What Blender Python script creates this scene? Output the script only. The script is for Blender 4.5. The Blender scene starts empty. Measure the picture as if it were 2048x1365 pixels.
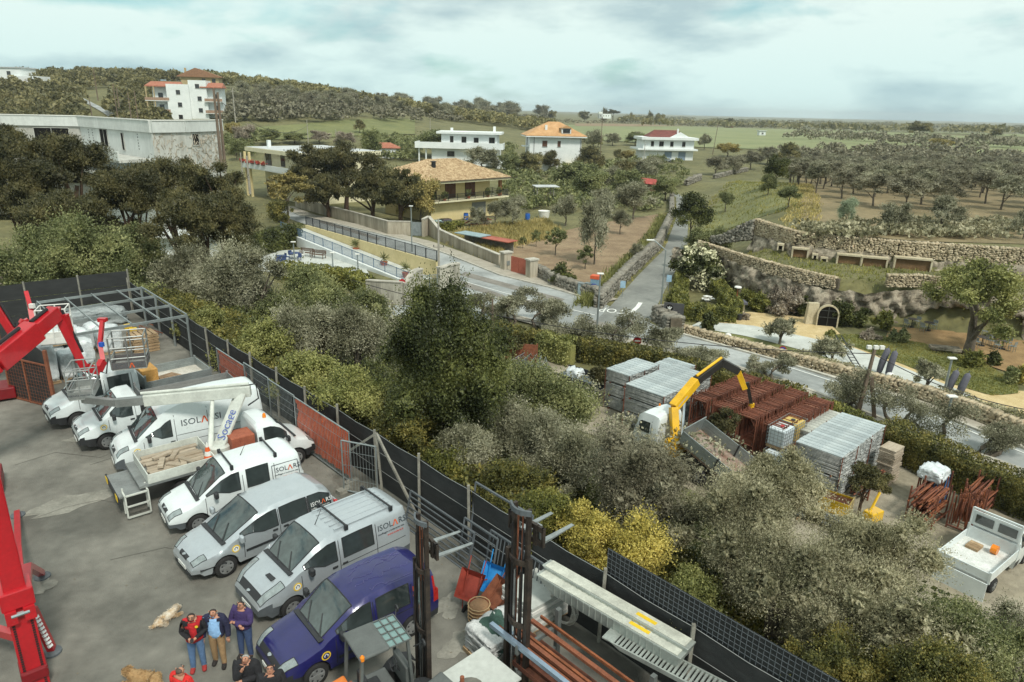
import bpy,bmesh,math,random
import numpy as np
from mathutils import Vector,Matrix
# == camera, sky, sun, exposure
SC=bpy.context.scene
COL=SC.collection
PITCH,ROLL,CAMH,FPX=math.radians(18.3),math.radians(1.3),12.2,1400.0
cf=np.array([0,math.cos(PITCH),-math.sin(PITCH)])
_r0=np.array([1.0,0,0]);_u0=np.cross(_r0,cf)
cr=_r0*math.cos(ROLL)+_u0*math.sin(ROLL)
cu=-_r0*math.sin(ROLL)+_u0*math.cos(ROLL)
CAMP=np.array([0,0,CAMH])
cam_data=bpy.data.cameras.new('camera')
cam=bpy.data.objects.new('camera',cam_data);COL.objects.link(cam)
cam_data.sensor_width=36.0;cam_data.lens=FPX/2048*36
cam_data.clip_start=0.1;cam_data.clip_end=20000
cam.matrix_world=Matrix(((cr[0],cu[0],-cf[0],0),(cr[1],cu[1],-cf[1],0),(cr[2],cu[2],-cf[2],CAMH),(0,0,0,1)))
SC.camera=cam
SUN_EL,SUN_AZ=math.radians(52),math.radians(150)
world=bpy.data.worlds.new('World');SC.world=world;world.use_nodes=True
nt=world.node_tree;nt.nodes.clear()
def wn(t,**k):
 n=nt.nodes.new(t)
 for a,v in k.items():setattr(n,a,v)
 return n
def wl(a,b):nt.links.new(a,b)
wo=wn('ShaderNodeOutputWorld');bg=wn('ShaderNodeBackground');wl(bg.outputs[0],wo.inputs[0])
sky=wn('ShaderNodeTexSky',sky_type='NISHITA',sun_disc=False)
sky.sun_elevation=SUN_EL;sky.sun_rotation=SUN_AZ;sky.air_density=1.0;sky.dust_density=2.0;sky.ozone_density=1.5
bg.inputs[1].default_value=0.069
tc=wn('ShaderNodeTexCoord');sep=wn('ShaderNodeSeparateXYZ');wl(tc.outputs['Generated'],sep.inputs[0])
# clouds: wide flat puffs, noise over the view direction stretched sideways
zc=wn('ShaderNodeMath',operation='MAXIMUM');wl(sep.outputs[2],zc.inputs[0]);zc.inputs[1].default_value=0.0
dx=wn('ShaderNodeMath',operation='MULTIPLY');wl(sep.outputs[0],dx.inputs[0]);dx.inputs[1].default_value=2.3
dy=wn('ShaderNodeMath',operation='MULTIPLY');wl(sep.outputs[1],dy.inputs[0]);dy.inputs[1].default_value=2.3
cb=wn('ShaderNodeCombineXYZ');wl(dx.outputs[0],cb.inputs[0]);wl(dy.outputs[0],cb.inputs[1]);zs_=wn('ShaderNodeMath',operation='MULTIPLY');wl(sep.outputs[2],zs_.inputs[0]);zs_.inputs[1].default_value=7.5;wl(zs_.outputs[0],cb.inputs[2])
n1=wn('ShaderNodeTexNoise');wl(cb.outputs[0],n1.inputs['Vector'])
n1.inputs['Scale'].default_value=1.5;n1.inputs['Detail'].default_value=9;n1.inputs['Roughness'].default_value=0.52;n1.inputs['Distortion'].default_value=0.25
cover=wn('ShaderNodeValToRGB');wl(n1.outputs[0],cover.inputs[0])
cover.color_ramp.elements[0].position=0.30;cover.color_ramp.elements[1].position=0.46
mp=wn('ShaderNodeMapping');wl(cb.outputs[0],mp.inputs['Vector']);mp.inputs['Location'].default_value=(1.7,4.1,6.3)
n2=wn('ShaderNodeTexNoise');wl(mp.outputs[0],n2.inputs['Vector'])
n2.inputs['Scale'].default_value=1.7;n2.inputs['Detail'].default_value=7;n2.inputs['Roughness'].default_value=0.56
shade=wn('ShaderNodeValToRGB');wl(n2.outputs[0],shade.inputs[0])
shade.color_ramp.elements[0].position=0.34;shade.color_ramp.elements[0].color=(3.9,4.8,4.9,1)
shade.color_ramp.elements[1].position=0.52;shade.color_ramp.elements[1].color=(6.6,7.3,6.8,1)
mx=wn('ShaderNodeMix',data_type='RGBA');wl(cover.outputs[0],mx.inputs[0])
tint=wn('ShaderNodeMix',data_type='RGBA',blend_type='MULTIPLY');tint.inputs[0].default_value=1.0
wl(sky.outputs[0],tint.inputs[6]);tint.inputs[7].default_value=(0.62,1.02,0.92,1)
wl(tint.outputs[2],mx.inputs[6]);wl(shade.outputs[0],mx.inputs[7])
# thicker air towards the horizon, all round
hz=wn('ShaderNodeValToRGB');wl(zc.outputs[0],hz.inputs[0]);hz.color_ramp.elements[0].color=(0.76,0.92,0.97,1);hz.color_ramp.elements[1].position=0.22
hm=wn('ShaderNodeMix',data_type='RGBA',blend_type='MULTIPLY');hm.inputs[0].default_value=1.0;wl(mx.outputs[2],hm.inputs[6]);wl(hz.outputs[0],hm.inputs[7])
wl(hm.outputs[2],bg.inputs[0])
sd_=bpy.data.lights.new('sun','SUN');sun=bpy.data.objects.new('sun',sd_);COL.objects.link(sun)
sd_.energy=1.5;sd_.angle=math.radians(10);sd_.color=(1.0,0.95,0.86)
_sv=Vector((math.sin(SUN_AZ)*math.cos(SUN_EL),math.cos(SUN_AZ)*math.cos(SUN_EL),math.sin(SUN_EL)))
sun.rotation_euler=_sv.to_track_quat('Z','Y').to_euler()
SC.view_settings.view_transform='Standard';SC.view_settings.look='None'
SC.view_settings.exposure=1.02;SC.view_settings.gamma=1.0;SC.view_settings.use_curve_mapping=False
SC.render.engine='CYCLES'
SC.cycles.max_bounces=5;SC.cycles.diffuse_bounces=2;SC.cycles.glossy_bounces=2;SC.cycles.transmission_bounces=3;SC.cycles.transparent_max_bounces=6
SC.cycles.use_denoising=True
# == helpers
R=math.radians
def lerp(a,b,t):return a+(b-a)*t
def sstep(a,b,x):
 t=np.clip((np.asarray(x,float)-a)/(b-a),0,1);return t*t*(3-2*t)
def ray(px,py):return cf+cr*((px-1024)/FPX)-cu*((py-682.5)/FPX)
def at(px,py,z):
 d=ray(px,py);p=CAMP+d*((z-CAMH)/d[2]);return Vector(p)
def atd(px,py,depth):return Vector(CAMP+ray(px,py)*depth)
MATS={}
def M(name,col,rough=0.6,metal=0.0,var=0.18,scale=2.5,bump=0.0,bscale=25.0,col2=None,coat=0.0,detail=5,lo=0.35,hi=0.65,rnd=0.0,spec=0.5,stretch=None,col3=None):
 """procedural material: base colour broken up by two noises in object space"""
 if name in MATS:return MATS[name]
 m=bpy.data.materials.new(name);m.use_nodes=True;MATS[name]=m
 t=m.node_tree;b=t.nodes['Principled BSDF']
 b.inputs['Roughness'].default_value=rough;b.inputs['Metallic'].default_value=metal
 b.inputs['Specular IOR Level'].default_value=spec
 if coat:b.inputs['Coat Weight'].default_value=coat;b.inputs['Coat Roughness'].default_value=0.06
 tc=t.nodes.new('ShaderNodeTexCoord');vec=tc.outputs['Object']
 if stretch:
  mp=t.nodes.new('ShaderNodeMapping');t.links.new(vec,mp.inputs[0]);mp.inputs['Scale'].default_value=stretch;vec=mp.outputs[0]
 n=t.nodes.new('ShaderNodeTexNoise');t.links.new(vec,n.inputs['Vector']);n.inputs['Scale'].default_value=scale;n.inputs['Detail'].default_value=detail
 n.inputs['Roughness'].default_value=0.6
 rp=t.nodes.new('ShaderNodeValToRGB');t.links.new(n.outputs[0],rp.inputs[0])
 c=np.array(col[:3]);c2=np.array(col2[:3])if col2 is not None else c*(1+var)
 c1=c if col2 is not None else c*(1-var)
 rp.color_ramp.elements[0].position=lo;rp.color_ramp.elements[0].color=(*c1,1)
 rp.color_ramp.elements[1].position=hi;rp.color_ramp.elements[1].color=(*np.minimum(c2,1),1)
 if col3 is not None:
  e=rp.color_ramp.elements.new(min(hi+0.12,1));e.color=(*col3[:3],1)
 out=rp.outputs[0]
 n2=t.nodes.new('ShaderNodeTexNoise');t.links.new(vec,n2.inputs['Vector']);n2.inputs['Scale'].default_value=scale*9;n2.inputs['Detail'].default_value=3
 mp2=t.nodes.new('ShaderNodeMapRange');t.links.new(n2.outputs[0],mp2.inputs[0]);mp2.inputs[1].default_value=0.3;mp2.inputs[2].default_value=0.7
 mp2.inputs[3].default_value=1-var*0.7;mp2.inputs[4].default_value=1+var*0.5
 mm=t.nodes.new('ShaderNodeMix');mm.data_type='RGBA';mm.blend_type='MULTIPLY';mm.inputs[0].default_value=1
 t.links.new(out,mm.inputs[6]);t.links.new(mp2.outputs[0],mm.inputs[7]);out=mm.outputs[2]
 if rnd:
  oi=t.nodes.new('ShaderNodeObjectInfo');mr=t.nodes.new('ShaderNodeMapRange');t.links.new(oi.outputs['Random'],mr.inputs[0])
  mr.inputs[3].default_value=1-rnd;mr.inputs[4].default_value=1+rnd
  m3=t.nodes.new('ShaderNodeMix');m3.data_type='RGBA';m3.blend_type='MULTIPLY';m3.inputs[0].default_value=1
  t.links.new(out,m3.inputs[6]);t.links.new(mr.outputs[0],m3.inputs[7]);out=m3.outputs[2]
 t.links.new(out,b.inputs['Base Color'])
 if bump:
  n3=t.nodes.new('ShaderNodeTexNoise');t.links.new(vec,n3.inputs['Vector']);n3.inputs['Scale'].default_value=bscale;n3.inputs['Detail'].default_value=4
  bp=t.nodes.new('ShaderNodeBump');bp.inputs['Strength'].default_value=bump;bp.inputs['Distance'].default_value=0.05
  t.links.new(n3.outputs[0],bp.inputs['Height']);t.links.new(bp.outputs[0],b.inputs['Normal'])
 return m
def LEAF(name,c1,c2,c3,scale=0.7,trans=0.22,rnd=0.22,fine=14.0):
 """foliage: clump-scale and leaf-scale colour variation with shade darkened in, some light through the leaf"""
 if name in MATS:return MATS[name]
 c1=tuple(v*0.8 for v in c1);c3=tuple(v*0.9 for v in c3)  # darkest tone deepened: shadow within the foliage put into the leaf colour
 c1,c2,c3=[tuple(min(0.9,v*k*1.8)for v,k in zip(c,(1.03,1.0,0.98)))for c in(c1,c2,c3)]
 m=bpy.data.materials.new(name);m.use_nodes=True;MATS[name]=m
 t=m.node_tree;t.nodes.clear()
 o=t.nodes.new('ShaderNodeOutputMaterial')
 tc=t.nodes.new('ShaderNodeTexCoord');g=tc.outputs['Object']
 n=t.nodes.new('ShaderNodeTexNoise');t.links.new(g,n.inputs['Vector']);n.inputs['Scale'].default_value=scale;n.inputs['Detail'].default_value=3
 n2=t.nodes.new('ShaderNodeTexNoise');t.links.new(g,n2.inputs['Vector']);n2.inputs['Scale'].default_value=fine;n2.inputs['Detail'].default_value=1
 ad=t.nodes.new('ShaderNodeMath');ad.operation='ADD';t.links.new(n.outputs[0],ad.inputs[0]);t.links.new(n2.outputs[0],ad.inputs[1])
 rp=t.nodes.new('ShaderNodeValToRGB');hv=t.nodes.new('ShaderNodeMath');hv.operation='MULTIPLY';hv.inputs[1].default_value=0.5
 t.links.new(ad.outputs[0],hv.inputs[0]);t.links.new(hv.outputs[0],rp.inputs[0])
 rp.color_ramp.elements[0].position=0.40;rp.color_ramp.elements[0].color=(*c1,1)
 rp.color_ramp.elements[1].position=0.60;rp.color_ramp.elements[1].color=(*c3,1)
 e=rp.color_ramp.elements.new(0.5);e.color=(*c2,1)
 oi=t.nodes.new('ShaderNodeObjectInfo');mr=t.nodes.new('ShaderNodeMapRange');t.links.new(oi.outputs['Random'],mr.inputs[0])
 mr.inputs[3].default_value=1-rnd;mr.inputs[4].default_value=1+rnd
 m3=t.nodes.new('ShaderNodeMix');m3.data_type='RGBA';m3.blend_type='MULTIPLY';m3.inputs[0].default_value=1
 t.links.new(rp.outputs[0],m3.inputs[6]);t.links.new(mr.outputs[0],m3.inputs[7])
 d=t.nodes.new('ShaderNodeBsdfPrincipled');d.inputs['Roughness'].default_value=0.55;d.inputs['Specular IOR Level'].default_value=0.35
 t.links.new(m3.outputs[2],d.inputs['Base Color'])
 tr=t.nodes.new('ShaderNodeBsdfTranslucent');t.links.new(m3.outputs[2],tr.inputs[0])
 ms=t.nodes.new('ShaderNodeMixShader');ms.inputs[0].default_value=trans
 t.links.new(d.outputs[0],ms.inputs[1]);t.links.new(tr.outputs[0],ms.inputs[2]);t.links.new(ms.outputs[0],o.inputs[0])
 return m
def srgb(r,g,b):
 f=lambda v:(v/255/12.92)if v<=10 else((v/255+0.055)/1.055)**2.4
 return(f(r),f(g),f(b))
class MB:
 """collects shapes and links them as one mesh object"""
 def __init__(s):s.v=[];s.f=[]
 def add(s,vs,fs):
  k=len(s.v);s.v.extend([tuple(v)for v in vs]);s.f.extend([tuple(i+k for i in f)for f in fs]);return s
 def box(s,c,d,rz=0.0,m=None,taper=1.0):
  hx,hy,hz=d[0]/2,d[1]/2,d[2]/2;co,si=math.cos(rz),math.sin(rz);vs=[]
  for z in(-hz,hz):
   k=taper if z>0 else 1.0
   for x,y in((-hx,-hy),(hx,-hy),(hx,hy),(-hx,hy)):
    x*=k;y*=k
    p=Vector((c[0]+x*co-y*si,c[1]+x*si+y*co,c[2]+z));vs.append(m@p if m else p)
  return s.add(vs,[(3,2,1,0),(4,5,6,7),(0,1,5,4),(1,2,6,5),(2,3,7,6),(3,0,4,7)])
 def bar(s,a,b,w,h=None,up=(0,0,1)):
  a,b=Vector(a),Vector(b);h=h or w;d=(b-a)
  if d.length<1e-6:return s
  d.normalize();u=Vector(up)
  if abs(d.dot(u))>0.98:u=Vector((1,0,0))
  x=d.cross(u).normalized();y=x.cross(d).normalized();vs=[]
  for p in(a,b):
   for i,j in((-1,-1),(1,-1),(1,1),(-1,1)):vs.append(p+x*(i*w/2)+y*(j*h/2))
  return s.add(vs,[(3,2,1,0),(4,5,6,7),(0,1,5,4),(1,2,6,5),(2,3,7,6),(3,0,4,7)])
 def tube(s,pts,r,n=6,cap=True):
  pts=[Vector(p)for p in pts];rs=r if isinstance(r,(list,tuple))else[r]*len(pts)
  k=len(s.v);up=Vector((0.13,0.09,1)).normalized()
  for i,p in enumerate(pts):
   d=(pts[min(i+1,len(pts)-1)]-pts[max(i-1,0)]).normalized()
   q=up if abs(d.dot(up))<0.9 else Vector((1,0.1,0)).normalized()
   x=d.cross(q).normalized();y=d.cross(x)
   for j in range(n):
    a=2*math.pi*j/n;s.v.append(tuple(p+(x*math.cos(a)+y*math.sin(a))*rs[i]))
  for i in range(len(pts)-1):
   for j in range(n):
    a,b=k+i*n+j,k+i*n+(j+1)%n;s.f.append((a,b,b+n,a+n))
  if cap:
   s.f.append(tuple(k+j for j in reversed(range(n))));e=k+(len(pts)-1)*n;s.f.append(tuple(e+j for j in range(n)))
  return s
 def lathe(s,c,prof,n=12,axis='z',m=None):
  k=len(s.v);c=Vector(c)
  for(r,z)in prof:
   for j in range(n):
    a=2*math.pi*j/n
    p={'z':Vector((r*math.cos(a),r*math.sin(a),z)),'y':Vector((r*math.cos(a),z,r*math.sin(a))),'x':Vector((z,r*math.cos(a),r*math.sin(a)))}[axis]
    p=c+p;s.v.append(tuple(m@p if m else p))
  for i in range(len(prof)-1):
   for j in range(n):
    a,b=k+i*n+j,k+i*n+(j+1)%n;s.f.append((a,b,b+n,a+n))
  s.f.append(tuple(k+j for j in reversed(range(n))));e=k+(len(prof)-1)*n;s.f.append(tuple(e+j for j in range(n)))
  return s
 def prism(s,poly,z0,z1,m=None):
  """poly in x,y extruded from z0 to z1"""
  n=len(poly);vs=[Vector((p[0],p[1],z0))for p in poly]+[Vector((p[0],p[1],z1))for p in poly]
  if m:vs=[m@v for v in vs]
  return s.add(vs,[tuple(reversed(range(n))),tuple(range(n,2*n))]+[(i,(i+1)%n,n+(i+1)%n,n+i)for i in range(n)])
 def quad(s,a,b,c,d):return s.add([a,b,c,d],[(0,1,2,3)])
 def ico(s,c,r,rnd=None,jit=0.25,sc=(1,1,1)):
  for(v,f)in(_ICO,):
   vs=[]
   for q in v:
    k=r*(1+(rnd.uniform(-jit,jit)if rnd else 0));vs.append((c[0]+q[0]*k*sc[0],c[1]+q[1]*k*sc[1],c[2]+q[2]*k*sc[2]))
   return s.add(vs,f)
 def mesh(s,name):
  me=bpy.data.meshes.new(name);me.from_pydata([tuple(v)for v in s.v],[],s.f);return me
 def build(s,name,mat,parent=None,smooth=False,loc=None,bevel=0.0):
  me=s.mesh(name)
  o=bpy.data.objects.new(name,me);COL.objects.link(o)
  for mm in(mat if isinstance(mat,(list,tuple))else[mat]):me.materials.append(mm)
  if parent is not None:o.parent=parent
  if loc is not None:o.location=loc
  if smooth:me.shade_smooth()
  if bevel:
   b=o.modifiers.new('b','BEVEL');b.width=bevel;b.segments=2;b.limit_method='ANGLE';b.angle_limit=R(35)
  return o
_t=(1+5**0.5)/2
_ICO=([tuple(np.array(v)/math.hypot(1,_t))for v in((-1,_t,0),(1,_t,0),(-1,-_t,0),(1,-_t,0),(0,-1,_t),(0,1,_t),(0,-1,-_t),(0,1,-_t),(_t,0,-1),(_t,0,1),(-_t,0,-1),(-_t,0,1))],[(0,11,5),(0,5,1),(0,1,7),(0,7,10),(0,10,11),(1,5,9),(5,11,4),(11,10,2),(10,7,6),(7,1,8),(3,9,4),(3,4,2),(3,2,6),(3,6,8),(3,8,9),(4,9,5),(2,4,11),(6,2,10),(8,6,7),(9,8,1)])
def npmesh(name,V,Fa):
 """mesh from numpy arrays, faces all of the same size"""
 me=bpy.data.meshes.new(name);V=np.asarray(V,np.float32);Fa=np.asarray(Fa,np.int32);nf,k=Fa.shape
 me.vertices.add(len(V));me.vertices.foreach_set('co',V.ravel())
 me.loops.add(nf*k);me.loops.foreach_set('vertex_index',Fa.ravel())
 me.polygons.add(nf);me.polygons.foreach_set('loop_start',np.arange(0,nf*k,k,dtype=np.int32))
 me.update(calc_edges=True);return me
def mobj(name,me,mat=None,parent=None,loc=None,rz=0.0,sc=None):
 o=bpy.data.objects.new(name,me);COL.objects.link(o)
 if mat is not None and len(me.materials)==0:me.materials.append(mat)
 if parent is not None:o.parent=parent
 if loc is not None:o.location=loc
 if rz:o.rotation_euler=(0,0,rz)
 if sc is not None:o.scale=sc if isinstance(sc,(tuple,list))else(sc,sc,sc)
 return o
def tag(o,label=None,cat=None,group=None,kind=None):
 if label:o['label']=label
 if cat:o['category']=cat
 if group:o['group']=group
 if kind:o['kind']=kind
 return o
def thing(name,label,cat,loc=(0,0,0),rz=0.0,group=None):
 o=bpy.data.objects.new(name,None);COL.objects.link(o);o.empty_display_size=0.3
 o.location=loc;o.rotation_euler=(0,0,rz);return tag(o,label,cat,group)
def kids(o):return[c for c in COL.objects if c.parent==o]
_CH={}
def copy_tree(o,parent=None,children=None):
 c=o.copy();COL.objects.link(c);c.parent=parent
 for ch in list(o.children):copy_tree(ch,c)
 return c
def text_mesh(s,size,align='LEFT',extrude=0.004):
 cu_=bpy.data.curves.new('lettering','FONT');cu_.body=s;cu_.size=size;cu_.align_x=align;cu_.align_y='CENTER';cu_.resolution_u=2;cu_.extrude=extrude
 o=bpy.data.objects.new('lettering',cu_);COL.objects.link(o)
 dg=bpy.context.evaluated_depsgraph_get();me=bpy.data.meshes.new_from_object(o.evaluated_get(dg))
 bpy.data.objects.remove(o);bpy.data.curves.remove(cu_);return me
def letter(s,size,mat,parent,origin,xdir,ydir,name='lettering',align='LEFT',extrude=0.004,bold=0.0):
 """flat print: text lying in the plane of xdir and ydir"""
 me=text_mesh(s,size,align,extrude);me.name=name
 o=mobj(name,me,None,parent);me.materials.clear();me.materials.append(mat)
 x=Vector(xdir).normalized();y=Vector(ydir);y=(y-x*y.dot(x)).normalized();z=x.cross(y)
 o.matrix_local=Matrix(((x[0],y[0],z[0],origin[0]),(x[1],y[1],z[1],origin[1]),(x[2],y[2],z[2],origin[2]),(0,0,0,1)))
 return o
# lettering is made first, while the scene is still small
TXT={}
def pre(key,s,size,align='LEFT',extrude=0.003):
 TXT[key]=text_mesh(s,size,align,extrude);TXT[key].name='lettering'
pre('ISOL','ISOL',1.0);pre('RSI','RSI',1.0);pre('slogan','insufflaggio e isolamento casa',1.0);pre('www','www.isolarsi.it',1.0)
pre('Socage','Socage',1.0);pre('EFFER','EFFER',1.0);pre('STOP','STOP',1.0,'CENTER');pre('basket','PORTATA MAX 200 kg',1.0,'CENTER');pre('T','T',1.0,'CENTER');pre('LO','LO\nGO',1.0);pre('SCANIA','SCANIA',1.0)
pre('glass','65',1.0)
def place_text(key,size,mat,parent,origin,xdir,ydir,name='lettering',sx=1.0):
 me=TXT[key]if not TXT[key].materials or TXT[key].materials[0]==mat else TXT[key].copy()
 if not me.materials:me.materials.append(mat)
 elif me.materials[0]!=mat:me.materials.clear();me.materials.append(mat)
 o=mobj(name,me,None,parent)
 x=Vector(xdir).normalized();y=Vector(ydir);y=(y-x*y.dot(x)).normalized();z=x.cross(y)
 a,b=size*sx,size
 o.matrix_local=Matrix(((x[0]*a,y[0]*b,z[0],origin[0]),(x[1]*a,y[1]*b,z[1],origin[1]),(x[2]*a,y[2]*b,z[2],origin[2]),(0,0,0,1)))
 return o
INK=M('grey_print',srgb(70,78,84),0.6,var=0.1);ORANGE_INK=M('orange_print',srgb(214,92,40),0.6,var=0.1);RED_INK=M('red_print',srgb(190,70,56),0.6,var=0.1)
WHITE_INK=M('white_print',srgb(225,228,226),0.6,var=0.05);BLUE_INK=M('blue_print',srgb(52,76,150),0.6,var=0.1);YELLOW_INK=M('yellow_print',srgb(226,190,40),0.6,var=0.1)
def isolarsi(parent,origin,xd,yd,size,ink=None,extra=True):
 """company lettering: grey letters with an orange caret for the A, a small line and a web address under it"""
 ink=ink or INK;x=Vector(xd).normalized();y=Vector(yd).normalized();o=Vector(origin);s=size
 place_text('ISOL',s,ink,parent,o,x,y)
 m=MB();b=o+x*(2.02*s);z=x.cross(y)*0.004;w=0.15*s
 apex=b+x*0.36*s+y*0.36*s;lo=b-y*0.36*s;hi=b+x*0.72*s-y*0.36*s
 m.add([lo+z,lo+x*w+z,apex-y*0.12*s+z,hi-x*w+z,hi+z,apex+x*0.09*s+z,apex-x*0.09*s+z],[(0,1,2,6),(2,5,6),(2,3,4,5)])
 m.build('caret_print',ORANGE_INK,parent)
 place_text('RSI',s,ink,parent,o+x*(2.82*s),x,y)
 if extra:
  place_text('slogan',s*0.30,ink,parent,o-y*0.72*s,x,y)
  place_text('www',s*0.36,RED_INK,parent,o-y*1.15*s+x*1.2*s,x,y)
# figure meshes: a skeleton with radii grown into one continuous skin (made early, while the scene is small)
def grow(J,E,root=0,sub=2):
 """J: name -> (x, y, z, radius); E: edges between names"""
 nm=list(J);me=bpy.data.meshes.new('figure');me.from_pydata([J[k][:3]for k in nm],[(nm.index(a),nm.index(b))for a,b in E],[]);o=bpy.data.objects.new('figure',me);COL.objects.link(o)
 o.modifiers.new('s','SKIN');sk=me.skin_vertices[0].data if len(me.skin_vertices)else None
 if sk is None:
  bm=bmesh.new();bm.from_mesh(me);bm.verts.layers.skin.verify();bm.to_mesh(me);bm.free();sk=me.skin_vertices[0].data
 for i,k in enumerate(nm):r=J[k][3];sk[i].radius=r if isinstance(r,tuple)else(r,r);sk[i].use_root=(i==root)
 s=o.modifiers.new('d','SUBSURF');s.levels=sub;s.render_levels=sub
 ev=o.evaluated_get(bpy.context.evaluated_depsgraph_get());out=bpy.data.meshes.new_from_object(ev);bpy.data.objects.remove(o);out.shade_smooth();return out
def body_joints(arms,head=(0,0),stance=.1,bulk=1.0,step=(0,0)):
 """x forward, y left; arms: left elbow, left wrist, right elbow, right wrist"""
 b=bulk;hx,hy=head
 J={'pelvis':(0,0,.96,(.16*b,.125*b)),'belly':(.01,0,1.12,(.16*b,.125*b)),'chest':(0,0,1.32,(.18*b,.13*b)),'neck':(.01,0,1.47,.065),'jaw':(.04+hx*.5,hy*.5,1.55,.075),'skull':(.03+hx,hy,1.655,(.085,.098))}
 E=[('pelvis','belly'),('belly','chest'),('chest','neck'),('neck','jaw'),('jaw','skull')]
 for s,n in((1,'l'),(-1,'r')):
  e,w=(arms[0],arms[1])if s>0 else(arms[2],arms[3]);f=step[0 if s>0 else 1];w=Vector(w);e_=Vector(e);hd=w+(w-e_).normalized()*.07
  J.update({n+'sho':(0,s*.185*b,1.41,.075*b),n+'elb':(*e,.055),n+'wri':(*w,.036),n+'hand':(*hd,.036),n+'hip':(0,s*.09,.9,.1*b),n+'knee':(f*.5+.02,s*(stance*.9),.5,.068),n+'ank':(f,s*stance,.1,.048),n+'toe':(f+.16,s*(stance+.02),.045,.045)})
  E+=[('chest',n+'sho'),(n+'sho',n+'elb'),(n+'elb',n+'wri'),(n+'wri',n+'hand'),('pelvis',n+'hip'),(n+'hip',n+'knee'),(n+'knee',n+'ank'),(n+'ank',n+'toe')]
 return J,E
REST=((-.03,.27,1.15),(.05,.29,.9),(-.03,-.27,1.15),(.05,-.29,.9));PHONE=((-.02,.28,1.14),(.26,.07,1.12),(-.02,-.28,1.14),(.26,-.07,1.12));CROSS=((.1,.27,1.15),(.22,-.06,1.2),(.1,-.27,1.15),(.25,.08,1.15));CHIN=((.1,.27,1.15),(.23,-.08,1.15),(.18,-.2,1.16),(.2,-.05,1.42));LOW=((.04,.26,1.14),(.22,.12,.95),(.04,-.26,1.14),(.22,-.12,.95))
POSE={'phone':(PHONE,(.05,0)),'stand':(REST,(.02,.01)),'cross':(CROSS,(.0,.02)),'chin':(CHIN,(.02,0)),'up':(LOW,(-.03,0))};FIG={}
for k,(a_,h_)in POSE.items():
 J,E=body_joints(a_,h_,.12,1.06 if k!='stand' else 1.0,(.05,-.08)if k=='stand' else(0,.03));FIG[k]=(grow(J,E),J,E)
def dog_joints():
 J={'rump':(-.42,0,.17,(.15,.15)),'loin':(-.15,.03,.19,.155),'rib':(.12,.03,.2,.165),'neck':(.34,0,.24,.105),'head':(.48,-.02,.3,.1),'muzzle':(.6,-.05,.26,.055),'tail1':(-.58,.06,.1,.05),'tail2':(-.68,.2,.06,.04),'earl':(.46,.09,.34,.03),'earr':(.46,-.12,.34,.03)}
 E=[('rump','loin'),('loin','rib'),('rib','neck'),('neck','head'),('head','muzzle'),('rump','tail1'),('tail1','tail2'),('head','earl'),('head','earr')]
 for n,(x,y)in{'fl':(.2,.14),'fr':(.2,-.14),'hl':(-.36,.14),'hr':(-.36,-.16)}.items():
  f=n[0]=='f';J.update({n+'1':(x,y,.14,.065),n+'2':(x+(.12 if f else .18),y*1.35,.06,.045),n+'3':(x+(.32 if f else .02),y*1.5,.045,.035)});E+=[('rib' if f else 'rump',n+'1'),(n+'1',n+'2'),(n+'2',n+'3')]
 return J,E
FIG['dog']=(grow(*dog_joints(),root=1),None,None)
# == terrain
def pl_dist(pts,X,Y):
 """signed distance to a polyline, positive on its left"""
 X=np.asarray(X,float);Y=np.asarray(Y,float);best=np.full(X.shape,1e9);sg=np.ones(X.shape)
 for(ax,ay),(bx,by)in zip(pts[:-1],pts[1:]):
  vx,vy=bx-ax,by-ay;L2=vx*vx+vy*vy
  t=np.clip(((X-ax)*vx+(Y-ay)*vy)/L2,0,1)
  d=np.hypot(X-ax-t*vx,Y-ay-t*vy);cr_=vx*(Y-ay)-vy*(X-ax)
  m=d<best-1e-9;best=np.where(m,d,best);sg=np.where(m,np.where(cr_>=0,1.0,-1.0),sg)
 return best*sg
FD=np.array([0.686,-0.727]);FN=np.array([0.727,0.686])
FENCE0=np.array([-23.0,40.5])
def fs(x,y):return(np.asarray(x)+16.1)*FN[0]+(np.asarray(y)-33.0)*FN[1]
def ft(x,y):return(np.asarray(x)-FENCE0[0])*FD[0]+(np.asarray(y)-FENCE0[1])*FD[1]
def fpt(t,s,z=0.0):
 p=FENCE0+FD*t+FN*(s+0.125);return Vector((p[0],p[1],z))
CAVE_LOW=[(12.0,96),(18.5,81),(22.8,75.6),(23.8,71.1),(26.7,67.5),(29.2,63.9),(32.5,62.8),(36,62.3),(38.6,60.5),(44.4,57.8),(52,55),(70,50)]
CAVE_UP=[(22.5,98),(25.5,88),(27.6,81),(30.2,75),(34.5,72.2),(38.7,70.2),(43,69.2),(48.8,66.9),(58,64),(76,59)]
SIDE_R=[(11.0,55),(13.1,62.1),(17.6,76),(23.0,92.3),(30.0,122),(36.1,153.4),(36.5,160)]
SIDE_L=[(6.0,55),(8.7,61.8),(13.8,76),(19.9,92),(28.0,122),(34.6,153.2),(34.9,160)]
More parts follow.
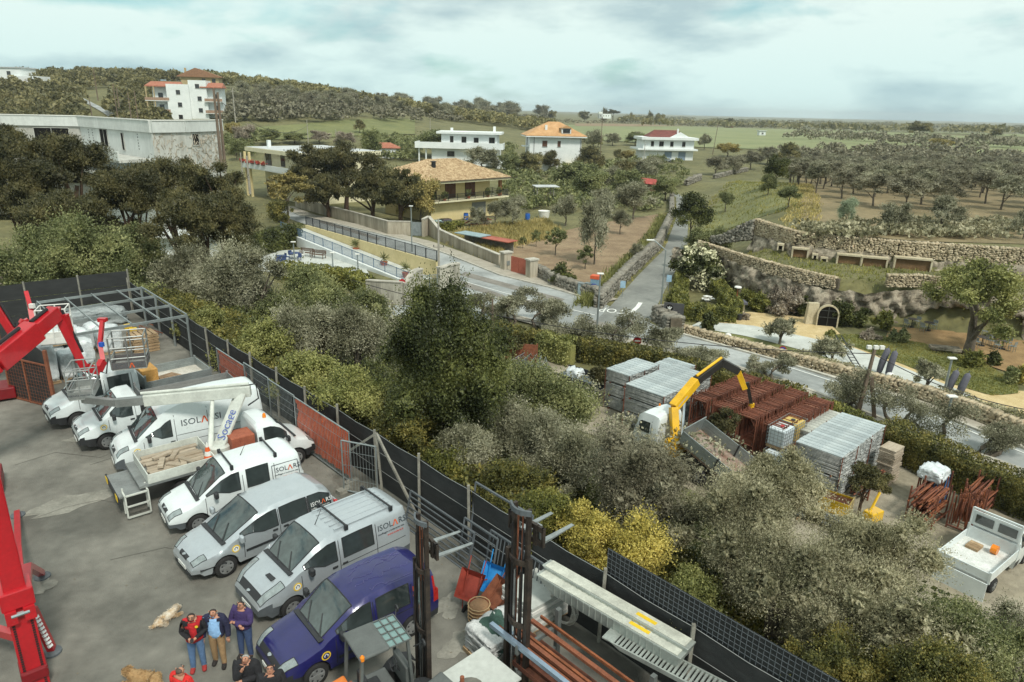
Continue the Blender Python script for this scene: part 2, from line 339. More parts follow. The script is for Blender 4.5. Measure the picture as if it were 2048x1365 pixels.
def hgt(x,y):
 x=np.asarray(x,float);y=np.asarray(y,float)
 s=fs(x,y);t=ft(x,y);out=np.maximum(s,-t)
 h=-5.0*sstep(0.7,13,out)
 h=h+5.0*sstep(150,340,y)*sstep(20,60,s)
 k=x/np.maximum(y,1.0)
 h=h+25.0*sstep(125,490,y)*sstep(0.10,-0.46,k)
 h=h-10.0*sstep(480,1500,y)*sstep(0.0,0.3,k)
 dR=-pl_dist(SIDE_R,x,y)
 hp=-5.0+5.4*sstep(1.0,17,dR)
 dl=pl_dist(CAVE_LOW,x,y);du=pl_dist(CAVE_UP,x,y)
 cap=-5.7+3.5*sstep(-0.2,1.0,dl)+2.6*sstep(-0.2,1.0,du)
 right=np.minimum(hp,cap)
 far=sstep(120,200,y)
 right=lerp(right,h,far)
 gm=sstep(36.3,39.0,s)*sstep(0.3,2.0,dR)
 h=np.where((dR>0)&(s>36),lerp(h,right,gm),h)
 return h
def H(x,y):return float(hgt(np.array([x]),np.array([y]))[0])
def g(px,py,dz=0.0):
 """pixel to point on the terrain"""
 d=ray(px,py);ts=np.concatenate([np.arange(5,160,0.1),np.arange(160,900,0.5)])
 P=CAMP[None]+d[None]*ts[:,None];below=P[:,2]<hgt(P[:,0],P[:,1])
 i=int(np.argmax(below))if below.any()else len(ts)-1
 p=P[i];return Vector((p[0],p[1],H(p[0],p[1])+dz))
GRASS=M('field_grass',srgb(104,108,66),0.9,var=0.3,scale=0.05,col2=srgb(124,122,76),bump=0.5,bscale=3.0)
SCRUB=M('rough_ground',srgb(92,92,58),0.95,var=0.4,scale=0.16,col2=srgb(116,112,74),bump=0.8,bscale=2.0)
def axis(lims):
 out=[]
 for a,b,st in lims:out+=list(np.arange(a,b,st))
 return np.array(out+[lims[-1][1]])
gx=axis([(-6000,-1500,500),(-1500,-400,60),(-400,-120,12),(-120,-50,3),(-50,80,1.0),(80,140,3),(140,420,12),(420,1500,60),(1500,7000,500)])
gy=axis([(-60,0,10),(0,130,1.0),(130,220,3),(220,500,10),(500,1500,50),(1500,9000,500)])
GX,GY=np.meshgrid(gx,gy);GZ=hgt(GX,GY)
yard_m=(np.maximum(fs(GX,GY),-ft(GX,GY))<0.6)
GZ=np.where(yard_m,GZ-0.12,GZ)
nx_,ny_=len(gx),len(gy);idx=np.arange(nx_*ny_).reshape(ny_,nx_)
Fq=np.stack([idx[:-1,:-1],idx[:-1,1:],idx[1:,1:],idx[1:,:-1]],-1).reshape(-1,4)
me=npmesh('ground',np.stack([GX,GY,GZ],-1).reshape(-1,3),Fq);me.shade_smooth()
tag(mobj('ground',me,SCRUB),kind='structure')
def strip(name,left,right,mat,dz=0.05,nv=6,step=1.5,kind='structure',z=None,parent=None,wob=0.0,seed=0):
 """a sheet between two polylines, draped on the terrain"""
 def resample(p,n):
  p=np.array(p,float);d=np.concatenate([[0],np.cumsum(np.hypot(*np.diff(p,axis=0).T))]);q=np.linspace(0,d[-1],n)
  return np.stack([np.interp(q,d,p[:,0]),np.interp(q,d,p[:,1])],-1),d[-1]
 _,la=resample(left,2);_,lb=resample(right,2);n=max(2,int(max(la,lb)/step)+1)
 A,_=resample(left,n);B,_=resample(right,n);rg=np.random.default_rng(seed)
 if wob:
  A=A+rg.normal(0,wob,A.shape);B=B+rg.normal(0,wob,B.shape)
 t=np.linspace(0,1,nv+1)[:,None,None];P=A[None]*(1-t)+B[None]*t
 Z=hgt(P[...,0],P[...,1])+dz if z is None else np.full(P.shape[:2],z)
 V=np.concatenate([P,Z[...,None]],-1).reshape(-1,3);ii=np.arange((nv+1)*n).reshape(nv+1,n)
 F_=np.stack([ii[:-1,:-1],ii[1:,:-1],ii[1:,1:],ii[:-1,1:]],-1).reshape(-1,4)
 me=npmesh(name,V,F_);me.shade_smooth()
 o=mobj(name,me,mat,parent)
 if kind:tag(o,kind=kind)
 return o
def G2(*pp):return[tuple(g(*p)[:2])for p in pp]
def Z2(z,*pp):return[tuple(at(p[0],p[1],z)[:2])for p in pp]
# yard slab
YARD=M('yard_concrete',srgb(94,93,86),0.85,var=0.2,scale=0.3,col2=srgb(130,128,119),bump=0.35,bscale=30,detail=14,lo=0.4,hi=0.62)
_a=fpt(-0.3,0.45);_b=fpt(48,0.45);_c=fpt(48,-40);_d=fpt(-0.3,-40)
yb=MB();yb.quad(_d,_c,_b,_a)
yb.add([_a,_b,Vector((_b.x,_b.y,-1.2)),Vector((_a.x,_a.y,-1.2))],[(0,1,2,3)])
yb.add([_a,_d,Vector((_d.x,_d.y,-1.2)),Vector((_a.x,_a.y,-1.2))],[(3,2,1,0)])
tag(yb.build('yard_pavement',YARD),kind='structure')
# stains, patches and dust on the yard
rg=np.random.default_rng(5)
def blot(cx,cy,rx,ry,mat,z,seed,a0=0.0,name='yard_stain'):
 r_=np.random.default_rng(seed);n=28;ph=r_.uniform(0,6.28,4);m=MB();vs=[]
 for i in range(n):
  a=2*math.pi*i/n;k=1+0.22*math.sin(2*a+ph[0])+0.16*math.sin(3*a+ph[1])+0.1*math.sin(7*a+ph[2])+0.06*math.sin(11*a+ph[3])
  x,y=rx*k*math.cos(a),ry*k*math.sin(a);vs.append((cx+x*math.cos(a0)-y*math.sin(a0),cy+x*math.sin(a0)+y*math.cos(a0),z))
 m.add(vs,[tuple(range(n))]);return tag(m.build(name,mat),kind='structure')
STAIN=M('oil_damp_stain',srgb(90,88,80),0.6,var=0.15,scale=1.2,col2=srgb(122,120,111))
DUST=M('pale_cement_dust',srgb(116,115,106),0.95,var=0.2,scale=1.6,col2=srgb(146,144,134))
for i,(px,py,rx,ry,mt)in enumerate([(430,1000,1.9,0.7,STAIN),(395,985,1.0,0.5,STAIN),(700,960,1.3,0.5,STAIN),(150,1005,1.4,0.5,DUST),(215,880,1.5,0.5,DUST),(915,1290,0.45,0.35,DUST),(900,1210,0.6,0.25,DUST),(60,1180,0.5,0.5,DUST)]):
 p=at(px,py,0.0);blot(p.x,p.y,rx,ry,mt,0.004+0.0012*i,i+3,rg.uniform(0,3))
CRACK=M('crack_filler',srgb(92,90,83),0.9,var=0.2,scale=3)
for i,pts in enumerate([[(60,1040),(130,1015),(200,1000),(260,1010)],[(180,930),(260,905),(330,925)],[(30,930),(110,905),(200,915),(240,900)],[(220,1120),(330,1095),(420,1110)]]):
 m=MB();q=[at(a,b,0.0125+0.001*i)for a,b in pts]
 for a,b in zip(q[:-1],q[1:]):
  d=(b-a).normalized();nrm=Vector((-d.y,d.x,0))*0.009;m.add([a-nrm,b-nrm,b+nrm,a+nrm],[(0,1,2,3)])
 tag(m.build('pavement_crack',CRACK),kind='structure')
# scaffold lot below the yard
LOT=M('lot_gravel',srgb(136,128,108),0.95,var=0.25,scale=0.35,col2=srgb(166,158,140),bump=0.6,bscale=12,detail=8)
strip('lot_ground',Z2(-5,(960,770),(1250,900),(1600,1120),(1900,1365))+[(22,12)],Z2(-5,(980,690),(1230,760),(1700,880),(1950,995),(2120,1070))+[(36,20)],LOT,0.06,nv=14,wob=0.12)
# == foliage tools
def unit(r,n):
 v=r.normal(size=(n,3));return v/np.linalg.norm(v,axis=1,keepdims=True)
def leaf_quads(r,P,out,L,W,tilt=0.5,up=0.0):
 """one pointed leaf per position; axis leans outwards"""
 n=len(P);a=unit(r,n)+out*tilt+np.array([0,0,up]);a/=np.linalg.norm(a,axis=1,keepdims=True)
 b=np.cross(a,unit(r,n));b/=np.maximum(np.linalg.norm(b,axis=1,keepdims=True),1e-6)
 l=L*r.uniform(0.6,1.3,(n,1))/2;w=W*r.uniform(0.7,1.3,(n,1))/2
 V=np.stack([P-a*l,P+b*w,P+a*l,P-b*w],1).reshape(-1,3)
 return V,np.arange(n*4).reshape(n,4)
KIND={'olive':dict(lob=26,lr=0.34,fl=0.9,tilt=0.9,up=0.45,asp=0.30,cov=0.75),'pine':dict(lob=34,lr=0.27,fl=0.62,tilt=0.5,up=0.9,asp=0.30,cov=0.95),'broad':dict(lob=30,lr=0.30,fl=0.85,tilt=0.5,up=0.1,asp=0.62,cov=0.85),'laurel':dict(lob=80,lr=0.22,fl=1.5,tilt=0.4,up=0.8,asp=0.55,cov=1.3),'airy':dict(lob=44,lr=0.20,fl=0.7,tilt=0.5,up=0.1,asp=0.6,cov=0.55),'bush':dict(lob=24,lr=0.36,fl=0.9,tilt=0.5,up=0.35,asp=0.5,cov=1.0),}
def crown_arrays(kind,seed,rx,ry,rz,L,maxn=26000,dens=1.0,full=0.0):
 k=KIND[kind];r=np.random.default_rng(seed);K=k['lob']
 d=unit(r,K);d[:,2]=np.where((d[:,2]<-0.55)&(kind not in('bush','laurel')),-d[:,2],d[:,2]);rad=r.uniform(0.30,0.92,(K,1));rad[0]=0.1
 C=d*rad*np.array([rx,ry,rz]);lr=k['lr']*0.92*(rx*ry*rz)**(1/3)*r.uniform(0.55,1.35,K)
 S=np.array([1.0,1.0,k['fl']])
 W=L*k['asp'];area=(4*math.pi*lr**2).sum()*0.55
 n=int(min(maxn,dens*k['cov']*area/(0.5*L*W)))
 w=lr**2/(lr**2).sum();ci=r.choice(K,n,p=w)
 q=unit(r,n);rr=lr[ci]*(0.45+0.6*r.random(n)**0.6)
# ragged sprigs: a few leaves stand well out of their clump
 rr*=np.where(r.random(n)<0.22,r.uniform(1.05,1.6,n),1.0)
 P=C[ci]+q*rr[:,None]*S
# long shoots break the outline
 ns=int(min(160,20+n/160));ci2=r.choice(K,ns,p=w);dq=unit(r,ns)+np.array([0,0,0.5 if kind!='pine' else 0.2]);dq/=np.linalg.norm(dq,axis=1,keepdims=True);tt=np.linspace(0.8,1.0,14)[None]+np.linspace(0,0.75,14)[None]*r.uniform(0.3,1.0,(ns,1))
 Ps=C[ci2][:,None]+dq[:,None]*(lr[ci2][:,None]*tt)[...,None]*S+r.normal(0,L*0.35,(ns,14,3));P=np.concatenate([P,Ps.reshape(-1,3)]);q=np.concatenate([q,np.repeat(dq,14,0)])
 V,F_=leaf_quads(r,P,q,L,W,k['tilt'],k['up'])
# coarser, sparser growth inside so that crowns are not hollow
 nf=0 if full<0 else int(500+n*0.12);ci=r.choice(K,nf,p=w);q=unit(r,nf)
 P2=C[ci]+q*(lr[ci]*0.55*r.random(nf)**0.4)[:,None]*S
 V2,F2=leaf_quads(r,P2,q,L*2.0+0.05*rx,(L*2.0+0.05*rx)*0.6,0.2,0)
 return np.concatenate([V,V2]),np.concatenate([F_,F2+len(V)]),C
def crown_mesh(kind,seed,rx,ry,rz,L,maxn=26000,dens=1.0,full=0.0):
 V,F_,C=crown_arrays(kind,seed,rx,ry,rz,L,maxn,dens,full);me=npmesh('crown',V,F_);return me,C
def trunk_mb(r,h,rad,tops,bend=0.12,n=7):
 """trunk from the ground to h with limbs reaching to the points in tops"""
 m=MB();pts=[Vector((0,0,-0.3))];x=y=0.0
 for i in range(1,6):
  x+=r.uniform(-1,1)*bend*h/5;y+=r.uniform(-1,1)*bend*h/5;pts.append(Vector((x,y,h*i/5)))
 m.tube(pts,[rad*1.35,rad*1.05,rad*0.95,rad*0.85,rad*0.75,rad*0.6],n)
 for t in tops:
  b=pts[int(r.integers(2,6))];t=Vector(t);mid=b.lerp(t,0.5)+Vector((r.uniform(-.15,.15),r.uniform(-.15,.15),r.uniform(-.1,.2)))*h*0.4
  m.tube([b,mid,t],[rad*0.55,rad*0.38,rad*0.12],5,cap=False)
 return m
BARK=M('olive_bark',srgb(98,90,78),0.95,var=0.35,scale=4,bump=0.6,bscale=14)
BARK2=M('pine_bark',srgb(84,66,52),0.95,var=0.35,scale=4,bump=0.6,bscale=14)
LM={'olive':LEAF('olive_leaf',srgb(66,68,50),srgb(104,104,84),srgb(152,152,132),0.6,rnd=0.14),'olive_dark':LEAF('shaded_olive_leaf',srgb(62,62,48),srgb(94,92,76),srgb(134,132,112),0.6,rnd=0.12),'olive_green':LEAF('green_olive_leaf',srgb(72,72,52),srgb(110,108,84),srgb(158,155,130),0.6,rnd=0.14),'pine':LEAF('pine_needles',srgb(40,43,27),srgb(62,62,39),srgb(96,91,58),0.6,trans=0.15,rnd=0.12),'laurel':LEAF('laurel_leaf',srgb(32,38,22),srgb(54,60,32),srgb(88,92,50),0.6,rnd=0.1),'green':LEAF('fresh_green_leaf',srgb(58,66,40),srgb(88,94,60),srgb(126,128,88),0.6,rnd=0.14),'yellowgreen':LEAF('yellow_green_leaf',srgb(72,78,42),srgb(100,104,60),srgb(134,134,84),0.6,rnd=0.12),'yellow':LEAF('golden_leaf',srgb(92,88,42),srgb(128,120,58),srgb(176,164,92),0.9,rnd=0.1),'tawny':LEAF('spring_tawny_leaf',srgb(84,80,46),srgb(116,108,64),srgb(150,138,88),0.6,rnd=0.14),'oak':LEAF('oak_leaf',srgb(58,60,38),srgb(88,86,56),srgb(122,116,80),0.15,rnd=0.25,fine=3.0),'hedge':LEAF('clipped_hedge_leaf',srgb(50,56,28),srgb(84,88,42),srgb(124,122,64),1.2,rnd=0.1),'darkhedge':LEAF('dark_hedge_leaf',srgb(46,50,28),srgb(78,80,42),srgb(118,110,58),1.2,rnd=0.1),'grey':LEAF('grey_shrub_leaf',srgb(82,76,66),srgb(116,108,96),srgb(152,146,132),0.9,rnd=0.12),'flower':LEAF('white_blossom',srgb(150,152,122),srgb(172,172,144),srgb(188,186,160),2.0,rnd=0.05),'agave':LEAF('agave_leaf',srgb(92,104,84),srgb(124,136,112),srgb(150,160,136),0.9),'wheat':LEAF('dry_weed',srgb(110,104,62),srgb(142,132,82),srgb(168,154,104),0.5),}  # olive_dark is a darker olive leaf colour of its own
LM['grass']=LEAF('long_grass',srgb(84,90,44),srgb(116,118,62),srgb(150,142,84),0.3)
def depth_of(p):return float(np.dot(np.array(p)-CAMP,cf))
def ray_s(px,py,s):
 """point on a pixel's ray at a given distance beyond the yard fence"""
 d=ray(px,py);a=FN[0]*d[0]+FN[1]*d[1];b=fs(0.0,0.0);t=(s-b)/a;return Vector(CAMP+d*t)
TREES={}
def tree(kind,mat,centre,w,h,label,name='olive_tree',cat='tree',group=None,seed=0,share=None,trunk=None,bark=None,lpx=3.0,maxn=26000,dens=1.0,d2=None,blossom=None,tr=None,lean=None):
 """centre of crown, crown width and height; stands on the terrain under the crown"""
 c=Vector(centre);gz=H(c.x,c.y)if tr is None else tr;D=depth_of(c);L=max(0.05,lpx*D/700)
 r=np.random.default_rng(seed+11);o=thing(name,label,cat,(c.x,c.y,gz),r.uniform(0,6.28)if share else 0,group)
 hc=c.z-gz
 if share is not None:
  key=(share,kind)
  if key not in TREES:TREES[key]=crown_mesh(kind,100+share,1.0,1.0,1.0,0.10 if share>9 else 0.085,4500 if share>9 else 7000,dens)
  me,C=TREES[key]
  me2=me if not len(me.materials)or me.materials[0]==mat else TREES.setdefault((share,kind,mat.name),None)
  if me2 is None:
   me2=me.copy();me2.materials.clear();me2.materials.append(mat);TREES[(share,kind,mat.name)]=me2
  cr_=mobj('crown',me2,mat,o,(0,0,hc),0,(w/2,w/2*r.uniform(0.9,1.1),h/2))
  tops=[(v[0]*w/2,v[1]*w/2,hc+v[2]*h/2)for v in C[1:5]]
 else:
  me,C=crown_mesh(kind,seed,w/2,(d2 or w)/2,h/2,L,maxn,dens)
  cr_=mobj('crown',me,mat,o,(0,0,hc));tops=[(v[0],v[1],hc+v[2])for v in C[1:9]]
 if blossom:
  mb2,_=crown_mesh(kind,seed+1,w/2*1.03,(d2 or w)/2*1.03,h/2*1.05,L*1.1,9000,blossom,-1)
  mobj('blossom',mb2,LM['flower'],o,(0,0,hc))
 if trunk is not False:
  rad=trunk or max(0.06,w*0.035);top=max(0.4,hc-h*0.15)
  if share is not None and trunk is None:
   key=('t',share)
   if key not in TREES:
    TREES[key]=trunk_mb(np.random.default_rng(share),1.0,0.05,[(C[i][0]*.8,C[i][1]*.8,1.0+C[i][2]*0.5)for i in range(1,5)],0.18,6).mesh('trunk')
   mobj('trunk',TREES[key],bark or BARK,o,None,0,(w*0.45,w*0.45,top))
  else:
   trunk_mb(r,top,rad,tops,0.16).build('trunk',bark or BARK,o,True)
 return o
def tree_px(kind,mat,px,py,wpx,hpx,s=None,depth=None,**kw):
 c=ray_s(px,py,s)if s is not None else atd(px,py,depth);D=depth_of(c)
 return tree(kind,mat,c,wpx*D/FPX,hpx*D/FPX/0.93,**kw)
def hedge(name,label,path,width,height,mat,seed=0,cat='hedge',group=None,lpx=3.0,dens=1.0,base=None,wob=0.1,maxn=30000):
 """clipped hedge along a path: leaves over a box-like volume with an uneven skin"""
 r=np.random.default_rng(seed);pts=np.array([tuple(p)[:2]for p in path],float);seg=np.hypot(*np.diff(pts,axis=0).T);D=np.concatenate([[0],np.cumsum(seg)])
 tot=D[-1];mid=pts[len(pts)//2];L=max(0.05,lpx*depth_of((mid[0],mid[1],-4))/700);W=L*0.55
 n=int(min(maxn,dens*1.7*tot*(width+2*height)/(0.5*L*W)))
 q=r.uniform(0,tot,n);X=np.interp(q,D,pts[:,0]);Y=np.interp(q,D,pts[:,1]);i=np.clip(np.searchsorted(D,q)-1,0,len(seg)-1)
 tx=(pts[i+1]-pts[i])/seg[i][:,None];nx=np.stack([-tx[:,1],tx[:,0]],-1)
 per=width+2*height;u=r.uniform(0,per,n);side=np.where(u<height,-1,np.where(u<height+width,0,1))
 off=np.where(side==0,u-height-width/2,side*width/2);zz=np.where(side==-1,u,np.where(side==0,height,u-height-width))
 lump=1+wob*(np.sin(q*1.7+seed)+np.sin(q*4.1+2*seed)*0.6+np.sin(q*0.6+zz)*0.8)
 dep=1-0.35*r.random(n)**2;off=off*lump*np.where(side!=0,dep,1);zz=zz*np.where(side==0,dep*(1+0.5*(lump-1)),1)
 X=X+nx[:,0]*off;Y=Y+nx[:,1]*off;Zb=hgt(X,Y)if base is None else np.full(n,base)
 P=np.stack([X,Y,Zb+zz],-1);out=np.stack([nx[:,0]*side,nx[:,1]*side,(side==0)*1.0],-1)
 V,F_=leaf_quads(r,P,out,L,W,0.5,0.3)
 o=thing(name,label,cat,(pts[0][0],pts[0][1],float(Zb.min())),0,group)
 mobj('foliage',npmesh('foliage',V-np.array(o.location),F_),mat,o)
# woody core
 m=MB()
 for a,b in zip(pts[:-1],pts[1:]):
  k=max(1,int(np.hypot(*(b-a))/2.0))
  for j in range(k):
   p0=a+(b-a)*j/k;p1=a+(b-a)*(j+1)/k;z0=H(*p0)if base is None else base;z1=H(*p1)if base is None else base
   m.bar((p0[0]-o.location.x,p0[1]-o.location.y,z0+height*0.36-o.location.z),(p1[0]-o.location.x,p1[1]-o.location.y,z1+height*0.36-o.location.z),width*0.55,height*0.72)
 m.build('inner_growth',mat,o);return o
def tufts(name,label,XY,hmax,mat,seed=0,blades=5,w=0.05,kind='stuff',zoff=0.0,cat='grass'):
 r=np.random.default_rng(seed);XY=np.asarray(XY);n=len(XY)*blades;B=np.repeat(XY,blades,0)+r.normal(0,hmax*0.35,(n,2))
 Z=hgt(B[:,0],B[:,1])+zoff;a=r.uniform(0,6.28,n);hh=hmax*r.uniform(0.35,1.1,n);ww=w*r.uniform(0.6,1.4,n)
 dx_,dy_=np.cos(a)*ww,np.sin(a)*ww;lx,ly=r.normal(0,0.35,n)*hh,r.normal(0,0.35,n)*hh
 P0=np.stack([B[:,0]-dx_,B[:,1]-dy_,Z],-1);P1=np.stack([B[:,0]+dx_,B[:,1]+dy_,Z],-1);P2=np.stack([B[:,0]+lx,B[:,1]+ly,Z+hh],-1)
 o=mobj(name,npmesh(name,np.stack([P0,P1,P2],1).reshape(-1,3),np.arange(n*3).reshape(n,3)),mat)
 return tag(o,label,cat if kind!='stuff' else cat,None,kind)
def inpoly(X,Y,poly):
 X=np.asarray(X);Y=np.asarray(Y);ins=np.zeros(X.shape,bool);n=len(poly)
 for i in range(n):
  x1,y1=poly[i];x2,y2=poly[(i+1)%n]
  c=((y1>Y)!=(y2>Y))&(X<(x2-x1)*(Y-y1)/((y2-y1)if y2!=y1 else 1e-9)+x1);ins^=c
 return ins
def scatter_poly(poly,n,seed=0):
 r=np.random.default_rng(seed);p=np.array(poly);lo,hi=p.min(0),p.max(0);q=r.uniform(lo,hi,(n,2));return q[inpoly(q[:,0],q[:,1],poly)]
# == roads, pavements, walls
ASPH=M('pale_worn_asphalt',srgb(132,136,134),0.9,var=0.16,scale=0.25,col2=srgb(166,170,168),bump=0.2,bscale=20,detail=9)
ASPH2=M('lane_asphalt',srgb(112,114,110),0.9,var=0.16,scale=0.3,col2=srgb(136,138,132),bump=0.2,bscale=20,detail=9)
PATCH=M('old_asphalt_patch',srgb(112,108,100),0.9,var=0.2,scale=0.8,col2=srgb(136,132,124))
PAVE=M('footway_concrete',srgb(150,144,130),0.9,var=0.2,scale=0.8,col2=srgb(170,164,150))
KERB=M('kerb_stone',srgb(176,172,160),0.85,var=0.2,scale=1.5)
PAINT=M('road_paint',srgb(222,224,218),0.8,var=0.12,scale=3)
SLAB=M('pale_paving',srgb(176,180,174),0.85,var=0.12,scale=0.8,col2=srgb(196,200,194))
GRAVEL=M('golden_gravel',srgb(184,162,116),0.95,var=0.22,scale=1.5,col2=srgb(204,184,140),bump=0.4,bscale=15)
LAWN=M('lawn_grass',srgb(90,96,52),0.95,var=0.25,scale=0.6,col2=srgb(114,116,66),bump=0.5,bscale=10)
SOIL=M('tilled_soil',srgb(124,104,80),0.95,var=0.25,scale=0.5,col2=srgb(148,128,100),bump=0.6,bscale=6)
DRYSOIL=M('grove_soil',srgb(112,102,72),0.95,var=0.25,scale=0.12,col2=srgb(140,124,92),bump=0.4,bscale=4)
ROADN=[(2160,990),(2048,945),(1800,855),(1560,760),(1300,690),(1100,652),(985,622),(925,592),(884,556),(760,494),(612,450),(560,432)]
ROADF=[(2160,945),(2048,900),(1800,800),(1560,725),(1330,660),(1205,608),(1100,577),(1000,552),(900,512),(835,488),(750,467),(600,432),(560,415)]
NR=Z2(-5,*ROADN);FR=Z2(-5,*ROADF)
strip('main_road',NR,FR,ASPH,0.05,nv=8)
# the road in front of the walled villa gate
strip('gate_forecourt',Z2(-5,(690,640),(800,650),(985,640)),Z2(-5,(700,612),(815,612),(930,592)),ASPH,0.046,nv=4)
strip('side_road',SIDE_L,SIDE_R,ASPH2,0.06,nv=5)
# worn patches and ruts
for i,pp in enumerate([[(880,548),(1010,592),(1000,598),(870,556)],[(930,545),(1130,600),(1120,606),(920,552)],[(1050,600),(1110,612),(1090,622),(1035,608)],[(1180,640),(1250,658),(1240,664),(1170,648)],[(1400,712),(1480,740),(1470,746),(1390,718)],[(640,440),(760,478),(756,482),(640,446)]]):
 q=Z2(-5,*pp);strip('road_patch',[q[0],q[1]],[q[3],q[2]],PATCH,0.058+0.003*i,nv=2)
# painted lines: side line, stop bar, word
def line(pp,w,name='road_line',dz=0.075):
 q=[Vector((*p,0))for p in Z2(-5,*pp)];L_,R_=[],[]
 for i,p in enumerate(q):
  d=(q[min(i+1,len(q)-1)]-q[max(i-1,0)]).normalized();nn=Vector((-d.y,d.x,0))*w/2
  L_.append((p.x+nn.x,p.y+nn.y));R_.append((p.x-nn.x,p.y-nn.y))
 return strip(name,L_,R_,PAINT,dz,nv=1)
line([(1244,636),(1262,627),(1274,617),(1281,607)],0.4,'stop_line')
line([(930,565),(1060,602),(1190,632)],0.12);line([(1560,731),(1800,808),(2048,909)],0.12)
sp=at(1231,624,-5);so=thing('stop_lettering','white STOP letters painted on the side road mouth','road marking',(sp.x,sp.y,-4.915))
place_text('STOP',2.0,PAINT,so,(0,0,0),(-1.0,0.3,0),(-0.3,-1.0,0),'letter_paint',0.62)
# kerbs and footways: raised slabs following the road edge
def kerb_run(name,pts,w,h,mat,label=None,side=1,inner=None):
 m=MB();q=[Vector((p[0],p[1],0))for p in pts];o=q[0].copy();o.z=H(q[0].x,q[0].y)
 for a,b in zip(q[:-1],q[1:]):
  n=max(1,int((b-a).length/1.2))
  for k in range(n):
   c,d=a.lerp(b,k/n),a.lerp(b,(k+0.985)/n)
   m.bar((c.x,c.y,H(c.x,c.y)+h/2),(d.x,d.y,H(d.x,d.y)+h/2),w,h)
 return tag(m.build(name,mat),kind='structure')
kerb_run('kerb_far',FR[0:5],0.25,0.17,KERB);kerb_run('kerb_upper',FR[5:],0.25,0.17,KERB);kerb_run('kerb_near',NR[0:7],0.25,0.17,KERB)
def offset(pts,d):
 out=[]
 for i,p in enumerate(pts):
  a=np.array(pts[max(i-1,0)]);b=np.array(pts[min(i+1,len(pts)-1)]);t=(b-a)/np.hypot(*(b-a));out.append((p[0]-t[1]*d,p[1]+t[0]*d))
 return out
strip('footway_upper',FR[5:],offset(FR[5:],-2.2),PAVE,0.13,nv=2)
strip('footway_far',FR[0:5],offset(FR[0:5],-1.0),PAVE,0.13,nv=2)
strip('footway_near',offset(NR[0:7],1.0),NR[0:7],PAVE,0.13,nv=2)
# ---- stones: dry walls are real stones
STONE=M('limestone_rubble',srgb(148,134,108),0.95,var=0.4,scale=1.6,col2=srgb(200,186,158),bump=0.6,bscale=12,col3=srgb(176,128,92))
STONEG=M('grey_field_stone',srgb(112,108,98),0.95,var=0.35,scale=1.4,col2=srgb(150,146,134),bump=0.6,bscale=12)
JOINT=M('wall_core',srgb(92,84,70),1.0,var=0.3,scale=1.5)
def stones_np(r,P,size,jit=0.35):
 """irregular boxes, one per position (n,3), size (n,3)"""
 n=len(P);base=np.array([(-1,-1,-1),(1,-1,-1),(1,1,-1),(-1,1,-1),(-1,-1,1),(1,-1,1),(1,1,1),(-1,1,1)],float)*0.5
 V=base[None]*size[:,None,:]*(1+r.uniform(-jit,jit,(n,8,3)));a=r.uniform(-0.5,0.5,n);ca,sa=np.cos(a),np.sin(a)
 x=V[...,0]*ca[:,None]-V[...,2]*sa[:,None];z=V[...,0]*sa[:,None]+V[...,2]*ca[:,None];V=np.stack([x,V[...,1],z],-1)
 F0=np.array([(3,2,1,0),(4,5,6,7),(0,1,5,4),(1,2,6,5),(2,3,7,6),(3,0,4,7)]);F_=(F0[None]+(np.arange(n)*8)[:,None,None]).reshape(-1,4)
 return V,F_
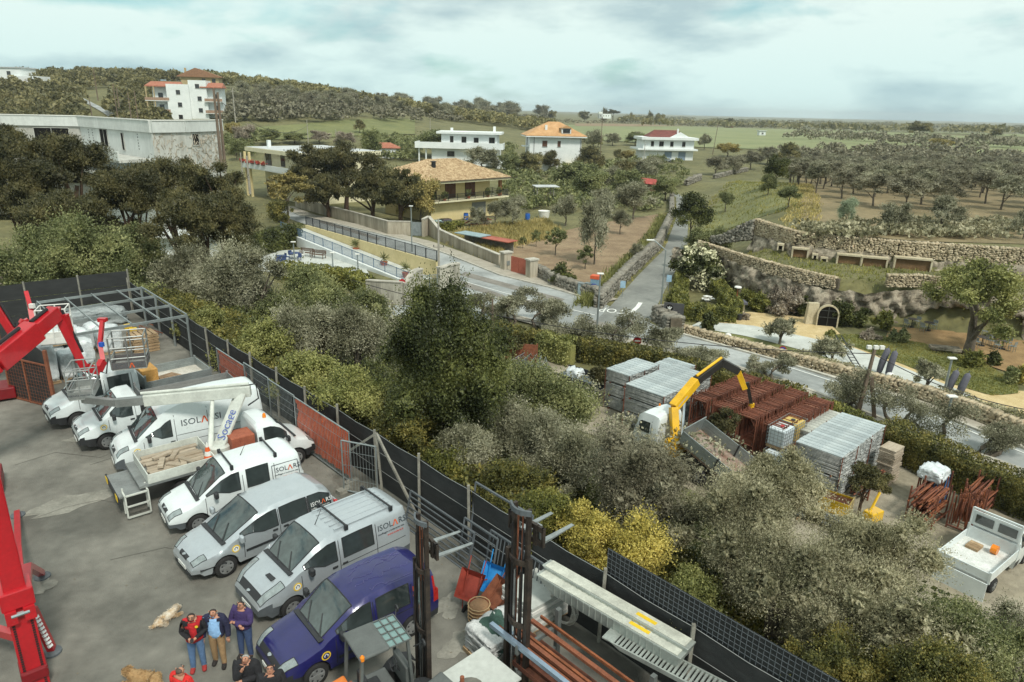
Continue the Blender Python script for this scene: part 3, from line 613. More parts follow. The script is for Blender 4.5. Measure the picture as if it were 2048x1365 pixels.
def dry_wall(name,label,path,height,thick,mat,seed=0,ss=0.32,base=None,cat='stone wall',cope=False,group=None):
 r=np.random.default_rng(seed);pts=np.array([tuple(p)[:2]for p in path],float);seg=np.hypot(*np.diff(pts,axis=0).T);D=np.concatenate([[0],np.cumsum(seg)]);tot=D[-1]
 hs=np.array(height if isinstance(height,(list,tuple))else[height]*len(pts),float)
 zb=np.array([H(*p)for p in pts])if base is None else(np.array(base,float)if isinstance(base,(list,tuple))else np.full(len(pts),base))
 o=thing(name,label,cat,(pts[0][0],pts[0][1],zb[0]),0,group);Vs=[];Fs=[];k0=0
 rows=int(hs.max()/(ss*0.72))+1
 for side in(-1,0,1):
  for j in range(rows if side else 1):
   n=int(tot/ss);q=(np.arange(n)+r.uniform(-0.35,0.35,n))*ss;q=np.clip(q,0.02,tot-0.02)
   i=np.clip(np.searchsorted(D,q)-1,0,len(seg)-1);t=(pts[i+1]-pts[i])/seg[i][:,None];nn=np.stack([-t[:,1],t[:,0]],-1)
   hq=np.interp(q,D,hs);zq=np.interp(q,D,zb)if base is not None else hgt(np.interp(q,D,pts[:,0]),np.interp(q,D,pts[:,1]))
   z=hq if side==0 else(j+0.5+r.uniform(-0.25,0.25,n))*ss*0.72
   ok=(z<=hq)if side else np.ones(n,bool);c=np.stack([np.interp(q,D,pts[:,0]),np.interp(q,D,pts[:,1])],-1)+nn*(side*thick/2*0.86)
   sz=np.stack([ss*r.uniform(0.7,1.25,n),np.full(n,thick*(1.05 if side==0 else 0.4)),ss*0.72*r.uniform(0.7,1.25,n)],-1)
   V,F_=stones_np(r,c,sz);X=c[:,0,None]+V[...,0]*t[:,0,None]+V[...,1]*nn[:,0,None];Y=c[:,1,None]+V[...,0]*t[:,1,None]+V[...,1]*nn[:,1,None]
   Z=(zq+z)[:,None]+V[...,2];V=np.stack([X,Y,Z],-1)[ok];m_=len(V);
   if not m_:continue
   Fk=F_.reshape(n,6,4)[:m_].reshape(-1,4);Vs.append(V.reshape(-1,3));Fs.append(Fk+k0);k0+=m_*8
 st=mobj('stones',npmesh('stones',np.concatenate(Vs)-np.array(o.location),np.concatenate(Fs)),mat,o);st['kind']='stuff'
 m=MB()
 for i in range(len(pts)-1):
  k=max(1,int(seg[i]/2))
  for j in range(k):
   a=pts[i]+(pts[i+1]-pts[i])*j/k;b=pts[i]+(pts[i+1]-pts[i])*(j+1)/k
   za,zb_=(H(*a),H(*b))if base is None else(lerp(zb[i],zb[i+1],j/k),lerp(zb[i],zb[i+1],(j+1)/k));ha,hb=lerp(hs[i],hs[i+1],j/k),lerp(hs[i],hs[i+1],(j+1)/k)
   hh=min(ha,hb)*0.95;m.bar((a[0]-o.location.x,a[1]-o.location.y,za-o.location.z+hh/2),(b[0]-o.location.x,b[1]-o.location.y,zb_-o.location.z+hh/2),thick*0.8,hh)
 m.build('core',JOINT,o)
 return o
dry_wall('dry_stone_wall','grey dry stone wall running up the left edge of the narrow lane',offset(SIDE_L[1:6],0.9),[1.3,1.4,1.3,1.1,1.0],0.7,STONEG,1,0.42)
dry_wall('dry_stone_wall','low grey dry stone wall of the orchard behind the junction footway',Z2(-5,(1076,552),(1110,572),(1160,590),(1205,602)),1.1,0.6,STONEG,2,0.4)
dry_wall('dry_stone_wall','long ivy topped stone wall between the road and the cave garden',offset(FR[0:5],-1.5)[::-1],[0.8,0.9,1.0,0.9,0.9],0.5,STONE,3,0.26)
dry_wall('dry_stone_wall','rubble heap end of the garden wall beside the side road mouth',Z2(-5,(1318,640),(1335,648),(1352,662)),1.3,1.2,STONEG,4,0.4)
dry_wall('dry_stone_wall','low grey stone wall on the grassy bank below the olive grove',G2((1428,358),(1460,350),(1495,343)),1.0,0.6,STONEG,6,0.5)
dry_wall('dry_stone_wall','grey stone bank on the outer bend of the narrow lane',G2((1372,372),(1388,366),(1400,360)),1.3,0.8,STONEG,7,0.6)
# ---- cave terraces on the right
def rock_face(name,path,zlo,zhi,mat,label,seed,lumps=0.5,res=0.35,back=1.0,holes=()):
 """weathered rock: a wavy sheet with overhangs, plus holes given as (distance along, width, z0, z1)"""
 r=np.random.default_rng(seed);pts=np.array(path,float);D=np.concatenate([[0],np.cumsum(np.hypot(*np.diff(pts,axis=0).T))]);n=int(D[-1]/res)+1;q=np.linspace(0,D[-1],n)
 X=np.interp(q,D,pts[:,0]);Y=np.interp(q,D,pts[:,1]);tx=np.gradient(X);ty=np.gradient(Y);l=np.hypot(tx,ty);nx,ny=ty/l,-tx/l
 zl=np.interp(q,D,zlo)if np.ndim(zlo)else np.full(n,zlo);zh=np.interp(q,D,zhi)if np.ndim(zhi)else np.full(n,zhi)
 m_=int((zh-zl).max()/res)+2;U,Vv=np.meshgrid(q,np.linspace(0,1,m_));ph=r.uniform(0,6.28,12)
 d=np.zeros(U.shape);zz=zl[None]+(zh-zl)[None]*Vv
 for k,(fu,fz,am)in enumerate([(0.35,0.6,0.5),(0.8,1.1,0.35),(1.7,2.0,0.22),(3.1,3.7,0.14),(5.3,6.1,0.09),(9.1,8.3,0.05)]):
  d+=am*np.sin(fu*U+ph[k]+0.8*np.sin(fz*zz+ph[k+3]))*np.cos(fz*zz*0.7+ph[k+6])
 d=lumps*(d+0.28*np.abs(np.sin(2.3*U+1.9*zz+ph[9]))**3+r.normal(0,0.13,d.shape))+0.45-0.5*Vv**2
 d-=0.5*np.exp(-((Vv-0.32)/0.13)**2)*lumps*(0.6+0.4*np.sin(0.7*U+ph[4]))
 for(hu,hw,h0,h1)in holes:
  msk=(np.abs(U-hu)<hw/2)&(zz>h0)&(zz<h1-0.5*((U-hu)/(hw/2))**2*(h1-h0)*0.35);d=np.where(msk,-2.2,d)
 P=np.stack([X[None]+nx[None]*d,Y[None]+ny[None]*d,zz+r.normal(0,0.05,zz.shape)],-1);ii=np.arange(m_*n).reshape(m_,n)
 F_=np.stack([ii[:-1,:-1],ii[:-1,1:],ii[1:,1:],ii[1:,:-1]],-1).reshape(-1,4)
 o=mobj(name,npmesh(name,P.reshape(-1,3),F_),mat);return tag(o,label,'rock face')
ROCK=M('weathered_limestone',srgb(84,76,64),0.95,var=0.4,scale=1.3,col2=srgb(160,150,132),bump=1.0,bscale=7,detail=12,lo=0.36,hi=0.54,col3=srgb(178,168,148))
CAVEW=M('pale_cave_plaster',srgb(176,164,136),0.95,var=0.25,scale=0.8,col2=srgb(200,190,164))
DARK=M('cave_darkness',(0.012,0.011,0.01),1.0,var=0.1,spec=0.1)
LOWP=CAVE_LOW[1:];lz=[-1.6,-1.5,-2.2,-2.4,-2.5,-3.2,-3.0,-2.4,-2.2,-2.0,-2.0]
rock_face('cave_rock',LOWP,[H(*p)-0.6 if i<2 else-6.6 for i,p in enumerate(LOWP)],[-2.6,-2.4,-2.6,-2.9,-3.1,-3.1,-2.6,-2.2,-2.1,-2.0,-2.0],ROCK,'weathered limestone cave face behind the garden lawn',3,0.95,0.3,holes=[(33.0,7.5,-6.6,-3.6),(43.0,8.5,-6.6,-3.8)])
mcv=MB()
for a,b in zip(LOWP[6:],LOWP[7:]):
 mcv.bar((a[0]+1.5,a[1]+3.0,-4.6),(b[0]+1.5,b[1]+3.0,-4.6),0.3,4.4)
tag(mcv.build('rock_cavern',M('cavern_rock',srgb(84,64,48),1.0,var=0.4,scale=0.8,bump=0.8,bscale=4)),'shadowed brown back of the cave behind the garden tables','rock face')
UPP=CAVE_UP[2:]
rock_face('cave_rock',UPP,[-2.6]*8,[-0.6,-0.9,-1.0,-0.9,-1.1,-1.0,-1.0,-1.0],ROCK,'pale rock band of the upper cave terrace under the stone wall',8,0.55,0.28)
# parapet walls of rubble on both terraces
def on_path(path,d):
 p=np.array(path,float);D=np.concatenate([[0],np.cumsum(np.hypot(*np.diff(p,axis=0).T))]);return np.array([np.interp(d,D,p[:,0]),np.interp(d,D,p[:,1])])
lowoff=offset(LOWP,0.25)
dry_wall('retaining_wall','rubble parapet wall along the lower cave terrace',[tuple(on_path(lowoff,d))for d in(3.5,6,9.5,14,18,21.5)],[1.2,.95,1.0,1.15,1.2,1.05],0.5,STONE,11,0.23,base=[-2.6,-2.6,-2.7,-2.9,-3.1,-3.1])
dry_wall('retaining_wall','short rubble parapet wall on the cave terrace by the big tree',[tuple(on_path(lowoff,d))for d in(25.5,28,31,35)],[1.1,1.1,1.0,1.0],0.5,STONE,12,0.23,base=[-2.5,-2.3,-2.2,-2.1])
dry_wall('retaining_wall','long curved rubble retaining wall above the upper cave terrace',[tuple(q)for q in offset(UPP,0.3)],[1.7,1.5,1.6,1.5,1.6,1.6,1.6,1.6],0.6,STONE,13,0.25,base=[-0.9,-1.1,-1.2,-1.1,-1.2,-1.1,-1.1,-1.1])
dry_wall('retaining_wall','tumbled end of the upper retaining wall running down the bank',[(27.6,81.0),(26.4,82.5),(25.2,84.0),(24.3,86)],[2.3,1.6,1.0,0.6],0.8,STONEG,14,0.36,base=[-1.6,-2.0,-2.6,-2.8])
# openings in the upper terrace: plastered recesses with dark interiors
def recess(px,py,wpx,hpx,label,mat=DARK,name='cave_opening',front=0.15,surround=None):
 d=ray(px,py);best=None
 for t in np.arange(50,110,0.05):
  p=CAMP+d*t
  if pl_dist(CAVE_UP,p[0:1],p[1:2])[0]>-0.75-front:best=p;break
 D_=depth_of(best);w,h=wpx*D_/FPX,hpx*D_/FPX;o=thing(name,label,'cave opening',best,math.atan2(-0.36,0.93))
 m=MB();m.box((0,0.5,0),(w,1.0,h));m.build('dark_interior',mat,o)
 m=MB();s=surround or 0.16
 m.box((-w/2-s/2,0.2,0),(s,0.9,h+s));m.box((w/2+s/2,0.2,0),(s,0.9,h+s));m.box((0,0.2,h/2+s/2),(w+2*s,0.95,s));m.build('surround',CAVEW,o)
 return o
SHADE=M('ochre_cave_interior',srgb(112,88,62),1.0,var=0.3,scale=0.8)  # ochre brown fill of the wider cave openings
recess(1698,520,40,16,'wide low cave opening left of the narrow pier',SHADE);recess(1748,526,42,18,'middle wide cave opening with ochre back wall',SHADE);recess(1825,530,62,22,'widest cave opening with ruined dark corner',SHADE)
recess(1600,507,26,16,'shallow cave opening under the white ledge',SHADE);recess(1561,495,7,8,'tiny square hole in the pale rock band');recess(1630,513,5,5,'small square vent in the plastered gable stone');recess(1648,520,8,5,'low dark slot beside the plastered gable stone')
m=MB();p=ray_s(1641,512,46);
# arched cellar door in the lower face
def arched_door(px,py,w,h,label):
 p=g(px,py);p=p+Vector((-.2,-.75,0));o=thing('cellar_door',label,'door',(p.x,p.y,p.z),math.atan2(-0.25,0.97));n=10
 arc=[(-w/2,0)]+[(-w/2*math.cos(math.pi*i/n),h-w/2+w/2*math.sin(math.pi*i/n))for i in range(n+1)]+[(w/2,0)]
 mm=Matrix(((1,0,0,0),(0,0,1,0),(0,1,0,0),(0,0,0,1)))
 MB().prism(arc,0.05,0.25,mm).build('dark_panel',DARK,o)
 s=MB();k=1.14;arc2=[(a*k,b*1.06)for a,b in arc]
 for i in range(len(arc)-1):
  a,b,c,d=arc[i],arc[i+1],arc2[i+1],arc2[i];s.add([(a[0],-.05,a[1]),(b[0],-.05,b[1]),(c[0],-.05,c[1]),(d[0],-.05,d[1]),(a[0],.3,a[1]),(b[0],.3,b[1]),(c[0],.3,c[1]),(d[0],.3,d[1])],[(0,1,2,3),(0,4,5,1),(3,2,6,7)])
 s.build('arch_surround',CAVEW,o)
 f=MB();f.box((0,0.02,h/2),(0.07,0.06,h));f.box((0,0.02,h*0.45),(w,0.06,0.07));f.box((0,0.02,h*0.78),(w*0.9,0.06,0.06));f.build('door_bars',M('door_steel',srgb(70,72,70),0.5,0.5),o)
 s=MB();s.box((-w*0.8,0.5,h*0.5),(w*0.7,0.6,h*1.1),0.2,None,.8);s.build('plaster_front',CAVEW,o)
 return o
arched_door(1650,650,1.6,1.9,'black arched cellar door set in the plastered rock')
# ---- cave garden ground
gar=[(1345,652),(1480,676),(1600,706),(1800,770),(1960,830),(2100,880)]
strip('garden_lawn_verge',G2((1400,660),(1560,700),(1760,770),(2100,880)),G2((1410,650),(1560,680),(1800,745),(2100,850)),LAWN,0.05,nv=4)
strip('garden_path',G2((1380,655),(1500,676),(1640,712),(1800,775),(1905,812)),G2((1400,645),(1500,652),(1700,695),(1850,755),(1940,792)),SLAB,0.08,nv=4)
strip('garden_gravel',G2((1400,646),(1500,655),(1660,690),(1850,757),(1940,795),(2120,870)),G2((1400,640),(1490,625),(1650,640),(1700,690),(1960,780),(2150,790)),GRAVEL,0.065,nv=8)
strip('garden_lawn',G2((1690,690),(1790,725),(1900,770),(1985,795),(2035,790)),G2((1650,672),(1740,672),(1850,690),(1960,725),(2035,770)),LAWN,0.095,nv=8)
strip('terrace_gravel',G2((1770,680),(1900,715),(2000,740),(2150,800)),G2((1780,655),(1900,664),(2000,676),(2150,700)),M('ochre_gravel',srgb(134,108,72),0.95,var=0.25,scale=1.2,col2=srgb(156,128,88),bump=0.4,bscale=14),0.08,nv=8)
# ---- fields
strip('orchard_soil',Z2(-5,(1010,545),(1120,560),(1225,590)),Z2(-5,(1000,495),(1180,450),(1345,425)),SOIL,0.05,nv=14,step=2)
# tilled ridges in the orchard
rid=MB();a0,a1,b0,b1=[Vector((*p,-5))for p in Z2(-5,(1195,575),(1315,445),(1225,585),(1340,440))]
for i in range(7):
 p,q=a0.lerp(b0,i/6),a1.lerp(b1,i/6);n=26
 rid.tube([p.lerp(q,k/n)+Vector((0,0,0.0+0.03*math.sin(k*3+i)))for k in range(n+1)],0.22,5)
tag(rid.build('soil_ridges',SOIL),kind='structure')
strip('grove_soil',G2((1600,470),(1700,478),(1850,486),(2150,492)),[(118,300),(140,310),(170,310),(240,320)],DRYSOIL,0.06,nv=60,step=3)
strip('bank_grass',G2((1385,470),(1420,425),(1450,390),(1480,360)),G2((1510,438),(1560,425),(1600,405),(1600,372)),GRASS,0.07,nv=10)
def field(name,px_pts_near,px_pts_far,mat,dz=0.25):
 def far(p):return[tuple(g(*q)[:2])for q in p]
 return strip(name,far(px_pts_near),far(px_pts_far),mat,dz,nv=14,step=6)
GRASS2=M('young_cereal_field',srgb(116,124,84),0.95,var=0.15,scale=0.03,col2=srgb(132,136,94),bump=0.4,bscale=2)
field('field_north',[(455,285),(600,280),(830,270)],[(455,262),(600,250),(830,240)],M('bright_field_grass',srgb(98,104,62),0.95,var=0.25,scale=0.12,col2=srgb(118,120,74)))
field('field_middle',[(1110,275),(1400,296),(1700,306),(2060,320)],[(1110,250),(1400,248),(1700,262),(2060,282)],GRASS2)
field('field_red_soil',[(1150,253),(1280,254),(1380,250)],[(1150,248),(1280,246),(1380,244)],SOIL,0.35)
field('field_far',[(1700,258),(1900,268),(2060,276)],[(1700,252),(1900,258),(2060,264)],GRASS2,0.35)
field('field_yellow',[(1330,247),(1480,247)],[(1340,242.5),(1480,243)],M('yellow_crop',srgb(160,150,66),0.95,var=0.2,scale=0.05),0.4)
# == buildings
WHITE=M('white_render',srgb(214,220,218),0.85,var=0.06,scale=0.4,col2=srgb(228,232,230))
YEL=M('pale_yellow_render',srgb(206,190,140),0.85,var=0.08,scale=0.4,col2=srgb(220,204,156))
CREAM=M('cream_render',srgb(214,208,176),0.85,var=0.08,scale=0.4)
BEIGE=M('beige_render',srgb(176,158,120),0.85,var=0.1,scale=0.4)
CONC=M('weathered_concrete',srgb(164,164,156),0.9,var=0.16,scale=0.5,col2=srgb(196,197,190),stretch=(1,1,0.25),bump=0.2)
CONCW=M('stained_white_render',srgb(192,196,192),0.9,var=0.12,scale=0.35,col2=srgb(206,210,206),stretch=(1,1,0.4))
BLOCK=M('bare_block_wall',srgb(156,154,146),0.95,var=0.16,scale=1.2,col2=srgb(180,179,171),bump=0.3)
TERRA=M('terracotta_roof',srgb(150,92,72),0.85,var=0.25,scale=1.5,col2=srgb(172,112,88))
ORANGE=M('orange_roof',srgb(178,136,92),0.85,var=0.18,scale=0.8,col2=srgb(196,156,112))
DRED=M('dark_red_roof',srgb(112,62,56),0.8,var=0.22,scale=0.8)
COPPO=M('straw_coppo_tile',srgb(150,122,90),0.9,var=0.35,scale=2.2,col2=srgb(206,184,148),rnd=0.0)
ROOFW=M('pale_roof_membrane',srgb(186,190,190),0.8,var=0.12,scale=0.4)
GLASS=M('dark_window_glass',(0.02,0.024,0.026),0.08,var=0.2,scale=0.3,spec=0.6)
SHUT=M('brown_shutter',srgb(92,60,44),0.7,var=0.15,scale=2)
FRAMEW=M('white_frame',srgb(220,220,214),0.6,var=0.05)
FRAMEB=M('brown_frame',srgb(78,58,46),0.6,var=0.1)
IRON=M('dark_iron',srgb(54,58,62),0.5,0.6,var=0.15)
GALV=M('galvanised_steel',srgb(150,158,158),0.45,0.55,var=0.15,scale=2)
BLUEIRON=M('blue_painted_iron',srgb(84,112,140),0.6,0.1,var=0.1)
CLAY=M('terracotta_pot',srgb(168,96,66),0.85,var=0.15,scale=3)
def window(parent,p,u,n,w,h,pane=None,frame=None,shutters=False,name='window',sill=True,mull=True):
 """window on a facade: p centre, u along wall, n outward; frame, recessed pane, sill as sub-parts"""
 u,n,z=Vector(u).normalized(),Vector(n).normalized(),Vector((0,0,1));p=Vector(p);t=0.07
 mt=Matrix(((u.x,n.x,0,p.x),(u.y,n.y,0,p.y),(0,0,1,p.z),(0,0,0,1)))
 f=MB()
 for(c,d)in(((-w/2,0.02,0),(t,0.1,h)),((w/2,0.02,0),(t,0.1,h)),((0,0.02,h/2),(w+t,0.1,t)),((0,0.02,-h/2),(w+t,0.1,t))):f.box(c,d,0,mt)
 if mull and not shutters:f.box((0,0.02,0),(t*0.8,0.08,h),0,mt)
 o=f.build(name,frame or FRAMEW,parent)
 MB().box((0,0.0,0),(w,0.05,h),0,mt).build('pane',pane or GLASS,o)
 if sill:MB().box((0,0.07,-h/2-0.06),(w+0.24,0.2,0.06),0,mt).build('sill',SLAB,o)
 if shutters:
  for s in(-1,1):
   sh=MB();sh.box((s*w/4,0.06,0),(w/2-0.03,0.05,h-0.06),0,mt)
   for k in range(int(h/0.16)):sh.box((s*w/4,0.09,-h/2+0.1+k*0.16),(w/2-0.14,0.02,0.05),0,mt)
   sh.build('shutter',SHUT,o)
 return o
def frame2(o,rz):return Vector((math.cos(rz),math.sin(rz),0)),Vector((-math.sin(rz),math.cos(rz),0))
def hip_roof(parent,cx,cy,z,w,d,rise,mat,name='roof',over=0.0,thick=0.14,ridge=None):
 w,d=w+2*over,d+2*over;r=(max(w,d)-min(w,d))/2 if ridge is None else ridge;m=MB()
 e=[(-w/2,-d/2),(w/2,-d/2),(w/2,d/2),(-w/2,d/2)]
 rg_=[(-r,0),(r,0)]if w>=d else[(0,-r),(0,r)]
 vs=[(cx+a,cy+b,z)for a,b in e]+[(cx+a,cy+b,z+rise)for a,b in rg_]+[(cx+a,cy+b,z-thick)for a,b in e]
 fs_=[(0,1,5,4),(1,2,5),(2,3,4,5),(3,0,4)]if w>=d else[(0,1,4),(1,2,5,4),(2,3,5),(3,0,4,5)]
 fs_+=[(0,6,7,1),(1,7,8,2),(2,8,9,3),(3,9,6,0),(9,8,7,6)]
 m.add(vs,fs_);return m.build(name,mat,parent)
def railing(name,parent,pts,h,mat,gap=0.12,post=1.8,bar=0.018,pw=0.06):
 o=MB();
 for a,b in zip(pts[:-1],pts[1:]):
  a,b=Vector(a),Vector(b);L_=(b-a).length
  o.bar(a+Vector((0,0,h)),b+Vector((0,0,h)),0.05);o.bar(a+Vector((0,0,0.1)),b+Vector((0,0,0.1)),0.04)
  for k in range(int(L_/gap)+1):
   p=a.lerp(b,min(1,k*gap/L_));o.bar(p+Vector((0,0,0.1)),p+Vector((0,0,h)),bar*1.4)
 r=o.build(name,mat,parent)
 for a,b in zip(pts[:-1],pts[1:]):
  a,b=Vector(a),Vector(b);n=max(1,round((b-a).length/post))
  for k in range(n+1):
   p=a.lerp(b,k/n);MB().bar(p,p+Vector((0,0,h+0.06)),pw).build('post',mat,r if parent is not None else r)
 return r
# --- yellow villa with straw-coloured tile roof
rz=math.atan2(0.70,0.714);u,v=frame2(None,rz)
vo=thing('villa','pale yellow two storey villa with straw tiled hip roof and balcony','house',(-13.2,109.0,-5.0),rz)
W_,D_=16.8,15.0
MB().box((W_/2,D_/2,1.55),(W_-2.4,D_-2.4,3.1)).build('ground_floor_wall',YEL,vo)
MB().box((W_/2,D_/2+0.9,4.7),(W_-3.0,D_-4.2,3.0)).build('upper_wall',YEL,vo)
MB().box((W_/2,D_/2,3.17),(W_+0.2,D_+0.2,0.22)).build('balcony_slab',CREAM,vo)
MB().box((W_/2,D_/2,6.12),(W_+0.4,D_+0.4,0.22)).build('eaves',CREAM,vo)
roof=hip_roof(vo,W_/2,D_/2,6.4,W_,D_,2.7,JOINT,over=0.35,ridge=3.0)
# coppo tiles: overlapping half-round rows running up the two visible slopes
def tile_slope(parent,A,B,C_,Dd,rows,seed):
 """A-B eave, C-D ridge end points (D over A, C over B)"""
 r_=np.random.default_rng(seed);A,B,C_,Dd=map(Vector,(A,B,C_,Dd));m=MB();L_=(B-A).length;n=int(L_/0.30);up=((Dd+C_)/2-(A+B)/2);nrm=(B-A).cross(up).normalized()
 sl=up.normalized();e=(B-A).normalized();Hh=up.length;step=Hh/rows
 for i in range(n):
  x=(i+0.5)*L_/n
  for j in range(rows):
   t=(j+0.5)/rows;lo=(Dd-A).dot(e)*t;hi=L_+(C_-B).dot(e)*t
   if x<lo or x>hi:continue
   base=A+e*(x+r_.uniform(-.02,.02))+(up*(j/rows));
   q=[base-e*0.13,base+nrm*0.10,base+e*0.13];up2=sl*step*1.12;dn=nrm*-0.03
   m.add([q[0],q[1]+nrm*0.02,q[2],q[0]+up2+dn,q[1]+up2+dn,q[2]+up2+dn],[(0,1,4,3),(1,2,5,4),(0,2,1)])
 o=m.build('roof_tiles',COPPO,parent);o['kind']='stuff';return o
ov=0.35;zz=6.42;x0,x1,y0,y1=-ov,W_+ov,-ov,D_+ov;cxr=W_/2;cyr=D_/2
tile_slope(roof,(x0,y0,zz),(x1,y0,zz),(cxr+3.0,cyr,zz+2.72),(cxr-3.0,cyr,zz+2.72),22,1)
tile_slope(roof,(x0,y1,zz),(x0,y0,zz),(cxr-3.0,cyr,zz+2.72),(cxr-3.0,cyr,zz+2.72),22,2)
tile_slope(roof,(x1,y0,zz),(x1,y1,zz),(cxr+3.0,cyr,zz+2.72),(cxr+3.0,cyr,zz+2.72),22,3)
ch=MB();ch.box((cxr-4.0,cyr-3,zz+2.0),(0.5,0.5,1.0));ch.box((cxr-4.0,cyr-3,zz+2.6),(0.7,0.7,0.12));ch.build('chimney',IRON,roof)
for x in(1.2,15.8):MB().bar((x,1.0,3.25),(x,1.0,6.05),0.45).build('column',M('brick_pillar',srgb(150,108,76),0.9,var=0.2,scale=3),vo)
fy=D_/2+0.9-(D_-4.2)/2
for x in(6.6,10.8):window(vo,(x,fy,4.45),(1,0,0),(0,-1,0),2.1,2.4,shutters=True,frame=FRAMEB,sill=False,name='balcony_door')
window(vo,(3.2,fy,4.4),(1,0,0),(0,-1,0),1.0,2.2,frame=FRAMEB,sill=False,name='balcony_door')
window(vo,(1.5,5.5,4.4),(0,1,0),(-1,0,0),1.1,2.2,frame=FRAMEB,sill=False,name='balcony_door')
window(vo,(14.6,1.2,1.6),(1,0,0),(0,-1,0),0.9,1.0,frame=FRAMEB)
MB().box((11.2,1.17,1.3),(3.0,0.12,2.4)).build('garage_door',M('grey_garage_door',srgb(116,118,116),0.6,var=0.1),vo)
railing('balcony_railing',vo,[(0.1,8,3.28),(0.1,0.05,3.28),(W_,0.05,3.28),(W_,6,3.28)],1.0,IRON,0.14)
for i,(x,y)in enumerate([(1.0,0.5),(3.4,0.5),(8.4,0.5),(12.6,0.5),(15.2,0.6)]):
 wp=vo.matrix_world@Vector((0,0,0));w3=Vector((-13.2,109.0,0))+u*x+v*y
 po=thing('potted_plant',['bushy pot plant at the near corner of the villa balcony','small pot plant second on the villa balcony','tall pot plant between the shuttered balcony doors','clay pot plant right of the shuttered balcony doors','pot plant by the far brick pillar of the balcony'][i],'plant',(w3.x,w3.y,-1.72),0,'pots on the villa balcony')
 MB().lathe((0,0,0),[(0.2,0),(0.28,0.4),(0.3,0.45)],10).build('pot',CLAY,po);me,_=crown_mesh('bush',i,0.4,0.4,0.55,0.3,150);mobj('leaves',me,LM['green'],po,(0,0,0.85))
# --- flat-roofed yellow house
zf=4.2;A=at(489,294,zf);B=at(594,307,zf);Cc=at(726,299,zf)
hx=(B-A).normalized();Lx=(B-A).length;hy=Vector((-hx.y,hx.x,0));rz=math.atan2(hx.y,hx.x);Ly=17.0;z0=H(B.x,B.y)
fo=thing('flat_roofed_house','cream two storey house with wide flat roof behind the pines','house',(A.x,A.y,z0),rz);hh=zf-z0
MB().box((Lx/2,Ly/2,hh-0.35),(Lx+0.1,Ly,0.7)).build('roof',CREAM,fo)
MB().box((Lx/2,Ly/2,hh+0.03),(Lx-0.4,Ly-0.5,0.06)).build('roof_covering',ROOFW,fo)
MB().box((Lx/2+1.5,Ly/2+0.4,hh/2-0.4),(Lx-4,Ly-3.5,hh-0.8)).build('wall',CREAM,fo)
bz=hh-3.6
MB().box((Lx/2+0.6,0.2,bz),(Lx-0.5,3.0,0.2)).build('balcony_slab',WHITE,fo);bp=MB();bp.box((Lx/2+0.6,-1.25,bz+0.5),(Lx-0.5,0.12,0.9));bp.box((0.45,0.3,bz+0.5),(0.12,3.0,0.9));bp.build('balcony_parapet',WHITE,fo)
MB().box((Lx*0.2,3,hh+0.7),(0.6,0.6,1.4)).build('chimney',WHITE,fo)
yb_=Ly/2+0.4-(Ly-3.5)/2
window(fo,(5.5,yb_,bz+1.5),(1,0,0),(0,-1,0),2.4,2.3,frame=FRAMEB,sill=False,name='balcony_door');window(fo,(11.5,yb_,bz+1.6),(1,0,0),(0,-1,0),1.6,2.0,frame=FRAMEB)
window(fo,(5.2,yb_,1.9),(1,0,0),(0,-1,0),2.6,2.4,frame=M('wood_frame',srgb(140,92,58),0.6),sill=False)
for x in(1.8,3.8):MB().bar((x,-0.9,0),(x,-0.9,hh-0.75),0.4).build('column',YEL,fo)
for i in range(5):
 f_=MB();f_.box((1.5+i*2.3,-1.4,bz+0.95),(1.2,0.3,0.25));b_=f_.build('flower_box',M('flower_box_dark',srgb(90,70,60),0.8),fo)
 V,F_=leaf_quads(np.random.default_rng(i),np.random.default_rng(i).normal(0,1,(60,3))*np.array([0.45,0.15,0.15])+np.array([1.5+i*2.3,-1.4,bz+1.2]),np.zeros((60,3)),0.3,0.25);mobj('geranium',npmesh('geranium',V,F_),M('geranium_red',srgb(170,70,60),0.8,var=0.3,scale=4),b_)
# --- white and blue-white houses behind the gardens
def block(parent,c,d,mat,name='wall'):return MB().box(c,d).build(name,mat,parent)
p=g(1085,343);sc_=1.0
wo_=thing('white_house','white three storey house with orange hip roof and roof dormer','house',(p.x-1.8,p.y,p.z),R(6));Wd=14.5
block(wo_,(Wd/2-2,5,4.6),(Wd,10,9.2),WHITE);MB().box((Wd/2-2,5,9.3),(Wd+2.6,12.6,0.25)).build('eaves',WHITE,wo_)
rf=hip_roof(wo_,Wd/2-2,5,9.6,Wd,10,3.6,ORANGE,over=1.3,ridge=1.6)
dm=MB();dm.box((Wd/2+0.8,0.8,10.9),(2.6,2.6,1.4));dm.build('dormer',WHITE,rf);window(wo_,(Wd/2+0.8,-0.52,10.9),(1,0,0),(0,-1,0),1.9,1.0,name='dormer_window',frame=FRAMEB,sill=False)
MB().add([(Wd/2-0.9,-0.8,11.6),(Wd/2+2.5,-0.8,11.6),(Wd/2+0.8,-0.8,12.4),(Wd/2-0.9,3.0,11.6),(Wd/2+2.5,3,11.6),(Wd/2+0.8,3,12.4)],[(0,1,2),(0,2,5,3),(1,4,5,2)]).build('dormer_roof',ORANGE,rf)
MB().box((Wd/2-4.6,1.5,11.6),(0.6,0.6,1.5)).build('chimney',WHITE,rf)
for(x,z,w,h)in((2.2,7.4,1.3,1.5),(6.2,7.4,0.8,1.5),(2.2,2.8,1.3,1.5),(5.6,2.6,1.3,1.5)):window(wo_,(x,0,z),(1,0,0),(0,-1,0),w,h,pane=SHUT,frame=FRAMEB)
for z in(4.3,7.4):MB().box((-2.7,5,z-0.9),(1.6,6,0.2)).build('balcony_slab',WHITE,wo_);window(wo_,(-2,6,z+0.4),(0,1,0),(-1,0,0),1.2,2.0,frame=FRAMEB)
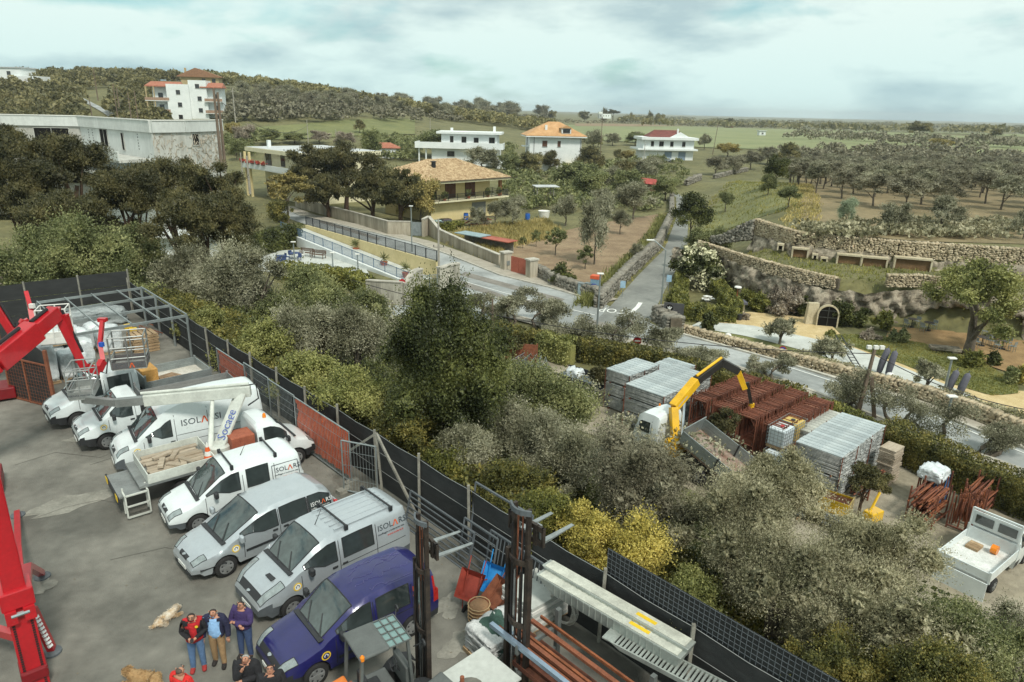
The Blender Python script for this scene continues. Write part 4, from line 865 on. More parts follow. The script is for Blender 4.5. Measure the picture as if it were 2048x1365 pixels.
for x in(-0.8,Wd-2.2):MB().tube([(x,-0.07,0),(x,-0.07,9.2)],0.06,6).build('drainpipe',IRON,wo_)
p=g(925,333)
bv=thing('modern_villa','white terraced modern villa with long balcony parapets','house',(p.x-9,p.y+2,p.z),R(-3))
block(bv,(9.5,6,2.9),(19,11,5.8),WHITE);block(bv,(10.5,6.5,7.2),(16,8,3.0),WHITE,'upper_wall')
MB().box((10.5,6.2,8.95),(18.5,10,0.6)).build('roof',WHITE,bv)
b_=MB();b_.box((8.0,-1.0,5.55),(25,0.2,1.7));b_.box((-4.4,2.5,5.55),(0.2,7,1.7));b_.box((20.4,2.0,5.55),(0.2,6,1.7));b_.build('balcony_parapet',WHITE,bv)
MB().box((8.0,2.0,4.85),(24.8,6,0.25)).build('balcony_slab',WHITE,bv)
b_=MB();b_.box((19,-3.2,1.9),(6,0.2,1.4));b_.box((19,-1.4,1.2),(6,3.5,0.2));b_.build('lower_terrace',WHITE,bv);b_=MB();b_.box((22.5,-2,0.6),(7,3.5,1.6));b_.build('garage_wall',WHITE,bv)
for(x,z,w,h,yy)in((9,7.0,1.3,1.7,2.5),(12.5,7.0,1.3,1.3,2.5),(5.5,7.0,0.9,1.9,2.5),(17,7.0,1.6,1.6,2.5)):window(bv,(x,yy,z),(1,0,0),(0,-1,0),w,h,frame=FRAMEB)
for(x,z,w,h)in((5.5,3.2,2.0,1.4),(14,3.2,0.9,1.6),(18,3.0,0.8,1.8)):window(bv,(x,0.5,z),(1,0,0),(0,-1,0),w,h,frame=FRAMEB)
for(x,h)in((17.5,1.6),(5.2,1.0)):MB().box((x,5,9.2+h/2),(0.7,0.7,h)).build('chimney',WHITE,bv)
for x in(-3.5,-1.5):MB().bar((x,0,0),(x,0,4.7),0.35).build('column',WHITE,bv)
p=g(1340,322)
wr=thing('white_house','white two storey house with dark red roof and garage doors','house',(p.x-9,p.y+1,p.z),R(4));Wd=17
block(wr,(Wd/2,5,3.3),(Wd,10,6.6),WHITE)
MB().box((Wd/2-0.5,4.6,3.45),(Wd+3,12.4,0.5)).build('balcony_band',WHITE,wr);MB().box((Wd/2,4.6,6.9),(Wd+2,12,0.8)).build('parapet',WHITE,wr)
hip_roof(wr,Wd/2,5,7.3,13,8,2.2,DRED,over=0.2,ridge=4.0)
MB().box((12,3,9.0),(0.5,0.5,2.0)).build('chimney',WHITE,wr);MB().add([(8.5,-0.4,7.25),(15.5,-0.4,7.25),(12,-0.4,9.0),(8.5,0.2,7.25),(15.5,.2,7.25),(12,.2,9.0)],[(0,1,2),(3,5,4),(0,2,5,3),(1,4,5,2)]).build('gable',WHITE,wr)
for x in(8.5,13.2):MB().box((x,-0.03,1.4),(2.4,0.1,2.7)).build('garage_door',M('blue_grey_door',srgb(122,140,156),0.6,var=0.08),wr)
for(x,w)in((3.0,0.9),(6.0,1.4),(9.5,1.0),(13.5,1.0)):window(wr,(x,0,5.2),(1,0,0),(0,-1,0),w,1.5,frame=FRAMEB)
# --- white apartment block on the hill, beige gabled block behind it
p=atd(372,236,250);ab=thing('apartment_block','white balconied apartment block with terracotta roofs on the hillside','building',(p.x-11,p.y,p.z-2),R(12))
block(ab,(8.5,5,6.2),(7.5,10,14.2),WHITE);block(ab,(15,5.5,7.0),(6,9,15.6),WHITE,'stair_tower');block(ab,(2.4,6.5,6),(6,7,12.8),WHITE,'left_wing');block(ab,(20,6.5,6),(5.5,7,12.8),WHITE,'right_wing')
for(x,w)in((4.0,10.5),(20.3,6.5)):
 m=MB();m.add([(x-w/2-1.2,0.6,12.6),(x+w/2,0.6,12.6),(x+w/2-0.5,6,14.2),(x-w/2-0.2,6,14.2),(x-w/2-1.2,0.6,12.3),(x+w/2,0.6,12.3),(x+w/2,10,12.4),(x-w/2-1.2,10,12.4)],[(0,1,2,3),(0,4,5,1),(1,5,6,2),(0,3,7,4),(7,6,5,4)]);m.build('roof',TERRA,ab)
for z in(3.6,7.6,11.0)[:2]+(0.2,):
 for(x,w)in((1.4,8.0),(20.2,6.0)):
  b_=MB();b_.box((x,1.6,z),(w,3.4,0.25));s_=b_.build('balcony_slab',WHITE,ab);MB().box((x,-0.05,z+0.6),(w,0.15,1.0)).build('balcony_front',M('brown_balustrade',srgb(156,128,108),0.8),s_)
  window(ab,(x+0.6,3.0,z+1.6),(1,0,0),(0,-1,0),1.5,2.1,frame=FRAMEB,sill=False,name='balcony_door')
for(x,z)in((8.6,10.6),(8.8,6.4),(8.6,2.2),(15,12.8),(15.4,8.6),(15.4,4.6)):window(ab,(x,0 if x<12 else 1.0,z),(1,0,0),(0,-1,0),1.3,1.4,frame=FRAMEB)
for x in(0.6,-2.0):MB().bar((x,0.2,-2),(x,0.2,12.4),0.35).build('column',BEIGE,ab)
p=atd(402,200,300);bb=thing('gabled_block','beige gabled apartment building behind the white block','building',(p.x-7.5,p.y,p.z-4),R(14))
block(bb,(7.5,5,6),(15,11,16),BEIGE)
MB().add([(-1.4,-1.5,13.4),(16.4,-1.5,13.4),(6.2,-1.5,16.8),(-1.4,11,13.4),(16.4,11,13.4),(6.2,11,16.8),(-1.4,-1.5,13.1),(16.4,-1.5,13.1)],[(0,2,5,3),(1,4,5,2),(0,6,7,1,2)]).build('roof',M('brown_tile_roof',srgb(140,104,78),0.85,var=0.2),bb)
for z in(8.3,11.6):MB().box((11.5,-0.9,z-1.2),(8,1.6,0.2)).build('balcony_slab',BEIGE,bb);window(bb,(9,-0.5,z),(1,0,0),(0,-1,0),1.4,2.0,frame=FRAMEB);window(bb,(13,-0.5,z),(1,0,0),(0,-1,0),1.4,2.0,frame=FRAMEB)
MB().box((1.5,3,15.6),(0.8,0.8,2.4)).build('chimney',BEIGE,bb)
# --- white houses on the far hilltop
p=atd(30,172,330);hw=thing('hilltop_house','white flat roofed house at the edge of the far hilltop','house',(p.x-14,p.y,p.z-3),R(-4))
block(hw,(9,6,6),(18,10,10),WHITE);block(hw,(20.5,4,4.2),(13,8,6.4),WHITE,'side_wing');MB().box((9,6,11.1),(19,11,0.4)).build('roof',ROOFW,hw)
for(x,z,w)in((5,8.6,1.8),(12,8.6,1.8),(1,8.4,1.2)):window(hw,(x,1,z),(1,0,0),(0,-1,0),w,1.6,frame=FRAMEB)
MB().box((10,0.2,4.6),(10,2.5,0.25)).build('porch_roof',DRED,hw);MB().box((20,-0.8,4.4),(7,2.5,0.25)).build('porch_roof',DRED,hw)
p=atd(1205,232,560);fh=thing('farmhouse','distant white farmhouse beside the umbrella pine','house',(p.x,p.y,p.z-2),R(5));fh.scale=(.5,.5,.5);block(fh,(4,4,3.5),(20,8,7),WHITE);block(fh,(-3,4,5),(6,8,10),WHITE,'tower_wall')
for x in(-3,2,6,10):window(fh,(x,0,4),(1,0,0),(0,-1,0),1.2,1.6)
p=g(1525,272);sh=thing('field_hut','small white field hut at the edge of the cereal field','hut',(p.x,p.y,p.z),R(4));block(sh,(0,2,1.4),(4.0,3.5,2.8),WHITE);MB().box((0,2,2.95),(5.2,4.6,0.25)).build('roof',ROOFW,sh);window(sh,(0,0.25,1.4),(1,0,0),(0,-1,0),1.2,1.0)
p=g(1293,388);sh=thing('red_roofed_shed','garden shed with sagging red roof among the fruit trees','shed',(p.x,p.y,p.z),R(-12));block(sh,(0,2,1.1),(3.6,3.2,2.2),M('shed_planks',srgb(110,92,72),0.9,var=0.2));MB().add([(-2.3,-0.2,2.4),(2.3,-0.2,2.0),(2.3,2,3.0),(-2.3,2,3.4),(-2.3,4.2,2.4),(2.3,4.2,2.0)],[(0,1,2,3),(3,2,5,4)]).build('roof',M('faded_red_sheet',srgb(160,70,62),0.7,var=0.2,scale=1),sh)
p=g(1462,238);sh=thing('brick_farm_building','small red brick farm building at the far field edge','building',(p.x,p.y,p.z),0);block(sh,(0,3,2.2),(9,5,4.4),M('old_brick',srgb(140,92,70),0.9,var=0.2));MB().box((0,3,4.55),(10,6,0.3)).build('roof',DRED,sh)
p=g(770,318);sh=thing('garden_cottage','low white garden cottage hidden among trees behind the villa','house',(p.x-3,p.y,p.z),R(8));block(sh,(3,3,1.5),(8,5,3),WHITE);hip_roof(sh,3,3,3.0,8,5,1.4,TERRA,over=0.4);window(sh,(3,0.5,1.5),(1,0,0),(0,-1,0),1.0,1.2)
# --- big unfinished concrete building behind the pines
zt=10.0;TP=[at(-140,226,zt),at(0,229,zt),at(156,232,zt),at(300,241,zt),at(366,241,zt),at(442,240,zt)]
cb_=thing('concrete_building','long unfinished concrete building with parapet roof behind the pines','building',(TP[2].x,TP[2].y,-4.0))
o0=Vector((TP[2].x,TP[2].y,-4.0));mats=[BLOCK,BLOCK,CONCW,CONC,CONC]
back=Vector((-15,22,0))
for i in range(5):
 a,b=TP[i]-o0,TP[i+1]-o0;m=MB();zb=0.0;zt_=14.0
 a0,b0=Vector((a.x,a.y,0)),Vector((b.x,b.y,0));m.add([a0,b0,b0+Vector((0,0,zt_)),a0+Vector((0,0,zt_)),a0+back,b0+back,b0+back+Vector((0,0,zt_-1.2)),a0+back+Vector((0,0,zt_-1.2))],[(0,1,2,3),(1,5,6,2),(5,4,7,6),(4,0,3,7)])
 m.build('wall',mats[i],cb_)
 n_=Vector((b0-a0)).normalized();nn=Vector((n_.y,-n_.x,0))
 MB().bar(a0+nn*0.12+Vector((0,0,13.25)),b0+nn*0.12+Vector((0,0,13.25)),0.26,1.4).build('parapet',CONCW,cb_)
 MB().bar(a0+nn*0.14+Vector((0,0,14.0)),b0+nn*0.14+Vector((0,0,14.0)),0.4,0.12).build('coping',FRAMEW,cb_)
m=MB();q=[p_-o0 for p_ in TP];vs=[Vector((a.x,a.y,13.3))for a in q]+[Vector((a.x,a.y,13.3))+back for a in q];m.add(vs,[(i,i+1,i+7,i+6)for i in range(5)]);m.build('roof',ROOFW,cb_)
def on_wall(i,t,z,out=0.03):
 a,b=q[i],q[i+1];d=(b-a);d.z=0;n_=d.normalized();nn=Vector((n_.y,-n_.x,0));p_=Vector((a.x,a.y,0))+d*t+nn*out;p_.z=z;return p_,n_,nn
for(i,t,z,w,h)in((1,0.62,11.2,4.6,2.2),(1,0.12,11.1,0.7,2.1),(2,0.36,11.3,2.6,2.3),(4,0.25,11.6,1.3,1.5),(2,0.62,11.1,0.8,2.2)):
 p_,n_,nn=on_wall(i,t,z);window(cb_,p_,n_,nn,w,h,frame=CONC,pane=DARK,sill=False,mull=w>2.5,name='window')
for(i,t)in((2,0.13),(2,0.19),(2,0.82)):
 m=MB()
 for k in range(6):
  p_,n_,nn=on_wall(i,t,12.2-k*0.36,0.0);m.bar(p_-nn*0.02,p_+nn*0.03,0.12,0.16)
 m.build('vent_holes',DARK,cb_)
# projecting first floor slab with parapet
a,n_,nn=on_wall(1,0.2,6.0);b,_,n2_=on_wall(2,0.98,6.0)
m=MB();P0=[a,on_wall(1,1.0,6)[0],b];P1=[a+nn*4,on_wall(2,0.0,6)[0]+(nn+n2_)*2.2,b+n2_*4]
for z_,t_ in((9.4,0.35),(7.4,0.35)):
 m=MB();vs=[Vector((p_.x,p_.y,z_))for p_ in P0+P1]+[Vector((p_.x,p_.y,z_-t_))for p_ in P0+P1];m.add(vs,[(0,1,4,3),(1,2,5,4),(3,4,10,9),(4,5,11,10),(6,9,10,7),(7,10,11,8),(2,8,11,5)]);m.build('terrace_slab',CONC,cb_)
m=MB()
for c,d in zip(P1[:-1],P1[1:]):m.bar(Vector((c.x,c.y,9.85)),Vector((d.x,d.y,9.85)),0.2,1.1)
m.build('terrace_parapet',CONCW,cb_);m=MB()
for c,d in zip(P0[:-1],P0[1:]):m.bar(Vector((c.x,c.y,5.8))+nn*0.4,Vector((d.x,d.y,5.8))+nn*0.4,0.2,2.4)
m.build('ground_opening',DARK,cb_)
IVY=LEAF('bare_creeper',srgb(110,104,92),srgb(132,126,114),srgb(150,144,132),2.0,trans=0.0)
cre=MB();r_=np.random.default_rng(4)
for(i,cnt,t0,t1,zl,zh)in((3,50,0.02,0.9,8,13.4),(4,120,0.05,0.98,7.5,12.4)):
 for k in range(cnt):
  t=r_.uniform(t0,t1);z=r_.uniform(zl,zh);pts=[]
  for j in range(5):
   p_,_,_=on_wall(i,min(1,max(0,t)),z,0.05);pts.append(p_);t+=r_.normal(0,0.035);z+=r_.normal(-0.1,0.35)
  cre.tube(pts,0.035,3,cap=False)
cre.build('bare_creeper',IVY,cb_)
# --- boundary walls, gates of the walled villas
def wall_run(parent,pts,h,th,mat,name='wall',cope=True,base=None):
 m=MB();c_=MB();hs=h if isinstance(h,(list,tuple))else[h]*len(pts)
 for i in range(len(pts)-1):
  a,b=Vector((pts[i][0],pts[i][1],0)),Vector((pts[i+1][0],pts[i+1][1],0));d=(b-a).normalized();nn=Vector((-d.y,d.x,0))*th/2
  za,zb=(H(a.x,a.y),H(b.x,b.y))if base is None else(base,base);vs=[]
  for p_,z_,h_ in((a,za,hs[i]),(b,zb,hs[i+1])):
   for s in(-1,1):vs+=[p_+nn*s+Vector((0,0,z_-0.3)),p_+nn*s+Vector((0,0,z_+h_))]
  m.add(vs,[(0,4,5,1),(2,3,7,6),(1,5,7,3),(0,1,3,2),(4,6,7,5)])
  c_.bar(a+Vector((0,0,za+hs[i]+0.04)),b+Vector((0,0,zb+hs[i+1]+0.04)),th+0.12,0.1)
 o=m.build(name,mat,parent)
 if cope:c_.build('coping',KERB,o)
 return o
STREAK=M('streaked_wall_render',srgb(140,132,116),0.9,var=0.2,scale=0.9,col2=srgb(182,174,156),stretch=(1,1,0.12),bump=0.15)
STREAK2=M('black_streaked_concrete',srgb(104,100,90),0.9,var=0.3,scale=1.1,col2=srgb(178,174,160),stretch=(1,1,0.15),bump=0.15,lo=0.3,hi=0.55)
bw=thing('boundary_wall','long beige streaked boundary wall in front of the pine garden','wall');wall_run(bw,Z2(-5,(592,414),(640,428),(705,446),(777,470),(822,471)),[1.5,1.6,1.7,1.9,1.9],0.3,STREAK)
gt=thing('sheet_gate','grey sheet metal gate at the end of the beige wall','gate');a,b=[Vector((*p_,-5))for p_ in Z2(-5,(824,472),(845,473))];MB().bar(a+Vector((0,0,1.0)),b+Vector((0,0,1.0)),0.08,1.9).build('leaf',M('grey_sheet',srgb(132,140,142),0.5,0.2),gt)
for p_ in(a,b):MB().bar(p_,p_+Vector((0,0,2.1)),0.16).build('post',GALV,gt)
bw=thing('boundary_wall','rough block wall sweeping down beside the footway','wall');wall_run(bw,Z2(-5,(846,474),(858,470),(880,482),(930,503),(1000,533)),[2.4,2.6,1.5,1.3,1.3],0.35,STREAK)
for i,(px,py,lb)in enumerate(((1012,540,'white gate pillar with a small meter box'),(1063,556,'white gate pillar at the field wall corner'))):
 p_=at(px,py,-5);o=thing('gate_pillar',lb,'pillar',(p_.x,p_.y,-5.05),R(35));MB().box((0,0,1.0),(1.05,0.8,2.0)).build('shaft',STREAK,o);MB().box((0,0,2.08),(1.25,1.0,0.16)).build('cap',KERB,o)
 if i==0:MB().box((0.0,-0.43,0.9),(0.4,0.08,0.5)).build('meter_box',GALV,o)
gt=thing('field_gate','rust red sheet metal double gate between white pillars','gate');a,b=[Vector((*p_,-5))for p_ in Z2(-5,(1022,545),(1052,553))];RUSTR=M('rust_red_sheet',srgb(158,84,66),0.75,var=0.25,scale=1.5,col2=srgb(176,100,80))
mid=a.lerp(b,0.5)
for c,d in((a,mid-(b-a)*0.01),(mid+(b-a)*0.01,b)):MB().bar(c+Vector((0,0,0.95)),d+Vector((0,0,0.95)),0.06,1.8).build('leaf',RUSTR,gt)
# scrolled concrete gateway of the walled garden
vw=thing('gateway_wall','black streaked concrete gateway wall with scrolled tops and oval medallions','wall');Gp=[Vector((*p_,-5.05))for p_ in Z2(-5,(735,601),(806,610),(843,598),(877,596),(917,587))]
wall_run(vw,[Gp[0],Gp[1]],[1.9,2.1],0.35,STREAK2)
def scroll_panel(a,b,hl,hr):
 m=MB();d=(b-a);L_=d.length;e=d.normalized();nn=Vector((e.y,-e.x,0));n=12;top=[]
 for i in range(n+1):
  t=i/n;h_=lerp(hl,hr,0.5-0.5*math.cos(math.pi*min(1,t*1.25)));top.append(h_)
 for s,dr in((0.2,1),(-0.2,-1)):pass
 vs=[]
 for i in range(n+1):
  p_=a+e*(L_*i/n)
  for s in(-0.22,0.22):vs+=[p_+nn*s,p_+nn*s+Vector((0,0,top[i]))]
 fs_=[]
 for i in range(n):
  k=4*i;fs_+=[(k,k+1,k+5,k+4),(k+2,k+6,k+7,k+3),(k+1,k+3,k+7,k+5)]
 fs_+=[(0,2,3,1),(4*n,4*n+1,4*n+3,4*n+2)];m.add(vs,fs_);o=m.build('scrolled_panel',STREAK2,vw)
 c_=MB()
 for i in range(n):c_.bar(a+e*(L_*i/n)+Vector((0,0,top[i]+0.06)),a+e*(L_*(i+1)/n)+Vector((0,0,top[i+1]+0.06)),0.6,0.14)
 c_.build('coping',KERB,o)
 cen=a.lerp(b,0.5)+nn*0.24+Vector((0,0,min(hl,hr)*0.55));ring=[cen+e*(0.34*math.cos(k*math.pi/6))+Vector((0,0,0.46*math.sin(k*math.pi/6)))for k in range(13)];MB().tube(ring,0.07,5).build('medallion',KERB,o)
 MB().bar(cen-nn*0.05,cen+nn*0.02,0.3,0.4).build('medallion_disc',DARK,o)
scroll_panel(Gp[1],Gp[2],2.0,2.9);scroll_panel(Gp[3],Gp[4],2.9,3.0)
gt=thing('iron_gate','wrought iron double gate between the scrolled concrete panels','gate');a,b=Gp[2]+Vector((0.1,0,0.1)),Gp[3]+Vector((-0.1,0,0.1))
for c,d in((a,a.lerp(b,0.49)),(a.lerp(b,0.51),b)):
 railing('gate_leaf',gt,[c,d],2.2,GALV,0.16,post=3,bar=0.025,pw=0.08)
# yellow retaining wall, black railing, ramp
YW0,YW1=at(872,558,-5),at(611,460,-3.8);YW0.z=-5.1
yw=thing('yellow_garden_wall','yellow garden wall topped by a long black railing along the road','wall')
TOPZ=-3.15;n=10;m=MB();P_=[YW0.lerp(YW1,i/n)for i in range(n+1)];e=(YW1-YW0);e.z=0;e.normalize();nn=Vector((-e.y,e.x,0))
m.add([YW0,YW1,Vector((YW1.x,YW1.y,TOPZ)),Vector((YW0.x,YW0.y,TOPZ))]+[p_-nn*0.3 for p_ in(Vector((YW0.x,YW0.y,-5.2)),Vector((YW1.x,YW1.y,-5.2)),Vector((YW1.x,YW1.y,TOPZ)),Vector((YW0.x,YW0.y,TOPZ)))],[(0,1,2,3),(4,7,6,5),(3,2,6,7),(0,3,7,4),(1,5,6,2)]);m.build('wall',YEL,yw)
railing('railing',yw,[Vector((YW0.x,YW0.y,TOPZ))-nn*0.15,Vector((YW1.x,YW1.y,TOPZ))-nn*0.15],1.1,IRON,0.13,2.0,0.02,0.09)
rm=MB();inn=nn*3.4;q0,q1=YW0+Vector((0,0,0.08)),YW1+Vector((0,0,0.2));rm.add([q0+nn*.05,q1+nn*.05,q1+inn,q0+inn],[(0,1,2,3)]);tag(rm.build('driveway_ramp',SLAB),kind='structure')
rw=thing('ramp_wall','white tapering side wall of the driveway with blue railing','wall');c0,c1=q0+inn,q1+inn
MB().add([Vector((c0.x,c0.y,-5.3)),Vector((c1.x,c1.y,-5.3)),c1+Vector((0,0,0.15)),c0+Vector((0,0,0.15))]+[Vector((p_.x,p_.y,z_))+nn*0.25 for p_,z_ in((c0,-5.3),(c1,-5.3),(c1,c1.z+0.15),(c0,c0.z+0.15))],[(0,3,2,1),(4,5,6,7),(3,7,6,2),(0,4,7,3)]).build('wall',WHITE,rw)
railing('railing',rw,[c0+Vector((0,0,0.15)),c1+Vector((0,0,0.15))],1.0,BLUEIRON,0.14,2.2)
strip('courtyard_paving',Z2(-5,(470,540),(620,550),(745,560)),Z2(-5,(480,505),(620,500),(720,520)),SLAB,0.06,nv=6)
for i,(px,py)in enumerate(((713,506),(768,534),(812,556))):
 p_=at(px,py,-4.75-0.1*i);o=thing('potted_yucca',['potted yucca at the top of the driveway','potted yucca halfway along the yellow wall','potted yucca by the iron gate'][i],'plant',p_,0,'yucca pots along the driveway')
 MB().lathe((0,0,0),[(0.3,0),(0.42,0.55),(0.46,0.6),(0.4,0.6)],12).build('pot',CLAY,o);V,F_=leaf_quads(np.random.default_rng(i),np.random.default_rng(i).normal(0,0.22,(70,3))+np.array([0,0,1.15]),np.random.default_rng(i).normal(0,0.4,(70,3)),0.8,0.07,1.0,0.6);mobj('leaves',npmesh('leaves',V,F_),LM['green'],o)
# black and white striped post and pergola roof edge by the courtyard
p_=at(473,522,-5);o=thing('striped_post','black and white banded post beside the courtyard','post',(p_.x,p_.y,-5.0))
for k in range(12):MB().lathe((0,0,0.19*k),[(0.28,0),(0.28,0.19)],12).build('band',DARK if k%2 else FRAMEW,o)
p_=at(432,520,-5);o=thing('courtyard_pavilion','low white pavilion half hidden by the pine beside the striped post','pavilion',(p_.x-3,p_.y,-5.05),R(8));block(o,(0,2,1.3),(6.5,3,2.6),WHITE);MB().box((0,1.6,2.75),(7.6,4.6,0.3)).build('roof',CONCW,o);MB().box((1.2,0.48,1.1),(1.6,0.1,2.1)).build('doorway',DARK,o)
WOOD=M('weathered_bench_wood',srgb(96,74,58),0.85,var=0.2,scale=3)
def bench(loc,rz,label):
 o=thing('bench',label,'bench',loc,rz,'courtyard benches')
 for k in range(4):MB().box((0,-0.2+k*0.13,0.45),(1.8,0.1,0.04)).build('seat_slat',WOOD,o)
 for k in range(3):MB().box((0,0.33,0.6+k*0.14),(1.8,0.04,0.1)).build('back_slat',WOOD,o)
 for s in(-0.75,0.75):
  m=MB();m.box((s,-0.2,0.22),(0.06,0.06,0.45));m.box((s,0.33,0.45),(0.06,0.06,0.9));m.box((s,0.05,0.62),(0.06,0.55,0.05));m.build('leg',WOOD,o)
for i,(px,py)in enumerate(((612,514),(637,518))):
 p_=at(px,py,-5);bench((p_.x,p_.y,-4.93),R(-20),('dark slatted bench nearer the blue table','dark slatted bench nearer the driveway wall')[i])
BLUEP=M('blue_plastic',srgb(44,62,104),0.5,var=0.1);
for i,(px,py)in enumerate(((563,524),(590,520))):
 p_=at(px,py,-5);o=thing('garden_table' if i else 'storage_box',('dark blue lidded storage box in the courtyard','blue covered garden table with chairs in the courtyard')[i],'table' if i else 'box',(p_.x,p_.y,-4.93),R(20))
 if i==0:MB().box((0,0,0.3),(1.1,0.7,0.6)).build('box',BLUEP,o,bevel=0.04);MB().box((0,0,0.64),(1.18,0.78,0.08)).build('lid',BLUEP,o)
 else:
  MB().lathe((0,0,0.72),[(0.6,0),(0.6,0.04)],14).build('top',BLUEP,o)
  for a_ in range(4):MB().bar((0.4*math.cos(a_*1.57),0.4*math.sin(a_*1.57),0),(0.4*math.cos(a_*1.57),0.4*math.sin(a_*1.57),0.72),0.05).build('leg',BLUEP,o)
  for a_ in(0.4,2.0,3.6,5.2):
   cx_,cy_=0.95*math.cos(a_),0.95*math.sin(a_);m=MB();m.box((cx_,cy_,0.42),(0.45,0.45,0.05),a_);m.box((cx_*1.2,cy_*1.2,0.65),(0.05,0.45,0.45),a_);[m.bar((cx_+dx_,cy_+dy_,0),(cx_+dx_,cy_+dy_,0.42),0.04)for dx_ in(-.18,.18)for dy_ in(-.18,.18)];m.build('chair',FRAMEW if a_<1 else BLUEP,o)
# == vehicles
def paint(name,col,rough=0.28,metal=0.0,var=0.05):return M(name,col,rough,metal,var=var,scale=1.2,coat=0.6)
VWHITE=paint('white_van_paint',srgb(212,220,220));VSILV=paint('silver_paint',srgb(176,184,188),0.3,0.35);VBLUE=paint('blue_van_paint',srgb(34,34,92),0.3,0.1,0.12);VYEL=paint('yellow_van_paint',srgb(222,178,40))
VGREY=paint('grey_car_paint',srgb(120,126,132),0.3,0.4)
TYRE=M('tyre_rubber',srgb(36,36,36),0.85,var=0.2,scale=6);RIM=M('wheel_rim',srgb(150,152,152),0.4,0.5,var=0.1,scale=5)
BPLAS=M('black_plastic',srgb(44,46,48),0.6,var=0.15,scale=3);GPLAS=M('grey_plastic',srgb(88,94,98),0.6,var=0.12,scale=3)
WGLASS=M('vehicle_glass',(0.035,0.045,0.045),0.05,var=0.25,scale=0.6,spec=0.9);LAMP=M('headlamp_glass',srgb(136,146,146),0.1,var=0.2,scale=6,spec=0.8);REDL=M('tail_lamp',srgb(170,40,36),0.2,var=0.15);AMBER=M('amber_lens',srgb(226,130,30),0.25,var=0.1)
SCREEN=M('windscreen_glass',(0.055,0.075,0.072),0.04,var=0.35,scale=0.7,spec=1.0)
SEAM=M('panel_gap',srgb(40,42,44),0.8,var=0.1);PLATE=M('number_plate',srgb(214,216,210),0.5,var=0.05);CHROME=M('chrome_badge',srgb(190,194,196),0.2,0.9)
VS=0.915
def wheel(parent,x,y,r,w=0.2,side=-1,spokes=6):
 o=thing('wheel',None,None,(x,y,r));o.parent=parent
 MB().lathe((0,0,0),[(r*0.6,-w/2),(r*0.93,-w/2),(r,-w*0.32),(r,w*0.32),(r*0.93,w/2),(r*0.6,w/2)],22,'y').build('tyre',TYRE,o,True)
 m=MB();m.lathe((0,side*w*0.36,0),[(r*0.62,-0.03),(r*0.64,0.03)]if side>0 else[(r*0.64,-0.03),(r*0.62,0.03)],18,'y');m.build('rim',RIM,o)
 m=MB()
 for k in range(spokes):
  a=2*math.pi*k/spokes;yy=side*w*0.48;m.bar((0,yy,0),(r*0.58*math.cos(a),yy,r*0.58*math.sin(a)),r*0.16,0.04,up=(0,1,0))
 m.lathe((0,side*w*0.48,0),[(r*0.15,-0.03),(r*0.15,0.03)],10,'y');m.build('spokes',RIM,o)
 m=MB()
 for k in range(spokes):
  a=2*math.pi*(k+0.5)/spokes;yy=side*(w*0.36+0.034);m.bar((r*0.38*math.cos(a),yy,r*0.38*math.sin(a)),(r*0.52*math.cos(a),yy,r*0.52*math.sin(a)),r*0.12,0.012,up=(0,1,0))
 m.build('rim_openings',BPLAS,o);return o
